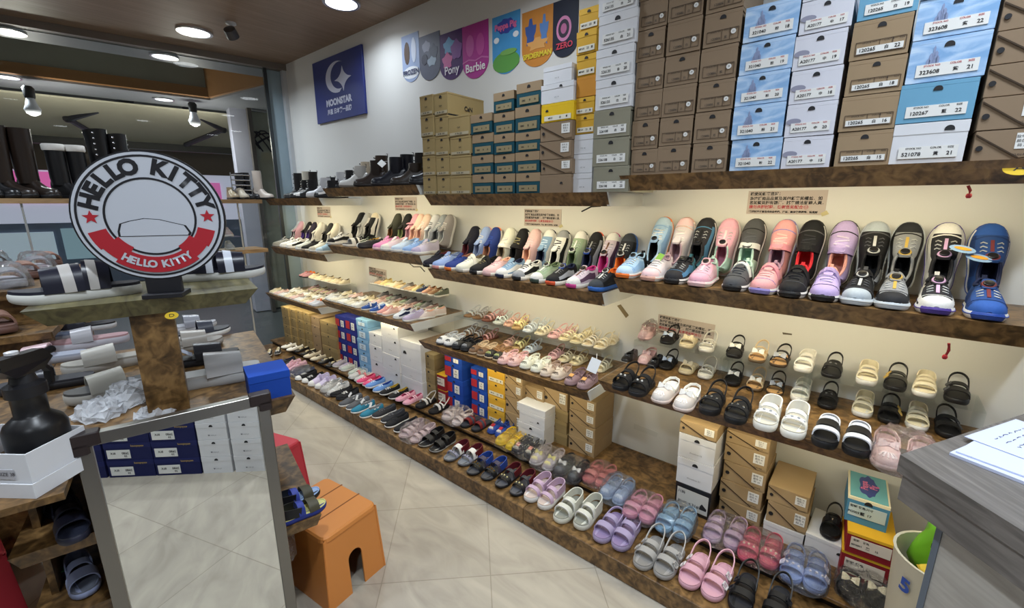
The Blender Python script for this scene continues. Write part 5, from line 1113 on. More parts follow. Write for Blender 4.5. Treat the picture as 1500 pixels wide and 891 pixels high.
# ---- boxes under the lower shelves
GU_ = 'shoe boxes under the nearest lower shelf'
stack(985, 1038.5, [751, 711, 672, 636, 616], 1.835, [('black', 'black box with big white label under two white boxes', dict(d=.22)), ('white', 'white box with half-moon hole on the black box', dict(d=.2, txt='shoesbox-31')), ('white', 'upper white box with half-moon hole on the black box', dict(d=.2, txt='shoesbox-32')), ('diag', 'kraft folded-flap box topping the black and white stack', dict(warm=1, d=.2))], GU_, z0=ZT)
stack(1050, 1113.5, [758, 734, 706, 677, 648, 629], 1.93, rows('diag', 'kraft folded-flap box in the tall kraft stack', 5, [dict(warm=1, print=1)] * 5), GU_, z0=ZT, d=.21)
stack(1117, 1180, [779, 755, 723, 698], 1.90, [('white', 'white box beneath two kraft boxes', dict(hole=False, plain=1, lidh=.02))] + rows('diag', 'kraft folded-flap box in the short stack on white', 2, [dict(warm=1)] * 2, 1), GU_, z0=ZT, d=.22)
def under(xl, xr, ys, base, rws, g, d=.2, **k): yb = min(onZ((xl + xr) / 2, base, ZT).y, WY - .1); return stack(xl, xr, ys, yb, rws, g, d=min(d, WY - yb - .012), z0=ZT, **k)
def topz(o): return o.location.z + max(v.co.z for c in o.children for v in c.data.vertices)
BS = under(1171, 1240, [824, 791], 824, [('white', 'white box carrying the single black bow sandal', dict(hx=.3, hz=.6, d=.2, plain=1, lidh=.015))], GU_, rz=-.05)
bz = BS[0].location
place('sandal', .165, (bz.x + .0, bz.y + .004, topz(BS[0]) + .0006), 'single black sandal with big bow standing on a white box', 'single sandals on boxes', -.05, False, c='K', straps=((-.12, .2, .24), (.12, .22, .07)), bowc='K', fin=leather)
st = under(1224, 1301, [858, 812, 779], 862, [('red', 'lower dark red and yellow box under the blue one', dict(d=.22, lidh=.012, dy=.004)), ('red', 'upper dark red and yellow box right under the blue one', dict(d=.22, lidh=.012))], GU_, rz=.06)
z_t = topz(st[1])
pq = onZ(1236, 762, z_t); pr_ = onZ(1297, 780, z_t)
o = boxo('peppa', min(.13, (pr_ - pq).length), onY(1267, 733, (pq.y + pr_.y) / 2).z - z_t, .2, 'small sky-blue lidded box with pink cloud lettering, topmost of its stack', GU_); o.location = ((pq.x + pr_.x) / 2, max(st[1].location.y + .004, (pq.y + pr_.y) / 2), z_t + .0005); o.rotation_euler = (0, 0, .05)
GU2_ = 'shoe boxes under the second lower shelf'
under(621, 638, [583, 562, 542, 519], 583, rows('gold', 'gold-kraft box beside the white boxes', 3), GU2_)
under(642, 654, [595, 572, 550], 595, rows('red', 'small red box with yellow lid beside the blue boxes', 2, [dict(lidh=.006)] * 2), GU2_, d=.16)
under(654, 678, [600, 578, 556, 533, 522], 600, rows('blue', 'bright blue box with red emblem in the left blue stack', 4), GU2_, d=.25)
under(691, 713, [610, 590, 571, 553, 541], 610, rows('blue', 'bright blue box with red emblem in the right blue stack', 4), GU2_, d=.2)
under(714.5, 739, [620, 601, 582, 562, 541], 620, rows('yellow', 'mustard yellow box beside the blue boxes', 4), GU2_, d=.2)
under(740, 765, [633, 609, 586, 566, 551], 630, rows('diag', 'kraft folded-flap box beside the mustard boxes', 4, [dict(warm=1)] * 4), GU2_, d=.2)
under(766, 795, [640, 615, 592, 571], 636, rows('diag', 'kraft folded-flap box behind the small white stack', 3, [dict(warm=1)] * 3), GU2_, d=.2)
under(796, 830, [650, 633, 616, 600, 572], 648, rows('gold', 'flat ochre lidded box behind the small white stack', 3, [dict(hole=False)] * 3) + [('diag', 'kraft folded-flap box on the flat ochre boxes', dict(warm=1))], GU2_, d=.2)
under(759, 797, [650, 624, 606, 596], 650, [('white', 'bottom box of the small white stack behind the yellow clogs', dict(d=.12)), ('white', 'middle box of the small white stack behind the yellow clogs', dict(d=.12, wf=.98, hx=.25, hz=.4)), ('white', 'crooked lidded top box of the small white stack', dict(d=.13, wf=1.05, hole=False, plain=1))], GU2_)
under(832, 870, [664, 643, 622, 603, 583], 664, rows('diag', 'kraft folded-flap box in the end stack of the second section', 4, [dict(warm=1, print=1)] * 4), GU2_, d=.30)
GU3_ = 'shoe boxes under the third lower shelf'
under(497, 511, [533, 516, 499, 482, 465], 533, rows('navy', 'dark blue box with red emblem, left column', 4), GU3_)
under(512, 527, [540, 522, 505, 487, 468], 540, rows('navy', 'dark blue box with red emblem, right column', 4), GU3_)
under(527.5, 543, [549, 533, 516, 499, 481, 470], 549, rows('lightblue', 'light blue box with pale label', 5), GU3_)
under(544, 562, [556, 530, 508, 490], 556, rows('white', 'white box beside the light blue stack', 3), GU3_)
under(563, 587, [566, 543, 521, 497, 478], 566, rows('white', 'white box in the middle white column', 4, [dict(hx=.3)] * 4), GU3_, d=.28)
under(589, 619, [577, 556, 540, 502], 577, rows('white', 'white box in the right white column', 2, [dict(hole=False)] * 2) + [('white', 'tall white box with black mark atop the right white column', dict(txt='T', hx=-.25, hz=.5))], GU3_, d=.28)
GU4_ = 'shoe boxes under the farthest lower shelf'
kk = ['khaki box under the farthest lower shelf, %s column' % a for a in ('leftmost', 'second', 'third', 'fourth', 'fifth', 'sixth')]
for j, (a, b, y0) in enumerate(((418, 427, 503), (428, 437, 506), (438, 447, 509), (449, 458, 513), (459, 472, 517), (474, 495, 527))):
    n = 4 if j < 5 else 3; top = (452, 455, 457, 460, 466, 474)[j]
    under(a, b, [y0 + (top - y0) * i / n for i in range(n + 1)], y0, rows('gold' if j != 4 else 'kraft2', kk[j], n), GU4_, d=.24)
# ================================================================== wall signs
def cn_notice(p0, p1, label, lean=0., w=None, bl=None):
    a = onY(*p0, WY - .001); b = onY(*p1, WY - .001); w = b.x - a.x; h = a.z - b.z
    if bl: h = a.z - onY(*bl, WY - .001).z; b.z = a.z - h
    o = empty('paper_notice', ((a.x + b.x) / 2, WY - .001, b.z), (0, lean, 0)); tag(o, label, 'notice', 'printed notices taped under the shelves')
    s = MB().box(-w / 2, w / 2, -.001, .001, 0, h).build('sheet', mat('#beb2ab', .7), o)
    L = ['親愛的顧客您好：', '為維護商品品質及其他顧客的權益．如', '您的寶貝腳有髒汗．試穿請洽服務人員．', '請勿赤腳試鞋．感謝您的配合☺', '*若因試穿不當造成商品毀損、污漬、無法恢復原貌、請見諒']
    sz = w / 18.5
    for i, (t, z, m) in enumerate(zip(L, (.86, .66, .48, .30, .1), (INK, INK, INK, REDINK, INK))):
        lettering(t, sz * (1 if i < 4 else .62), m, s, (-w * .47, -.0022, z * h), sz * .02, align='LEFT')
    tp = MB()
    tp.prism([(w / 2 - .008, -.006), (w / 2 + .014, .004), (w / 2 + .004, .018), (w / 2 - .014, .006)], -.0018, -.0012); tp.build('tape', mat('#c8bd8e', .3), o)
    return o
cn_notice((1097, 280), (1208, 315), 'printed notice taped under the nearest upper shelf')
cn_notice((768, 306), (822, 333), 'printed notice taped under the second upper shelf')
cn_notice((578, 289), (611, 309), 'printed notice taped under the third upper shelf')
cn_notice((464, 303), (485, 319), 'printed notice under the farthest upper shelf')
cn_notice((964, 461), (1046, 486), 'printed notice behind the silver sandals', .03, bl=(962, 488))
cn_notice((540, 391), (566, 402), 'printed notice behind the baby shoe riser', .03, bl=(540, 404))
for i, (pts_, c, lb) in enumerate(((((904, 448), (909, 446), (921, 462), (917, 466)), '#7d6e52', 'brown torn tape scrap on the wall left of the nearest lower section'), (((1146, 487), (1160, 489), (1160, 491), (1147, 490)), '#5c5548', 'small dark scuff of tape above the white zip sandal'), (((929, 620), (964, 634), (962, 641), (928, 628)), '#cfd0cc', 'white tape strip on the bare wall between box stacks'))):
    q3 = [onY(x, y, WY - .001) for x, y in pts_]; c3 = sum(q3, Vector()) / 4
    o = MB().prism([(v.x - c3.x, v.z - c3.z) for v in q3], -.0008, .0008).build('tape_scrap', mat(c, .5)); o.location = c3; tag(o, lb, 'tape', 'tape scraps left on the wall')
# blue brand sign
a = onY(457, 94, WY - .02); b = onY(535.8, 166, WY - .02); w = b.x - a.x; zt = (a.z + onY(528.5, 64, WY - .02).z) / 2; zb = (b.z + onY(465, 182, WY - .02).z) / 2; h = zt - zb
o = empty('brand_sign', ((a.x + b.x) / 2, WY - .02, zb)); tag(o, 'navy blue wall sign with white crescent and star', 'sign')
MB().box(-w / 2, w / 2, 0, .018, 0, h, .002).build('board', mat('#20307a', .4), o)
WM = mat('#cfd4ea', .5)
cr = []; cx, cz = .02 * w, .66 * h
for i in range(21):
    t = math.radians(65 + 215 * i / 20); cr.append((cx - .02 * w + .24 * w * math.cos(t) * .95, cz + .24 * h * math.sin(t)))
for i in range(21):
    t = math.radians(280 - 215 * i / 20); cr.append((cx + .035 * w + .2 * w * math.cos(t) * .9, cz + .015 * h + .205 * h * math.sin(t)))
MB().prism(cr, -.002, -.0003).build('crescent', WM, o)
st_ = []
for i in range(32):
    t = 2 * PI * i / 32; r = 1 / (abs(math.cos(t)) ** .62 + abs(math.sin(t)) ** .62) ** (1 / .62)
    st_.append((cx + .1 * w + r * math.cos(t) * .17 * w, cz - .05 * h + r * math.sin(t) * .19 * h))
MB().prism(st_, -.002, -.0003).build('star', WM, o)
lettering('MOONSTAR', h * .14, WM, o, (0, -.001, h * .285), .004, sx=1.05)
lettering('月星 日本第一品牌', h * .09, WM, o, (0, -.001, h * .14), .0015, sx=1.05)
# yellow strip by the corner
a = onY(421, 160, WY - .003); b = onY(427, 192, WY - .003)
o = MB().box(a.x, b.x, WY - .004, WY - .001, b.z, a.z).build('wall_label', mat('#b39b3e', .5)); tag(o, 'narrow yellow vertical label on the wall beside the corner', 'label')
p = MB()
for i in range(4): p.box(a.x + .01, b.x - .01, WY - .0052, WY - .004, b.z + (a.z - b.z) * (.1 + .22 * i), b.z + (a.z - b.z) * (.2 + .22 * i))
p.build('lettering', INK, o)
# pennants
def pennant(xl, xr, yt, yb, col, txt, tcol, label, sub=None, motif=None, fz=.2, zoff=0, serif=0):
    Y = WY - .002; a = onY(xl, yt, Y); b = onY(xr, yt, Y); bt = onY((xl + xr) / 2, yb, Y).z
    w = b.x - a.x; zt = onY((xl + xr) / 2, yt, Y).z; h = zt - bt
    o = empty('pennant', ((a.x + b.x) / 2, Y - zoff, bt)); tag(o, label, 'pennant', 'row of round-ended pennants high on the wall')
    r = w / 2
    pts = [(r * math.cos(t), r * .85 + r * .85 * math.sin(t)) for t in [PI + PI * i / 20 for i in range(21)]] + [(w / 2, h), (-w / 2, h)]
    sh = MB().prism(pts, -.001, .002).build('sheet', mat(col, .55, 0, .35, .12, 14), o)
    for k_, (m_, fn) in enumerate(motif or []):
        MB().prism([(x * w, z * h) for x, z in fn], -.0018 - .0005 * k_, -.001).build('printed_shape', mat(m_, .55), sh)
    if txt: lettering(txt, w * fz, mat(tcol, .5), sh, (0, -.0052, h * .2), w * .006)
    return o
def blob(cx, cz, rx, rz, n=14, wob=.0, k=5): return [(cx + rx * (1 + wob * math.sin(k * t)) * math.cos(t), cz + rz * (1 + wob * math.sin(k * t)) * math.sin(t)) for t in [2 * PI * i / n for i in range(n)]]
pennant(587.5, 613, 50, 121, '#9fb0d2', 'FROZEN', '#2c3a64', 'pale blue and white pennant, leftmost of the row', motif=[('#e9edf2', [(-.5, .1), (.5, .1), (.5, .32), (.2, .36), (-.5, .32)] and blob(0, .2, .47, .13, 20)), ('#5a4638', blob(-.2, .62, .16, .24)), ('#cfd8ea', blob(.2, .65, .14, .26))], fz=.24)
pennant(613.5, 644, 50, 118, '#63687a', '', '#ffffff', 'dark grey-blue collage pennant second in the row', motif=[('#8d93a8', blob(-.15, .75, .2, .12, 12, .15)), ('#4a5468', blob(.2, .6, .2, .15, 12, .15)), ('#9fb2c4', blob(.1, .4, .22, .1, 12, .2)), ('#383c50', blob(-.25, .48, .15, .12))], zoff=.001)
pennant(643, 679.5, 46, 117, '#4d2c6b', 'Pony', '#ece6f2', 'purple pennant with white lettering third in the row', motif=[('#6fa8d6', blob(-.1, .72, .22, .16, 16, .2)), ('#d06aa8', blob(-.18, .42, .2, .16, 16, .2)), ('#7f4a9a', blob(.2, .6, .22, .2, 16, .15))], fz=.3)
pennant(677, 715.5, 34, 115, '#b03a94', 'Barbie', '#f4eef4', 'magenta pennant with white script lettering', motif=[('#c45aa8', blob(-.2, .62, .16, .2)), ('#c24fa2', blob(.2, .6, .16, .2)), ('#c86ab0', [(-.5, .34), (-.25, .38), (0, .34), (.25, .38), (.5, .34), (.5, .31), (.25, .35), (0, .31), (-.25, .35), (-.5, .31)])], fz=.3, zoff=.001)
pp = pennant(721, 762, 20, 108, '#4a9bd6', '', '#fff', 'sky-blue pennant with a green meadow and cloud lettering', motif=[('#5ea04a', blob(0, .2, .49, .18, 20)), ('#3a4aa6', blob(0, .8, .33, .12, 24, .1, 8)), ('#eef2f6', blob(-.34, .6, .1, .05)), ('#eef2f6', blob(.36, .62, .1, .05)), ('#7ab05a', blob(.1, .36, .3, .05))])
sh = [c for c in pp.children][0]; lettering('Peppa Pig', .043, mat('#df6fa2', .5), sh, (0, -.0052, (onY(741, 20, WY).z - onY(741, 108, WY).z) * .8), .002)
pennant(765, 812.5, 12, 97, '#d08a3c', 'SPIDERMAN', '#e9d23c', 'orange pennant with yellow action lettering', motif=[('#3a5aa0', blob(-.22, .62, .16, .22, 14, .3)), ('#5b86c4', blob(.2, .6, .12, .24, 14, .35)), ('#e2a75e', blob(0, .4, .3, .1, 14, .3))], fz=.17)
pennant(811, 848, -2, 83, '#1d2438', 'ZERO', '#d6405a', 'dark pennant with pink rings, partly behind the yellow boxes', motif=[('#d98ab8', blob(-.05, .5, .3, .22, 24)), ('#2a2036', blob(-.05, .5, .22, .16, 24)), ('#c06a9a', blob(-.05, .5, .12, .09, 20))], zoff=.001, fz=.26)
# red pull strings under the shelf ends
for (x, y, yy, lb) in ((1418, 272, 287, 'short red knotted cord hanging under the nearest upper shelf'), (1390, 503, 523, 'red ribbon hanging under the nearest middle shelf')):
    p = onY(x, y, YF + .06); q = onY(x + (1 if y < 400 else -6), yy, YF + .06)
    o = MB().tube([p, (p + q) / 2 + Vector((.004, 0, 0)), q], .004, 6).build('hanging_cord', fabric('#7d1c22'), None, True); tag(o, lb, 'cord')
    MB().ball((q.x, q.y, q.z), .007, (1, 1, 1.2), 8).build('knot', fabric('#8d2028'), o, True)
for i, (pp_, lb) in enumerate(((((880, 302), (866, 303), (852, 310)), 'thin black wire loop under the second upper shelf'), (((600, 386), (606, 391), (616, 391), (622, 398)), 'black lamp cord dangling at the end of the third middle shelf'))):
    pts = [onY(x, y, YF + .06) for x, y in pp_]; o = MB().tube(pts, .0035, 6).build('cord', rubber('K'), None, True); tag(o, lb, 'cord')
# yellow round letter sticker on the upper shelf
def sticker(p, rot, ch, label, r=.021):
    o = MB().lathe([(r, -.001), (r, .0004)], 24, ax='y').build('round_sticker', card('#d2b02e')); o.location = p; o.rotation_euler = rot; o.scale = (1.25, 1, .8)
    tag(o, label, 'sticker', 'yellow letter stickers'); lettering(ch, r * 1.2, INK, o, (0, -.0018, 0)); return o
sticker(onY(1494, 247, YF + .013) + Vector((0, -.001, 0)), (-.55, 0, 0), 'A', 'yellow sticker with letter A on the nearest upper shelf', .026)

# ================================================================== boots on the far upper shelves
GBT = 'ankle boots on the third upper shelf'; Z = TOPZ[3]
for (x, y), L, H, ph, k in (((487, 270), .17, .75, 'black lace boot at the back', dict(up='K', lace='W', tab='K', yy=.12)), ((496, 271), .19, .72, 'white lace-up boot', dict(up='#c9c7c2', lace='LG', sole='#7a746c', tab='K')), ((508, 270), .18, .95, 'beige printed boot behind', dict(up='#b9ab96', lace='K', tab='K', cap='#c9a0b4', yy=.11)), ((517, 268), .20, .8, 'glossy dark brown boot with chain', dict(up='#2c211c', sole='#1c1512')),
                ((526, 267), .2, 1.0, 'tall dark brown buckle boot behind', dict(up='#3a2c22', lace='K', buckle='#777', yy=.1)), ((543, 268), .21, .8, 'glossy navy-black boot', dict(up='#11131f', sole='#15131a')), ((561, 268), .2, .95, 'navy-black boot behind with white tag', dict(up='#14151f', yy=.1)),
                ((571, 267), .2, .62, 'dark brown low boot with ring', dict(up='#2f2722', sole='#1e1816', buckle='#b9a05a')), ((583, 268), .19, 1.0, 'glossy black-brown boot behind the low ones', dict(up='#1f1a1a', lace='DG', yy=.11)), ((601, 267), .21, .66, 'black low boot with silver buckle', dict(up='#121318', buckle='#c9c9c9'))):
    yy = k.pop('yy', 0); p = onZ(x, y, Z) if False else Vector((onY(x, y, YF + yy).x, YF + .004 + yy, Z))
    L *= 1.16
    place('boot', L, (min(p.x, -2.34), p.y, Z), ph + ' on the third upper shelf', GBT, -.75, False, H=H, **k)
t = MB().box(-.03, .03, -.001, .001, -.02, .02).build('price_tag', PAPER); t.location = (onY(563, 240, YF + .05).x, YF + .03, onY(563, 240, YF + .05).z); t.rotation_euler = (-.7, .5, 0); tag(t, 'white price tag on the navy-black boot', 'tag')
MB().tube([(0, 0, .02), (.01, .01, .04)], .0012, 5).build('string', fabric('W'), t)
Z = TOPZ[4]; GBT4 = 'boots on the farthest upper shelf'
for (x, y), L, H, ph, k in (((424, 287), .17, .78, 'black and white lace boot', dict(up='K', lace='W', side='W')), ((433, 287), .17, .78, 'second black and white lace boot', dict(up='K', lace='W', cap='W')), ((448, 288), .19, .74, 'white lace-up boot with thick sole', dict(up='#c9c9cc', lace='W', sole='#a9a6a2')), ((463, 288), .18, .66, 'black boot with white piping', dict(up='#1a1a1e', lace='W', side='W')),
                ((415, 286), .17, 1.2, 'tall black lace boot behind', dict(up='K', lace='DG', yy=.14)), ((427, 286), .17, 1.25, 'tall cream boot behind', dict(up='#b9b4a6', yy=.15)), ((436, 286), .17, 1.2, 'tall black zip boot behind', dict(up='#1d1a18', yy=.14)), ((462, 287), .16, .95, 'black boot with white lining behind', dict(up='K', lin='W', yy=.13)), ((476, 287), .16, 1.15, 'silver-white sequin boot behind', dict(up='#c2c2c4', yy=.14))):
    yy = k.pop('yy', 0); X = onY(x, y, YF + yy).x
    L *= 1.16
    place('boot', L, (min(X, -3.59), YF + .004 + yy, Z), ph + ' on the farthest upper shelf', GBT4, -.7, False, H=H, **k)

# ================================================================== shelves and boots along the glass front
XS = -4.42
def gshelf(y0, y1, z, x0, label, m=LWOOD):
    o = empty('window_shelf', (x0, (y0 + y1) / 2, z)); tag(o, label, 'shelf', 'wooden shelves along the glass front')
    h = (y1 - y0) / 2
    MB().box(-.30, 0, -h, h, -.026, 0, .002).build('board', m, o); MB().box(-.012, .004, -h, h, -.034, -.0005).build('edge_strip', LWOOD, o)
    return o
gshelf(-1.25, 1.70, 1.528, XS, 'long pale wood shelf with the tall boots along the glass')
gshelf(.75, 1.70, 1.082, XS, 'short pale wood shelf in the corner below the boot shelf')
for y, lb in ((1.50, 'nearer the wall'), (.2, 'behind the round sign')):
    o = MB().box(XS - .02, XS - .012, y - .006, y + .006, .104, 1.494).build('shelf_post', mat('#b5b7b5', .3, .4)); tag(o, 'thin pale upright carrying the window shelves, %s' % lb, 'post', 'thin shelf uprights')
    MB().lathe([(.014, 0), (.014, .006), (.008, .012)], 12, (XS - .016, y, .104)).build('foot', mat('#8a8c8a', .3, .4), o)
GTB = 'tall boots on the window shelf'
def wboot(px, L, H, ph, **k):
    if H > 1.3: k['rx'] = .185; k['ry'] = .23
    y = onX(px, 285, XS - .14).y; rz = k.pop('rz', PI / 2 + .0)
    place('boot', L, (XS - .05 - k.pop('dx', 0), y, 1.528), ph, GTB, rz, False, tab=None, H=H, **k)
wboot(2, .26, 1.55, 'tall black boot cut by the left edge of the photo', up='#0f0f12', top=.3, rz=2.3)
wboot(27, .27, 1.52, 'tall black boot left of the dark brown pair', up='#111114', top=.28, rz=2.2)
wboot(52, .28, 1.68, 'tall dark brown boot with flared shaft, left one of its pair', up='#241b16', top=.35, rz=2.3)
wboot(84, .28, 1.66, 'tall dark brown boot, right one beside the round sign', up='#231a15', top=.2, rz=2.2)
wboot(126, .26, 1.45, 'black boot with white fleece cuff, left of its pair', up='#141416', cuff='#d8d6d0', rz=2.2)
wboot(154, .26, 1.45, 'black boot with white fleece cuff, right of its pair', up='#141416', cuff='#d8d6d0', rz=2.2)
wboot(186, .28, 1.78, 'tall black boot with silver studs, left of its pair', up='#101012', studs=5, top=.25, rz=2.1, slant=1)
wboot(212, .28, 1.70, 'tall black boot with silver studs, right of its pair', up='#101012', studs=5, top=.25, rz=2.1, slant=1)
wboot(345, .2, .55, 'low khaki boot beside the wire rack, back one', up='#8d7f66', dx=.06)
wboot(356, .2, .5, 'low khaki boot beside the wire rack, front one', up='#a39a8a')
wboot(372, .21, 1.15, 'dark shaft boot right of the khaki pair', up='#17171b', rz=2.0, dx=.08)
wboot(382, .21, 1.18, 'black tall boot behind the ivory boot', up='#131316', rz=2.0, dx=.1)
wboot(394, .22, 1.2, 'ivory tall boot at the corner end of the shelf', up='#b9aea4', rz=2.0)
wr = empty('wire_rack', (XS - .2, onX(354, 270, XS - .2).y, 1.528), (0, 0, PI / 2)); tag(wr, 'small chrome wire rack standing on the window shelf beside the khaki boots', 'rack')
for k in range(5): MB().tube([(-.08, 0, .04 + k * .045), (.08, 0, .04 + k * .045)], .007, 8).build('bar', metal('#d3d6da', .2), wr, True)
for x in (-.08, .08): MB().tube([(x, 0, 0), (x, .01, .24)], .005, 6).build('post', metal('#d3d6da', .2), wr, True)
GWS = 'shoes on the short corner shelf'
o = riser(XS - .26, XS - .03, 1.26, 1.50, 1.082, .12, 'clear acrylic riser in the corner holding bagged grey trainers', False)
for i, (px, up_, z) in enumerate(((342, '#9c9ba0', .12), (368, '#b9a9a6', .12), (344, '#bdb0ac', 0), (374, '#a6a6a8', 0))):
    y = 1.30 + .12 * (i % 2)
    place('sneaker', .18, (XS - .05, y, 1.082 + z), '%s trainer with loose laces %s the corner riser, %s' % (('grey', 'pinkish grey', 'pale pink-grey', 'mid grey')[i], 'on' if z else 'under', ('left', 'right')[i % 2]), GWS, PI / 2 - .1, False, up=up_, lin='LG', lace='W')
for i in range(2):
    place('slide', .2, (XS - .04, .98 + .1 * i, 1.082), 'blue slide with %s band left of the corner riser' % ('white', 'pale green')[i], GWS, PI / 2, bool(i), c='B', sole='N', band=('W', 'MT')[i], bed='B')

# ================================================================== foreground island
IR = math.atan2(.975, .224) - PI / 2      # island runs along this direction
isl = empty('display_island', (-1.50, .25, 0), (0, 0, IR)); tag(isl, 'brown tiered display stand in the left foreground with a high top board', 'display stand')
# local: y along the island, +x towards the camera side
def wedge(x0, x1, y0, y1, z0, z1, i): return MB().loft([[(x0, y0, z1), (x1, y0, z1), (x1, y1, z1), (x0, y1, z1)], [(x0, y0 + i, z0), (x1 - i * .6, y0 + i, z0), (x1 - i * .6, y1 - i, z0), (x0, y1 - i, z0)]])
wedge(-.33, .03, -.225, .265, 1.205, 1.25, .035).build('top_board', OLIVE, isl)
MB().box(-.14, -.01, -.04, .055, .90, 1.205).build('post', BURL, isl)
wedge(-.85, .065, -.34, .325, .845, .90, .03).build('middle_board', BURL, isl)
MB().box(.03, .215, -.44, -.19, .845, .862).build('side_ledge', BURL, isl)
for z_ in (.66, .45, .26): wedge(-.5, .075, -.34, {.66: .16, .45: .36, .26: .22}[z_], z_ - .04, z_, .015).build('lower_board', BURL, isl)
MB().box(-.48, -.035, -.315, -.30, .08, .845).build('end_panel', BURL, isl); MB().box(-.45, -.10, -.22, .14, .08, .845).build('core', BURL, isl)
MB().box(-.48, .04, -.43, .2, .0, .08).build('plinth', BURL, isl)
sticker(onZ(251, 461, 1.228) + Vector((.012, -.002, 0)), (-.25, 0, PI / 2 + IR), 'D', 'yellow sticker with letter D on the top board of the island', .011)
def isp(x, y, z): v = Matrix.Rotation(IR, 3, 'Z') @ Vector((x, y, z)); return Vector((-1.5 + v.x, .25 + v.y, v.z))
# round lettered sign
sg = empty('round_sign', isp(-.005, .035, 1.25), (0, 0, IR + PI / 2 + .0)); tag(sg, 'round white standing sign with black ring lettering and red banner', 'sign')
q = onZ(245, 437, 1.25)
sg.location = (q.x - .03, q.y + .005, 1.25)
sg.rotation_euler = (0, 0, IR + PI / 2 - .28)
RR = .166
zc = .214
BK = mat('#16161c', .5); WHT = mat('#b9bdc6', .5); RED = mat('#a8202c', .5)
MB().box(-.045, .045, -.03, .05, 0, .012, .002).build('base_foot', BK, sg); MB().box(-.04, .04, -.004, .012, .012, zc - RR + .02, .002).build('base_block', BK, sg)
disc = MB().lathe([(RR, -.004), (RR, .004)], 64, (0, 0, zc), 'y').build('disc', BK, sg)
def ringp(r0, r1, y, m, nm, par, n=64):
    b = MB(); b.loft([[(r * math.cos(2 * PI * i / n), yy, zc + r * math.sin(2 * PI * i / n)) for i in range(n)] for r, yy in ((r1, y), (r1, y - .0008), (r0, y - .0008), (r0, y))], cap=False)
    return b.build(nm, m, par)
MB().lathe([(RR * .975, -.0052), (RR * .975, -.004)], 64, (0, 0, zc), 'y').build('white_face', WHT, disc)
ringp(RR * .905, RR * .935, -.0052, BK, 'outer_ring', disc); ringp(RR * .57, RR * .6, -.0052, BK, 'inner_ring', disc)
def arcword(word, r, a0, a1, size, m, par, y=-.0062, bold=.0, flip=False):
    n = len(word)
    for i, ch in enumerate(word):
        if ch == ' ': continue
        a = math.radians(a0 + (a1 - a0) * i / (n - 1)); o = bpy.data.objects.new('lettering', textmesh(ch, size, m, bold)); COL.objects.link(o); o.parent = par
        o.location = (r * math.cos(a), y, zc + r * math.sin(a)); o.rotation_euler = (0, -(a - PI / 2) if not flip else -(a + PI / 2), 0)
arcword('HELLO KITTY', RR * .755, 162, 16, .052, BK, disc, bold=.0028)
for s in (-1, 1):
    c0 = (s * RR * .752, zc + RR * .0); pts = []
    for i in range(10):
        a = PI / 2 + PI * i / 5; r = RR * (.105 if i % 2 == 0 else .046); pts.append((c0[0] + r * math.cos(a), c0[1] + r * math.sin(a)))
    MB().prism(pts, -.0062, -.005).build('star', RED, disc)
def ban(a0, a1, r0, r1, nm, y):
    n = 12; A = [math.radians(a0 + (a1 - a0) * i / n) for i in range(n + 1)]
    return MB().prism([(r1 * math.cos(a), zc + r1 * math.sin(a)) for a in A] + [(r0 * math.cos(a), zc + r0 * math.sin(a)) for a in reversed(A)], y, y + .0008).build(nm, RED, disc)
ban(196, 215, RR * .62, RR * .86, 'banner_tail', -.0058); ban(325, 344, RR * .62, RR * .86, 'banner_tail', -.0058)
ban(213, 238, RR * .55, RR * .83, 'banner_fold', -.0064); ban(302, 327, RR * .55, RR * .83, 'banner_fold', -.0064)
bb = ban(231, 309, RR * .63, RR * .88, 'banner', -.0072)
arcword('HELLO KITTY', RR * .75, 237, 303, .026, WHT, bb, -.0084, .0012, True)
sh_ = [(-.46, -.18), (-.42, -.06), (-.3, -.02), (-.1, .02), (.1, -.0), (.3, -.06), (.44, -.1), (.5, -.22), (.48, -.26), (-.46, -.26)]
for sc, yy, m in ((1, -.0058, BK), (.93, -.0066, WHT)):
    MB().prism([(x * RR * sc, zc - RR * .17 + (z + .13) * RR * sc) for x, z in sh_], yy, yy + .0008).build('shoe_outline' if m is BK else 'shoe_fill', m, disc)
# sandals on the top board
GTS = 'navy and white slides on the island'
d_ = dict(c='#1a1c2a', sole='#c9c9c4', bed='#1a1c2a', two=True, w=.30, h=.24, zs=.10, y=-.12, band='#1b1c2a')
def islide(pt, L, rz, label, grp=GTS, **k): return place('slide', L, pt, label, grp, rz, False, **k)
tl = onZ(14, 447, 1.25); islide((tl.x + .02, tl.y + .0, 1.25), .255, -PI * 0 + .15 + IR, 'navy slide with white accents and white sole, left of the round sign', band2='#b5b1ad', **d_)
tr = onZ(384, 402, 1.25); islide((tr.x + .03, tr.y, 1.25), .255, PI + IR - .1, 'navy slide with white accent, right of the round sign', band2='#c9ced9', **d_)
# middle-board slides
def mslide(px, py, L, rz, label, z=.90, **k):
    p = onZ(px, py, z); return islide((p.x, p.y, z), L, rz, label, 'slides on the middle board of the island', **k)
mslide(383, 548, .262, PI + IR - .05, 'pale grey thick-soled slide with a side buckle, right of the post', c='#b9b8b6', sole='#a9a8a6', bed='#c2c2c0', band='#b5b4b3', w=.40, zs=.14, h=.24)
mslide(352, 522, .25, PI + IR - .02, 'black slide with white price tag, right of the post', c='K', sole='DK', band='#1a1a20', bed='K', w=.34, tag_='#aeb4c4')
mslide(328, 503, .25, PI + IR, 'beige-grey slide behind the black one, right of the post', c='#8d8780', sole='#a19c95', band='#9a948c', w=.34)
mslide(338, 486, .24, PI + IR + .05, 'dark strap slide at the back right of the middle board', c='#2a2c36', sole='W', band='#3a3d48', w=.24)
mslide(318, 478, .24, PI + IR + .02, 'pale slide farthest back on the right of the middle board', c='#a9aab0', sole='#b5b5b8', band='#8d8e96', w=.26)
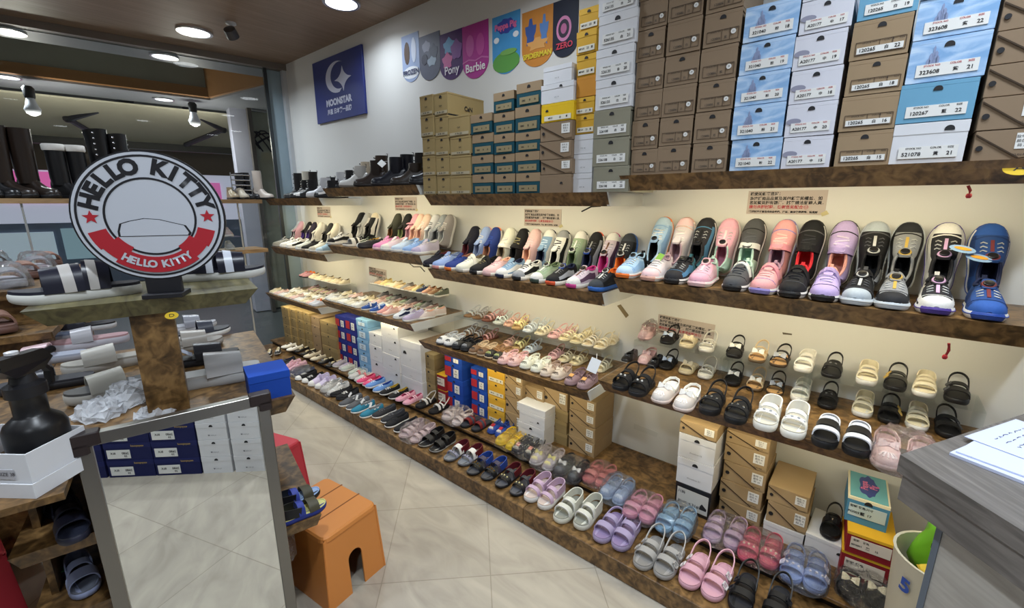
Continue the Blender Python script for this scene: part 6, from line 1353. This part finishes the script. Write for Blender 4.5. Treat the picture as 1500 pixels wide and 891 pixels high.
mslide(92, 552, .25, IR + .1, 'off-white thick-soled slide with a slot, left of the post', c='#b5b2ab', sole='#bdbab4', bed='#aaa69d', band='#b9b6ae', w=.36, zs=.13)
mslide(96, 596, .24, IR + .2, 'off-white slide beside the crumpled bags', c='#a9a69d', sole='#b3b0a8', bed='#4a4a4a', band='#b0ada3', w=.36, zs=.13)
mslide(74, 516, .25, IR + .05, 'dusty pink and white slide left of the post', c='#b08f92', sole='#b9b7c0', bed='#a88488', band='#a7a6ab', w=.26, zs=.12)
mslide(66, 492, .25, IR + .05, 'black and white slide behind the dusty pink one', c='#24252e', sole='#c4c4c6', bed='#1b1b22', band='#2a2b34', w=.3)
mslide(52, 476, .25, IR + .02, 'grey-white slide second from the back on the left', c='#8f9098', sole='#b9b9bd', band='#a3a3aa', w=.28)
mslide(40, 462, .25, IR + .0, 'muted pink slide farthest back on the left', c='#a07f86', sole='#7d6f74', band='#b08f96', w=.28)
for i, (px, py, c) in enumerate(((4, 540, '#9aa0b0'), (0, 508, '#6d7890'), (2, 480, '#a57c84'), (-6, 580, '#2b2b33'))):
    mslide(px, py, .24, IR - .1, '%s slide at the left edge behind the spray bottle' % ('pale blue-pink', 'slate blue', 'rose', 'dark')[i], c=c, sole='#8f8f96' if i < 3 else 'DK', band=('#c9a9ae', '#59647c', '#b58c94', '#33343c')[i], w=.3)
wedge(-.85, -.02, -.72, -.345, .845, .90, .01).build('middle_board', BURL, isl)
# crumpled film bags
for j, (px, py, z, sx, sy, szz, ph) in enumerate(((195, 590, .90, .075, .06, .05, 'crumpled clear shoe bag on top of the heap before the post'), (150, 612, .90, .075, .055, .035, 'flat crumpled clear bag beside the spray bottle'), (235, 612, .90, .055, .05, .02, 'small clear bag under the heap, nearest the mirror frame'))):
    p = onZ(px, py, z); rr = random.Random(j + 5); b = MB(); n = 22; rings = []
    for a in range(11):
        t = a / 10; k = math.cos(t * PI / 2) ** .5 if t < 1 else .05
        rings.append([(sx * k * math.cos(2 * PI * i / n) * (1 + rr.uniform(-.18, .18)), sy * k * math.sin(2 * PI * i / n) * (1 + rr.uniform(-.18, .18)), max(.0005, szz * math.sin(t * PI / 2) * 1.1 + rr.uniform(-.012, .010))) for i in range(n)])
    o = b.loft(rings).build('plastic_bag', FROST, None, 0); o.location = p + Vector((-.03, .0, .0005)); tag(o, ph, 'plastic bag', 'crumpled bags on the island')
# blue shoe box on the right end of the island
o = boxo('blue', .115, .085, .12, 'plain blue box end behind the right corner of the mirror', 'boxes on the island', plain=1, hole=False); p = isp(.05, .262, .90); o.location = p; o.rotation_euler = (0, 0, IR + PI / 2)
# white box with the spray bottle
wb = empty('open_shoe_box', (0, 0, 0)); tag(wb, 'open white shoe box in its upturned lid holding a spray bottle', 'box')
c0 = onZ(53, 731, .8625); wb.location = (c0.x, c0.y, .8625); wb.rotation_euler = (0, 0, math.radians(38))
# local: corner nearest the camera at the origin, box runs to -x and +y
def tray(x0, x1, y0, y1, z0, z1, t=.003):
    b = MB(); b.box(x0, x1, y0, y1, z0, z0 + t); b.box(x0, x1, y0, y0 + t, z0 + t, z1); b.box(x0, x1, y1 - t, y1, z0 + t, z1); b.box(x0, x0 + t, y0 + t, y1 - t, z0 + t, z1); b.box(x1 - t, x1, y0 + t, y1 - t, z0 + t, z1); return b
tray(-.22, 0, 0, .14, 0, .035).build('lid', WHITEB, wb); tray(-.215, -.005, .005, .135, .004, .105).build('body', WHITEB, wb)
b = MB().box(-.10, -.04, .0035, .0045, .045, .068).build('printed_label', mat('#b5b5bb', .6), wb)
lettering('NO.  SIZE 38', .012, INK, b, (-.07, .0028, .057))
MB().prism([(-.17 + a, .06 + c) for a, c in halfdisc(.014, 10, .003)], .0032, .0045).build('finger_hole', INK, wb)
sp = empty('spray_bottle', (0, 0, 0), (0, 0, IR + 2.6)); tag(sp, 'black pump spray bottle standing in the white box', 'bottle')
v = Matrix.Rotation(math.radians(38), 3, 'Z') @ Vector((-.075, .07, 0)); sp.location = (c0.x + v.x - .006, c0.y + v.y + .018, .8700)
BLK = mat('#121215', .35)
MB().lathe([(.05, 0), (.055, .006), (.056, .12), (.05, .135), (.034, .15), (.03, .155), (.03, .20), (.034, .204)], 28).build('tank', BLK, sp, True)
MB().lathe([(.036, .2), (.036, .225), (.024, .232), (.02, .25)], 24).build('collar', mat('#1c1c20', .4), sp, True)
MB().loft([[(-.03, -.018, .25), (.035, -.018, .25), (.035, .018, .25), (-.03, .018, .25)], [(-.06, -.02, .275), (.065, -.016, .27), (.065, .016, .27), (-.06, .02, .275)], [(-.055, -.016, .30), (.05, -.012, .295), (.05, .012, .295), (-.055, .016, .30)]]).build('head', BLK, sp)
MB().tube([(.06, 0, .28), (.085, 0, .282)], .009, 10).build('nozzle', BLK, sp, True); MB().ribbon([(.045, 0, .262), (.062, 0, .235), (.06, 0, .205)], (0, 1, 0), .016, .008).build('trigger', BLK, sp)
MB().lathe([(.012, .30), (.012, .306), (.005, .308)], 12, (-.01, 0, 0)).build('knob', mat('#c9c9cc', .3), sp, True)
# floor mirror
ML = onZ(105, 640, .95); MR = onZ(392, 575, .95); mw = (MR - ML).length; ma = math.atan2((MR - ML).y, (MR - ML).x)
mr = empty('floor_mirror', (ML.x, ML.y, 0), (0, 0, ma)); tag(mr, 'standing floor mirror with brushed metal frame and dark corner caps', 'mirror')
FRM = mat('#8b8883', .3, .9)
mirm = mat('#f2f4f2', .0, 1.)
MH = .95; fw = .032
MB().box(.0, mw, -.012, .012, MH - fw, MH, .002).build('top_rail', FRM, mr)
MB().box(.0, mw, -.012, .012, .03, .03 + fw, .002).build('bottom_rail', FRM, mr)
for x in (0, mw - fw): MB().box(x, x + fw, -.012, .012, .03 + fw, MH - fw, .002).build('side_rail', FRM, mr)
MB().box(fw - .004, mw - fw + .004, -.004, .0, .05, MH - fw + .004).build('mirror_glass', mirm, mr)
MB().box(fw - .004, mw - fw + .004, .001, .006, .05, MH - fw + .004).build('back_panel', mat('#3a3028', .7), mr)
CAP = mat('#2b2020', .45)
for x0, x1 in ((-.006, .05), (mw - .05, mw + .006)):
    b = MB(); b.box(x0, x1, -.017, .017, MH - .030, MH + .005, .004)
    b.box(x0, x0 + .034, -.017, .017, MH - .05, MH - .02, .004) if x0 < 0.01 else b.box(x1 - .034, x1, -.017, .017, MH - .05, MH - .02, .004)
    b.build('corner_cap', CAP, mr)
for x in (.0, mw - .05): MB().box(x, x + .05, -.06, .06, 0, .03, .004).build('foot', CAP, mr)
MB().box(0.01, mw - .01, -.02, .02, .0301, .0315).build('foot_bar', CAP, mr)
# boxes that the mirror shows, stacked where the photographer leans over
u = (Vector((-.10, .22, 0)) - Vector((.21, -.64, 0))).normalized(); ba = math.atan2(u.y, u.x)
def mirbox(s0, s1, z0, z1, kind, label, g, d=.2, **k):
    o = boxo(kind, s1 - s0 - .003, z1 - z0 - .001, d, label, g, **k); c = Vector((.21, -.64, 0)) + u * ((s0 + s1) / 2); o.location = (c.x, c.y, z0); o.rotation_euler = (0, 0, ba + PI); o.rotation_euler = (0, 0, ba - PI) ; return o
GMN = 'navy boxes reflected in the floor mirror'; GMW = 'white boxes reflected in the floor mirror'
for i in range(4):
    mirbox(-.22, .10, i * .10, i * .10 + .10, 'navyref', 'navy box reflected at the left of the mirror, %s' % LV[i], GMN)
    mirbox(.11, .36, i * .105, i * .105 + .105, 'navyref', 'navy box reflected in the mirror, left column, %s' % LV[i], GMN)
    mirbox(.36, .605, i * .105, i * .105 + .105, 'navyref', 'navy box reflected in the mirror beside the white ones, %s' % LV[i], GMN)
    mirbox(.61, .775, i * .104, i * .104 + .104, 'white', 'white box reflected in the mirror, left white column, %s' % LV[i], GMW, txt='R.J.ASH-♥')
    mirbox(.785, .95, i * .104, i * .104 + .104, 'white', 'white box reflected in the mirror, right white column, %s' % LV[i], GMW, txt='R.J.ASH-♥')
    mirbox(1.0, 1.17, i * .104, i * .104 + .104, 'white', 'white box reflected at the right edge of the mirror, %s' % LV[i], GMW, txt='R.J.ASH-♥')
# stools
def stool(c, w, d, h, rz, colour, label):
    o = empty('plastic_stool', (c[0], c[1], 0), (0, 0, rz)); tag(o, label, 'stool', 'plastic step stools'); m = mat(colour, .45, 0, .4)
    s = .03; t = .006; g = .004; k = .02
    # flat one-piece top; groove shade painted on as darker strips
    xs = [-w / 2, -w / 6 - g, -w / 6 + g, w / 6 - g, w / 6 + g, w / 2]
    def rr(x, y, r, n=5):
        p = []
        for cx, cy, a0 in ((x / 2 - r, y / 2 - r, 0), (-x / 2 + r, y / 2 - r, 90), (-x / 2 + r, -y / 2 + r, 180), (x / 2 - r, -y / 2 + r, 270)):
            for i in range(n): a = math.radians(a0 + 90 * i / (n - 1)); p.append((cx + r * math.cos(a), cy + r * math.sin(a)))
        return p
    def rg(sc, z, r): return [(x, y, z) for x, y in rr(w + sc, d + sc, r)]
    tp = MB(); tp.loft([rg(-.004, h - .02, .03), rg(-.008, h - .006, .028), rg(-.02, h, .022)]); tp.build('seat', m, o)
    gm = mat(colour, .6, 0, .2)
    for x in (-w / 6, w / 6): MB().box(x - .003, x + .003, -d / 2 + .004, d / 2 - .004, h - .001, h + .0004).build('groove_shade', mat('#8a4f20' if colour.startswith('#d') and colour != '#b02838' else '#6d1820', .7), o)
    # skirt walls with arches in the two short sides
    def wall(L, aw, ah):
        n = 10; p = [(-L / 2 - s / 2, 0), (-aw / 2, 0), (-aw / 2, ah - aw / 2)] + [(-aw / 2 * math.cos(PI * i / n), ah - aw / 2 + aw / 2 * math.sin(PI * i / n)) for i in range(1, n)] + [(aw / 2, ah - aw / 2), (aw / 2, 0), (L / 2 + s / 2, 0), (L / 2 - .004, h - .012), (-L / 2 + .004, h - .012)]
        return p
    for sgn in (-1, 1):
        b = MB(); pts = wall(d - .02, .062, h * .58)
        def pos(u_, z, off): lean = s / 2 * (1 - z / h); return (u_, sgn * (w / 2 + lean - off), z)
        # quads strip: split polygon left/right of arch into simple columns
        def wallmesh(L, axis, aw, ah):
            q = MB(); n = 10
            def P3(a_, z, off):
                lean = s / 2 * (1 - z / h); f_ = (L / 2 + s / 2 * (1 - z / h)) / (L / 2)
                return ((a_ * (f_ if abs(a_) > aw / 2 + .001 else 1)), z, lean - off)
            def put(a_, z, off):
                x, zz, o_ = P3(a_, z, off)
                return (sgn * ((w if axis == 'x' else d) / 2 - .008 + o_), x, zz) if axis == 'x' else (x, sgn * (d / 2 - .008 + o_), zz)
            cols = [-L / 2, -aw / 2] + [-aw / 2 * math.cos(PI * i / n) for i in range(1, n)] + [aw / 2, L / 2] if aw else [-L / 2, 0, L / 2]
            low = []
            for a_ in cols:
                if aw and abs(a_) <= aw / 2 + 1e-6: low.append(ah - aw / 2 + math.sqrt(max(0, (aw / 2) ** 2 - a_ * a_)))
                else: low.append(0)
            segs = []
            for i in range(len(cols) - 1):
                z0, z1 = low[i], low[i + 1]
                if aw and i == 0: z1 = 0
                if aw and i == len(cols) - 2: z0 = 0
                A = [put(cols[i], z0, 0), put(cols[i + 1], z1, 0), put(cols[i + 1], h - .012, 0), put(cols[i], h - .012, 0)]
                B = [put(cols[i], z0, t), put(cols[i + 1], z1, t), put(cols[i + 1], h - .012, t), put(cols[i], h - .012, t)]
                q.loft([A, B])
            return q
        wallmesh(d - .012, 'x', .062, h * .58).build('arched_side', m, o)
        wallmesh(w - .012, 'y', 0, 0).build('long_side', m, o)
    return o
stool((-1.573, .70), .335, .255, .305, .13, '#d98b45', 'orange plastic step stool with arched cutout beside the mirror')
stool((-2.27, .70), .335, .255, .28, .3 + PI / 2, '#c83a48', 'red plastic step stool behind the orange one')
stool((-2.36, -.28), .335, .255, .30, .1, '#b02838', 'dark red plastic stool at the lower left corner of the photo')
# children's shoes on the lower board, right end and left side of the mirror
GLB = "children's shoes on the lower tiers of the island"
for i, (px, py, z, c, bed) in enumerate(((464, 772, .45, '#2b3a8c', '#d9d48a'), (448, 742, .45, '#3a48a0', '#9fb8e0'))):
    p = isp(.035 - .085 * i, .385, .45); place('sandal', .15, (p.x - .0, p.y - .0, z), 'royal blue child sandal with %s insole right of the mirror' % ('yellow', 'pale blue')[i], GLB, PI + IR + .1, False, c=c, bed=bed, sole='#22307c' if i == 0 else 'K', straps=((-.2, .2, .22), (.06, .26, .14)), heel='high', scol=['#4a4636', c, 'K'])
for i, (px, py, z, c, ph) in enumerate(((92, 752, .66, '#1d2030', 'dark navy child sandal left of the mirror, topmost'), (112, 790, .66, '#26283a', 'navy child clog left of the mirror'), (98, 838, .45, '#25303a', 'black child sandal with green insole low on the left'), (128, 868, .45, '#8f98b8', 'blue and white child sandal low on the left'))):
    p = onZ(px, py, z); place('sandal', .165, (p.x + .03, p.y, z), ph, GLB, PI / 2 + IR + .25, False, c=c, bed=('#22242c', '#2c3040', '#2f9a5a', '#6a6f7c')[i], straps=((-.2, .2, .22), (.06, .26, .14)), heel='high')
o = boxo('white', .09, .07, .09, 'small white box low on the island left of the mirror', 'boxes on the island'); p = isp(-.0, -.385, .0805); o.location = p; o.rotation_euler = (0, 0, IR + PI / 2)
# bagged white trainer below the right end
p = isp(-.04, .19, .26)
place('sneaker', .2, (p.x + .05, p.y + .02, .26), 'white trainer in a clear bag low at the right of the mirror', GLB, PI / 2 + IR, False, up='#b9c4cf', lin='SB', side='#7fa8c4', lace='W')
bag([p + Vector((.05, .02, 0))], .2, .17, 'clear film bag around the white trainer below the orange stool edge', 'clear bags around pairs', .12, rz=PI / 2 + IR)
# further display table with wrapped slides behind the sign
tb = empty('display_table', (-3.3, -.42, 0), (0, 0, IR)); tag(tb, 'wooden display table behind the round sign covered with wrapped slides', 'table')
MB().box(-.55, .42, -.85, .72, 1.10, 1.14, .004).build('table_top', BURL, tb); MB().box(.37, .68, -.84, .70, .97, 1.0, .004).build('step_board', BURL, tb); MB().box(.37, .64, -.8, .66, .1, .97).build('step_front', BURL, tb); MB().box(-.5, .36, -.8, .66, .1, 1.10).build('cabinet', BURL, tb); MB().box(-.48, .34, -.78, .64, 0, .1).build('plinth', mat('#1c120b', .7), tb)
GWR = 'film-wrapped slides on the table behind the sign'
tcol = [('pale grey', '#a9aab2', '#8f9098'), ('white', '#c2c4cc', '#a9aab0'), ('dark brown', '#4a3a36', '#2c2422'), ('brown plaid', '#6d5048', '#8d6a5c'), ('navy', '#2a2e40', '#1c1f2c'), ('blush', '#b5969a', '#a88488')]
n_ = 0
for r in range(-1, 4):
    for c in range(7):
        nm, c1, c2 = tcol[(r * 3 + c) % 6]
        v = Matrix.Rotation(IR, 3, 'Z') @ Vector((.36 - r * .27 + (.02 if r < 0 else 0), -.72 + c * .215, 0)); pt = Vector((-3.3 + v.x, -.42 + v.y, 1.14 if r >= 0 else 1.0))
        place('slide', .25, pt, '%s slide on the wrapped-slide table, row %s from the front, %s from the left' % (nm, ORD[r + 1], ORD[c]), GWR, IR + PI / 2 + .35, False, c=c1, sole=c1, band=c2, w=.34, zs=.1, h=.2)
        if (r + c) % 2 == 0: bag([pt], .25, .105, 'clear film bag on the slide table, row %s, %s from the left' % (ORD[r + 1], ORD[c]), 'clear bags around slides', .12, rz=IR + PI / 2 + .35)

# ================================================================== counter, papers, bin
ct = empty('counter', (0, 0, 0)); tag(ct, 'grey wood-grain cashier counter in the right foreground', 'counter')
A = onZ(1318.6, 666, 1.0); B_ = onZ(1500, 606.5, 1.0); C_ = onZ(1500, 779, 1.0)
d1 = (B_ - A).normalized(); d2 = (C_ - A).normalized()
P4 = [A, A + d1 * .75, A + d1 * .75 + d2 * .75, A + d2 * .75]
def poly(ps, z0, z1): return MB().slab([(p.x, p.y) for p in ps], z0, z1)
poly(P4, .962, 1.0).build('top', GREYOAK, ct)
i1, i2 = .004, .012
P5 = [A + d1 * i1 + d2 * i2, A + d1 * .74 + d2 * i2, A + d1 * .74 + d2 * .74, A + d1 * i1 + d2 * .74]
poly(P5, .905, .962).build('apron', GREYOAK, ct)
P6 = [A + d1 * .03 + d2 * .085, A + d1 * .72 + d2 * .085, A + d1 * .72 + d2 * .72, A + d1 * .03 + d2 * .72]
poly(P6, .0, .905).build('cabinet', PALEOAK, ct)
e0 = A + d1 * .028 + d2 * .083; MB().slab([(e0.x, e0.y), ((e0 + d1 * .02).x, (e0 + d1 * .02).y), ((e0 + d1 * .02 + d2 * .012).x, (e0 + d1 * .02 + d2 * .012).y), ((e0 + d2 * .012).x, (e0 + d2 * .012).y)], 0, .905).build('edge_strip', mat('#5a6470', .4), ct)
def sheet(p, rz, z, label, m=None, t=.0015, lines=True, w=.21, h=.297, thick=None):
    o = empty('paper_sheet', (p.x, p.y, z), (0, 0, rz)); tag(o, label, 'paper', 'papers on the counter')
    s = MB().box(0, w, -h, 0, 0, t).build('page', m or mat('#c9d0ea', .7), o)
    if lines:
        b = MB(); rr = random.Random(3)
        for i in range(7):
            y0 = -.03 - i * .017; x = .045
            while x < w - .02:
                l = rr.uniform(.008, .02); b.ribbon([(x, y0 + rr.uniform(-.002, .002), t + .0004), (x + l / 2, y0 + rr.uniform(-.004, .004), t + .0004), (x + l, y0 + rr.uniform(-.002, .002), t + .0004)], (0, 1, 0), .0016, .0003); x += l + rr.uniform(.003, .01)
        b.build('handwriting', mat('#3a3f66', .7), o)
    return o
pa = onZ(1390, 667, 1.0); pb = onZ(1490, 624, 1.0); ra = math.atan2((pb - pa).y, (pb - pa).x)
sheet(pa + (pb - pa) * .0, ra, 1.0005, 'lowest stacked paper under the handwritten sheet on the counter', t=.006, lines=False)
sheet(pa + (pb - pa).normalized() * .012 + Vector((.004, -.004, 0)), ra + .06, 1.007, 'middle stacked paper under the handwritten sheet', t=.003, lines=False)
pc = onZ(1411, 647, 1.0); sheet(pc, ra - .04, 1.0108, 'handwritten sheet of paper on top of the counter stack')
# paper bin between counter and platform
bn = empty('waste_bin', (0, 0, 0)); tag(bn, 'cream waste bin with blue lettering beside the counter', 'bin')
pb_ = onY(1355, 800, 1.62); bn.location = (.272, 1.56, 0); bn.scale = (1.2, 1.2, 1.12)
CREAM = mat('#d8d0b8', .5)
def er(rx, ry, z, n=28): return [(rx * math.cos(2 * PI * i / n), ry * math.sin(2 * PI * i / n), z) for i in range(n)]
MB().loft([er(.07, .07, 0), er(.075, .075, .01), er(.095, .095, .47), er(.098, .098, .475), er(.092, .092, .475), er(.09, .09, .46), er(.07, .07, .02)], cap=True).build('body', CREAM, bn, True)
s = lettering('5', .05, mat('#2a4a9a', .5), bn, (-.069, -.069, .41), .002, (0, 0, -PI / 4)); lettering('7', .05, RED, bn, (.0, -.093, .25), .002, (0, 0, 0))
gb = empty('snack_wrapper', (.262, 1.59, .505)); tag(gb, 'bright green crumpled wrapper sticking out of the bin', 'wrapper')
w_ = MB(); rr = random.Random(9); rings = []
for j in range(6): rings.append([((.05 + .012 * math.sin(j)) * math.cos(2 * PI * i / 12) * (1 + rr.uniform(-.2, .2)), .03 * math.sin(2 * PI * i / 12) * (1 + rr.uniform(-.3, .3)) + .02, -.06 + j * .035) for i in range(12)])
w_.loft(rings).build('wrapper_body', mat('#7fc22e', .3), gb, 2)
lettering('FRESH', .022, INK, gb, (.0, -.022, .05))
o = MB().box(-.05, .05, -.015, .015, -.018, .018, .006).build('yellow_packet', mat('#dcb93a', .4)); o.location = (.262, 1.525, .515); o.rotation_euler = (0, -.4, .3); tag(o, 'yellow tube-like packet in the bin', 'wrapper'); MB().box(-.051, -.045, -.013, .013, -.016, .016).build('end_cap', mat('#b8962a', .4), o)
o = MB().ball((0, 0, 0), .035, (1, .8, .6), 10).build('red_packet', mat('#a8362e', .4), None, True); o.location = (.285, 1.49, .495); tag(o, 'small red packet in the bin under the yellow one', 'wrapper'); MB().ball((.02, -.01, .01), .015, (1, .6, .4), 8).build('twist_end', mat('#8a2a24', .4), o, True)
# ================================================================== light
w = bpy.data.worlds.new('world'); scn.world = w; w.use_nodes = True
w.node_tree.nodes['Background'].inputs[0].default_value = (.72, .82, 1, 1); w.node_tree.nodes['Background'].inputs[1].default_value = .35
vs = scn.view_settings; vs.view_transform = 'Standard'; vs.look = 'None'; vs.exposure = -1.45; vs.gamma = 1; vs.use_curve_mapping = False
scn.cycles.max_bounces = 7; scn.cycles.transparent_max_bounces = 24; scn.cycles.diffuse_bounces = 3; scn.cycles.glossy_bounces = 4
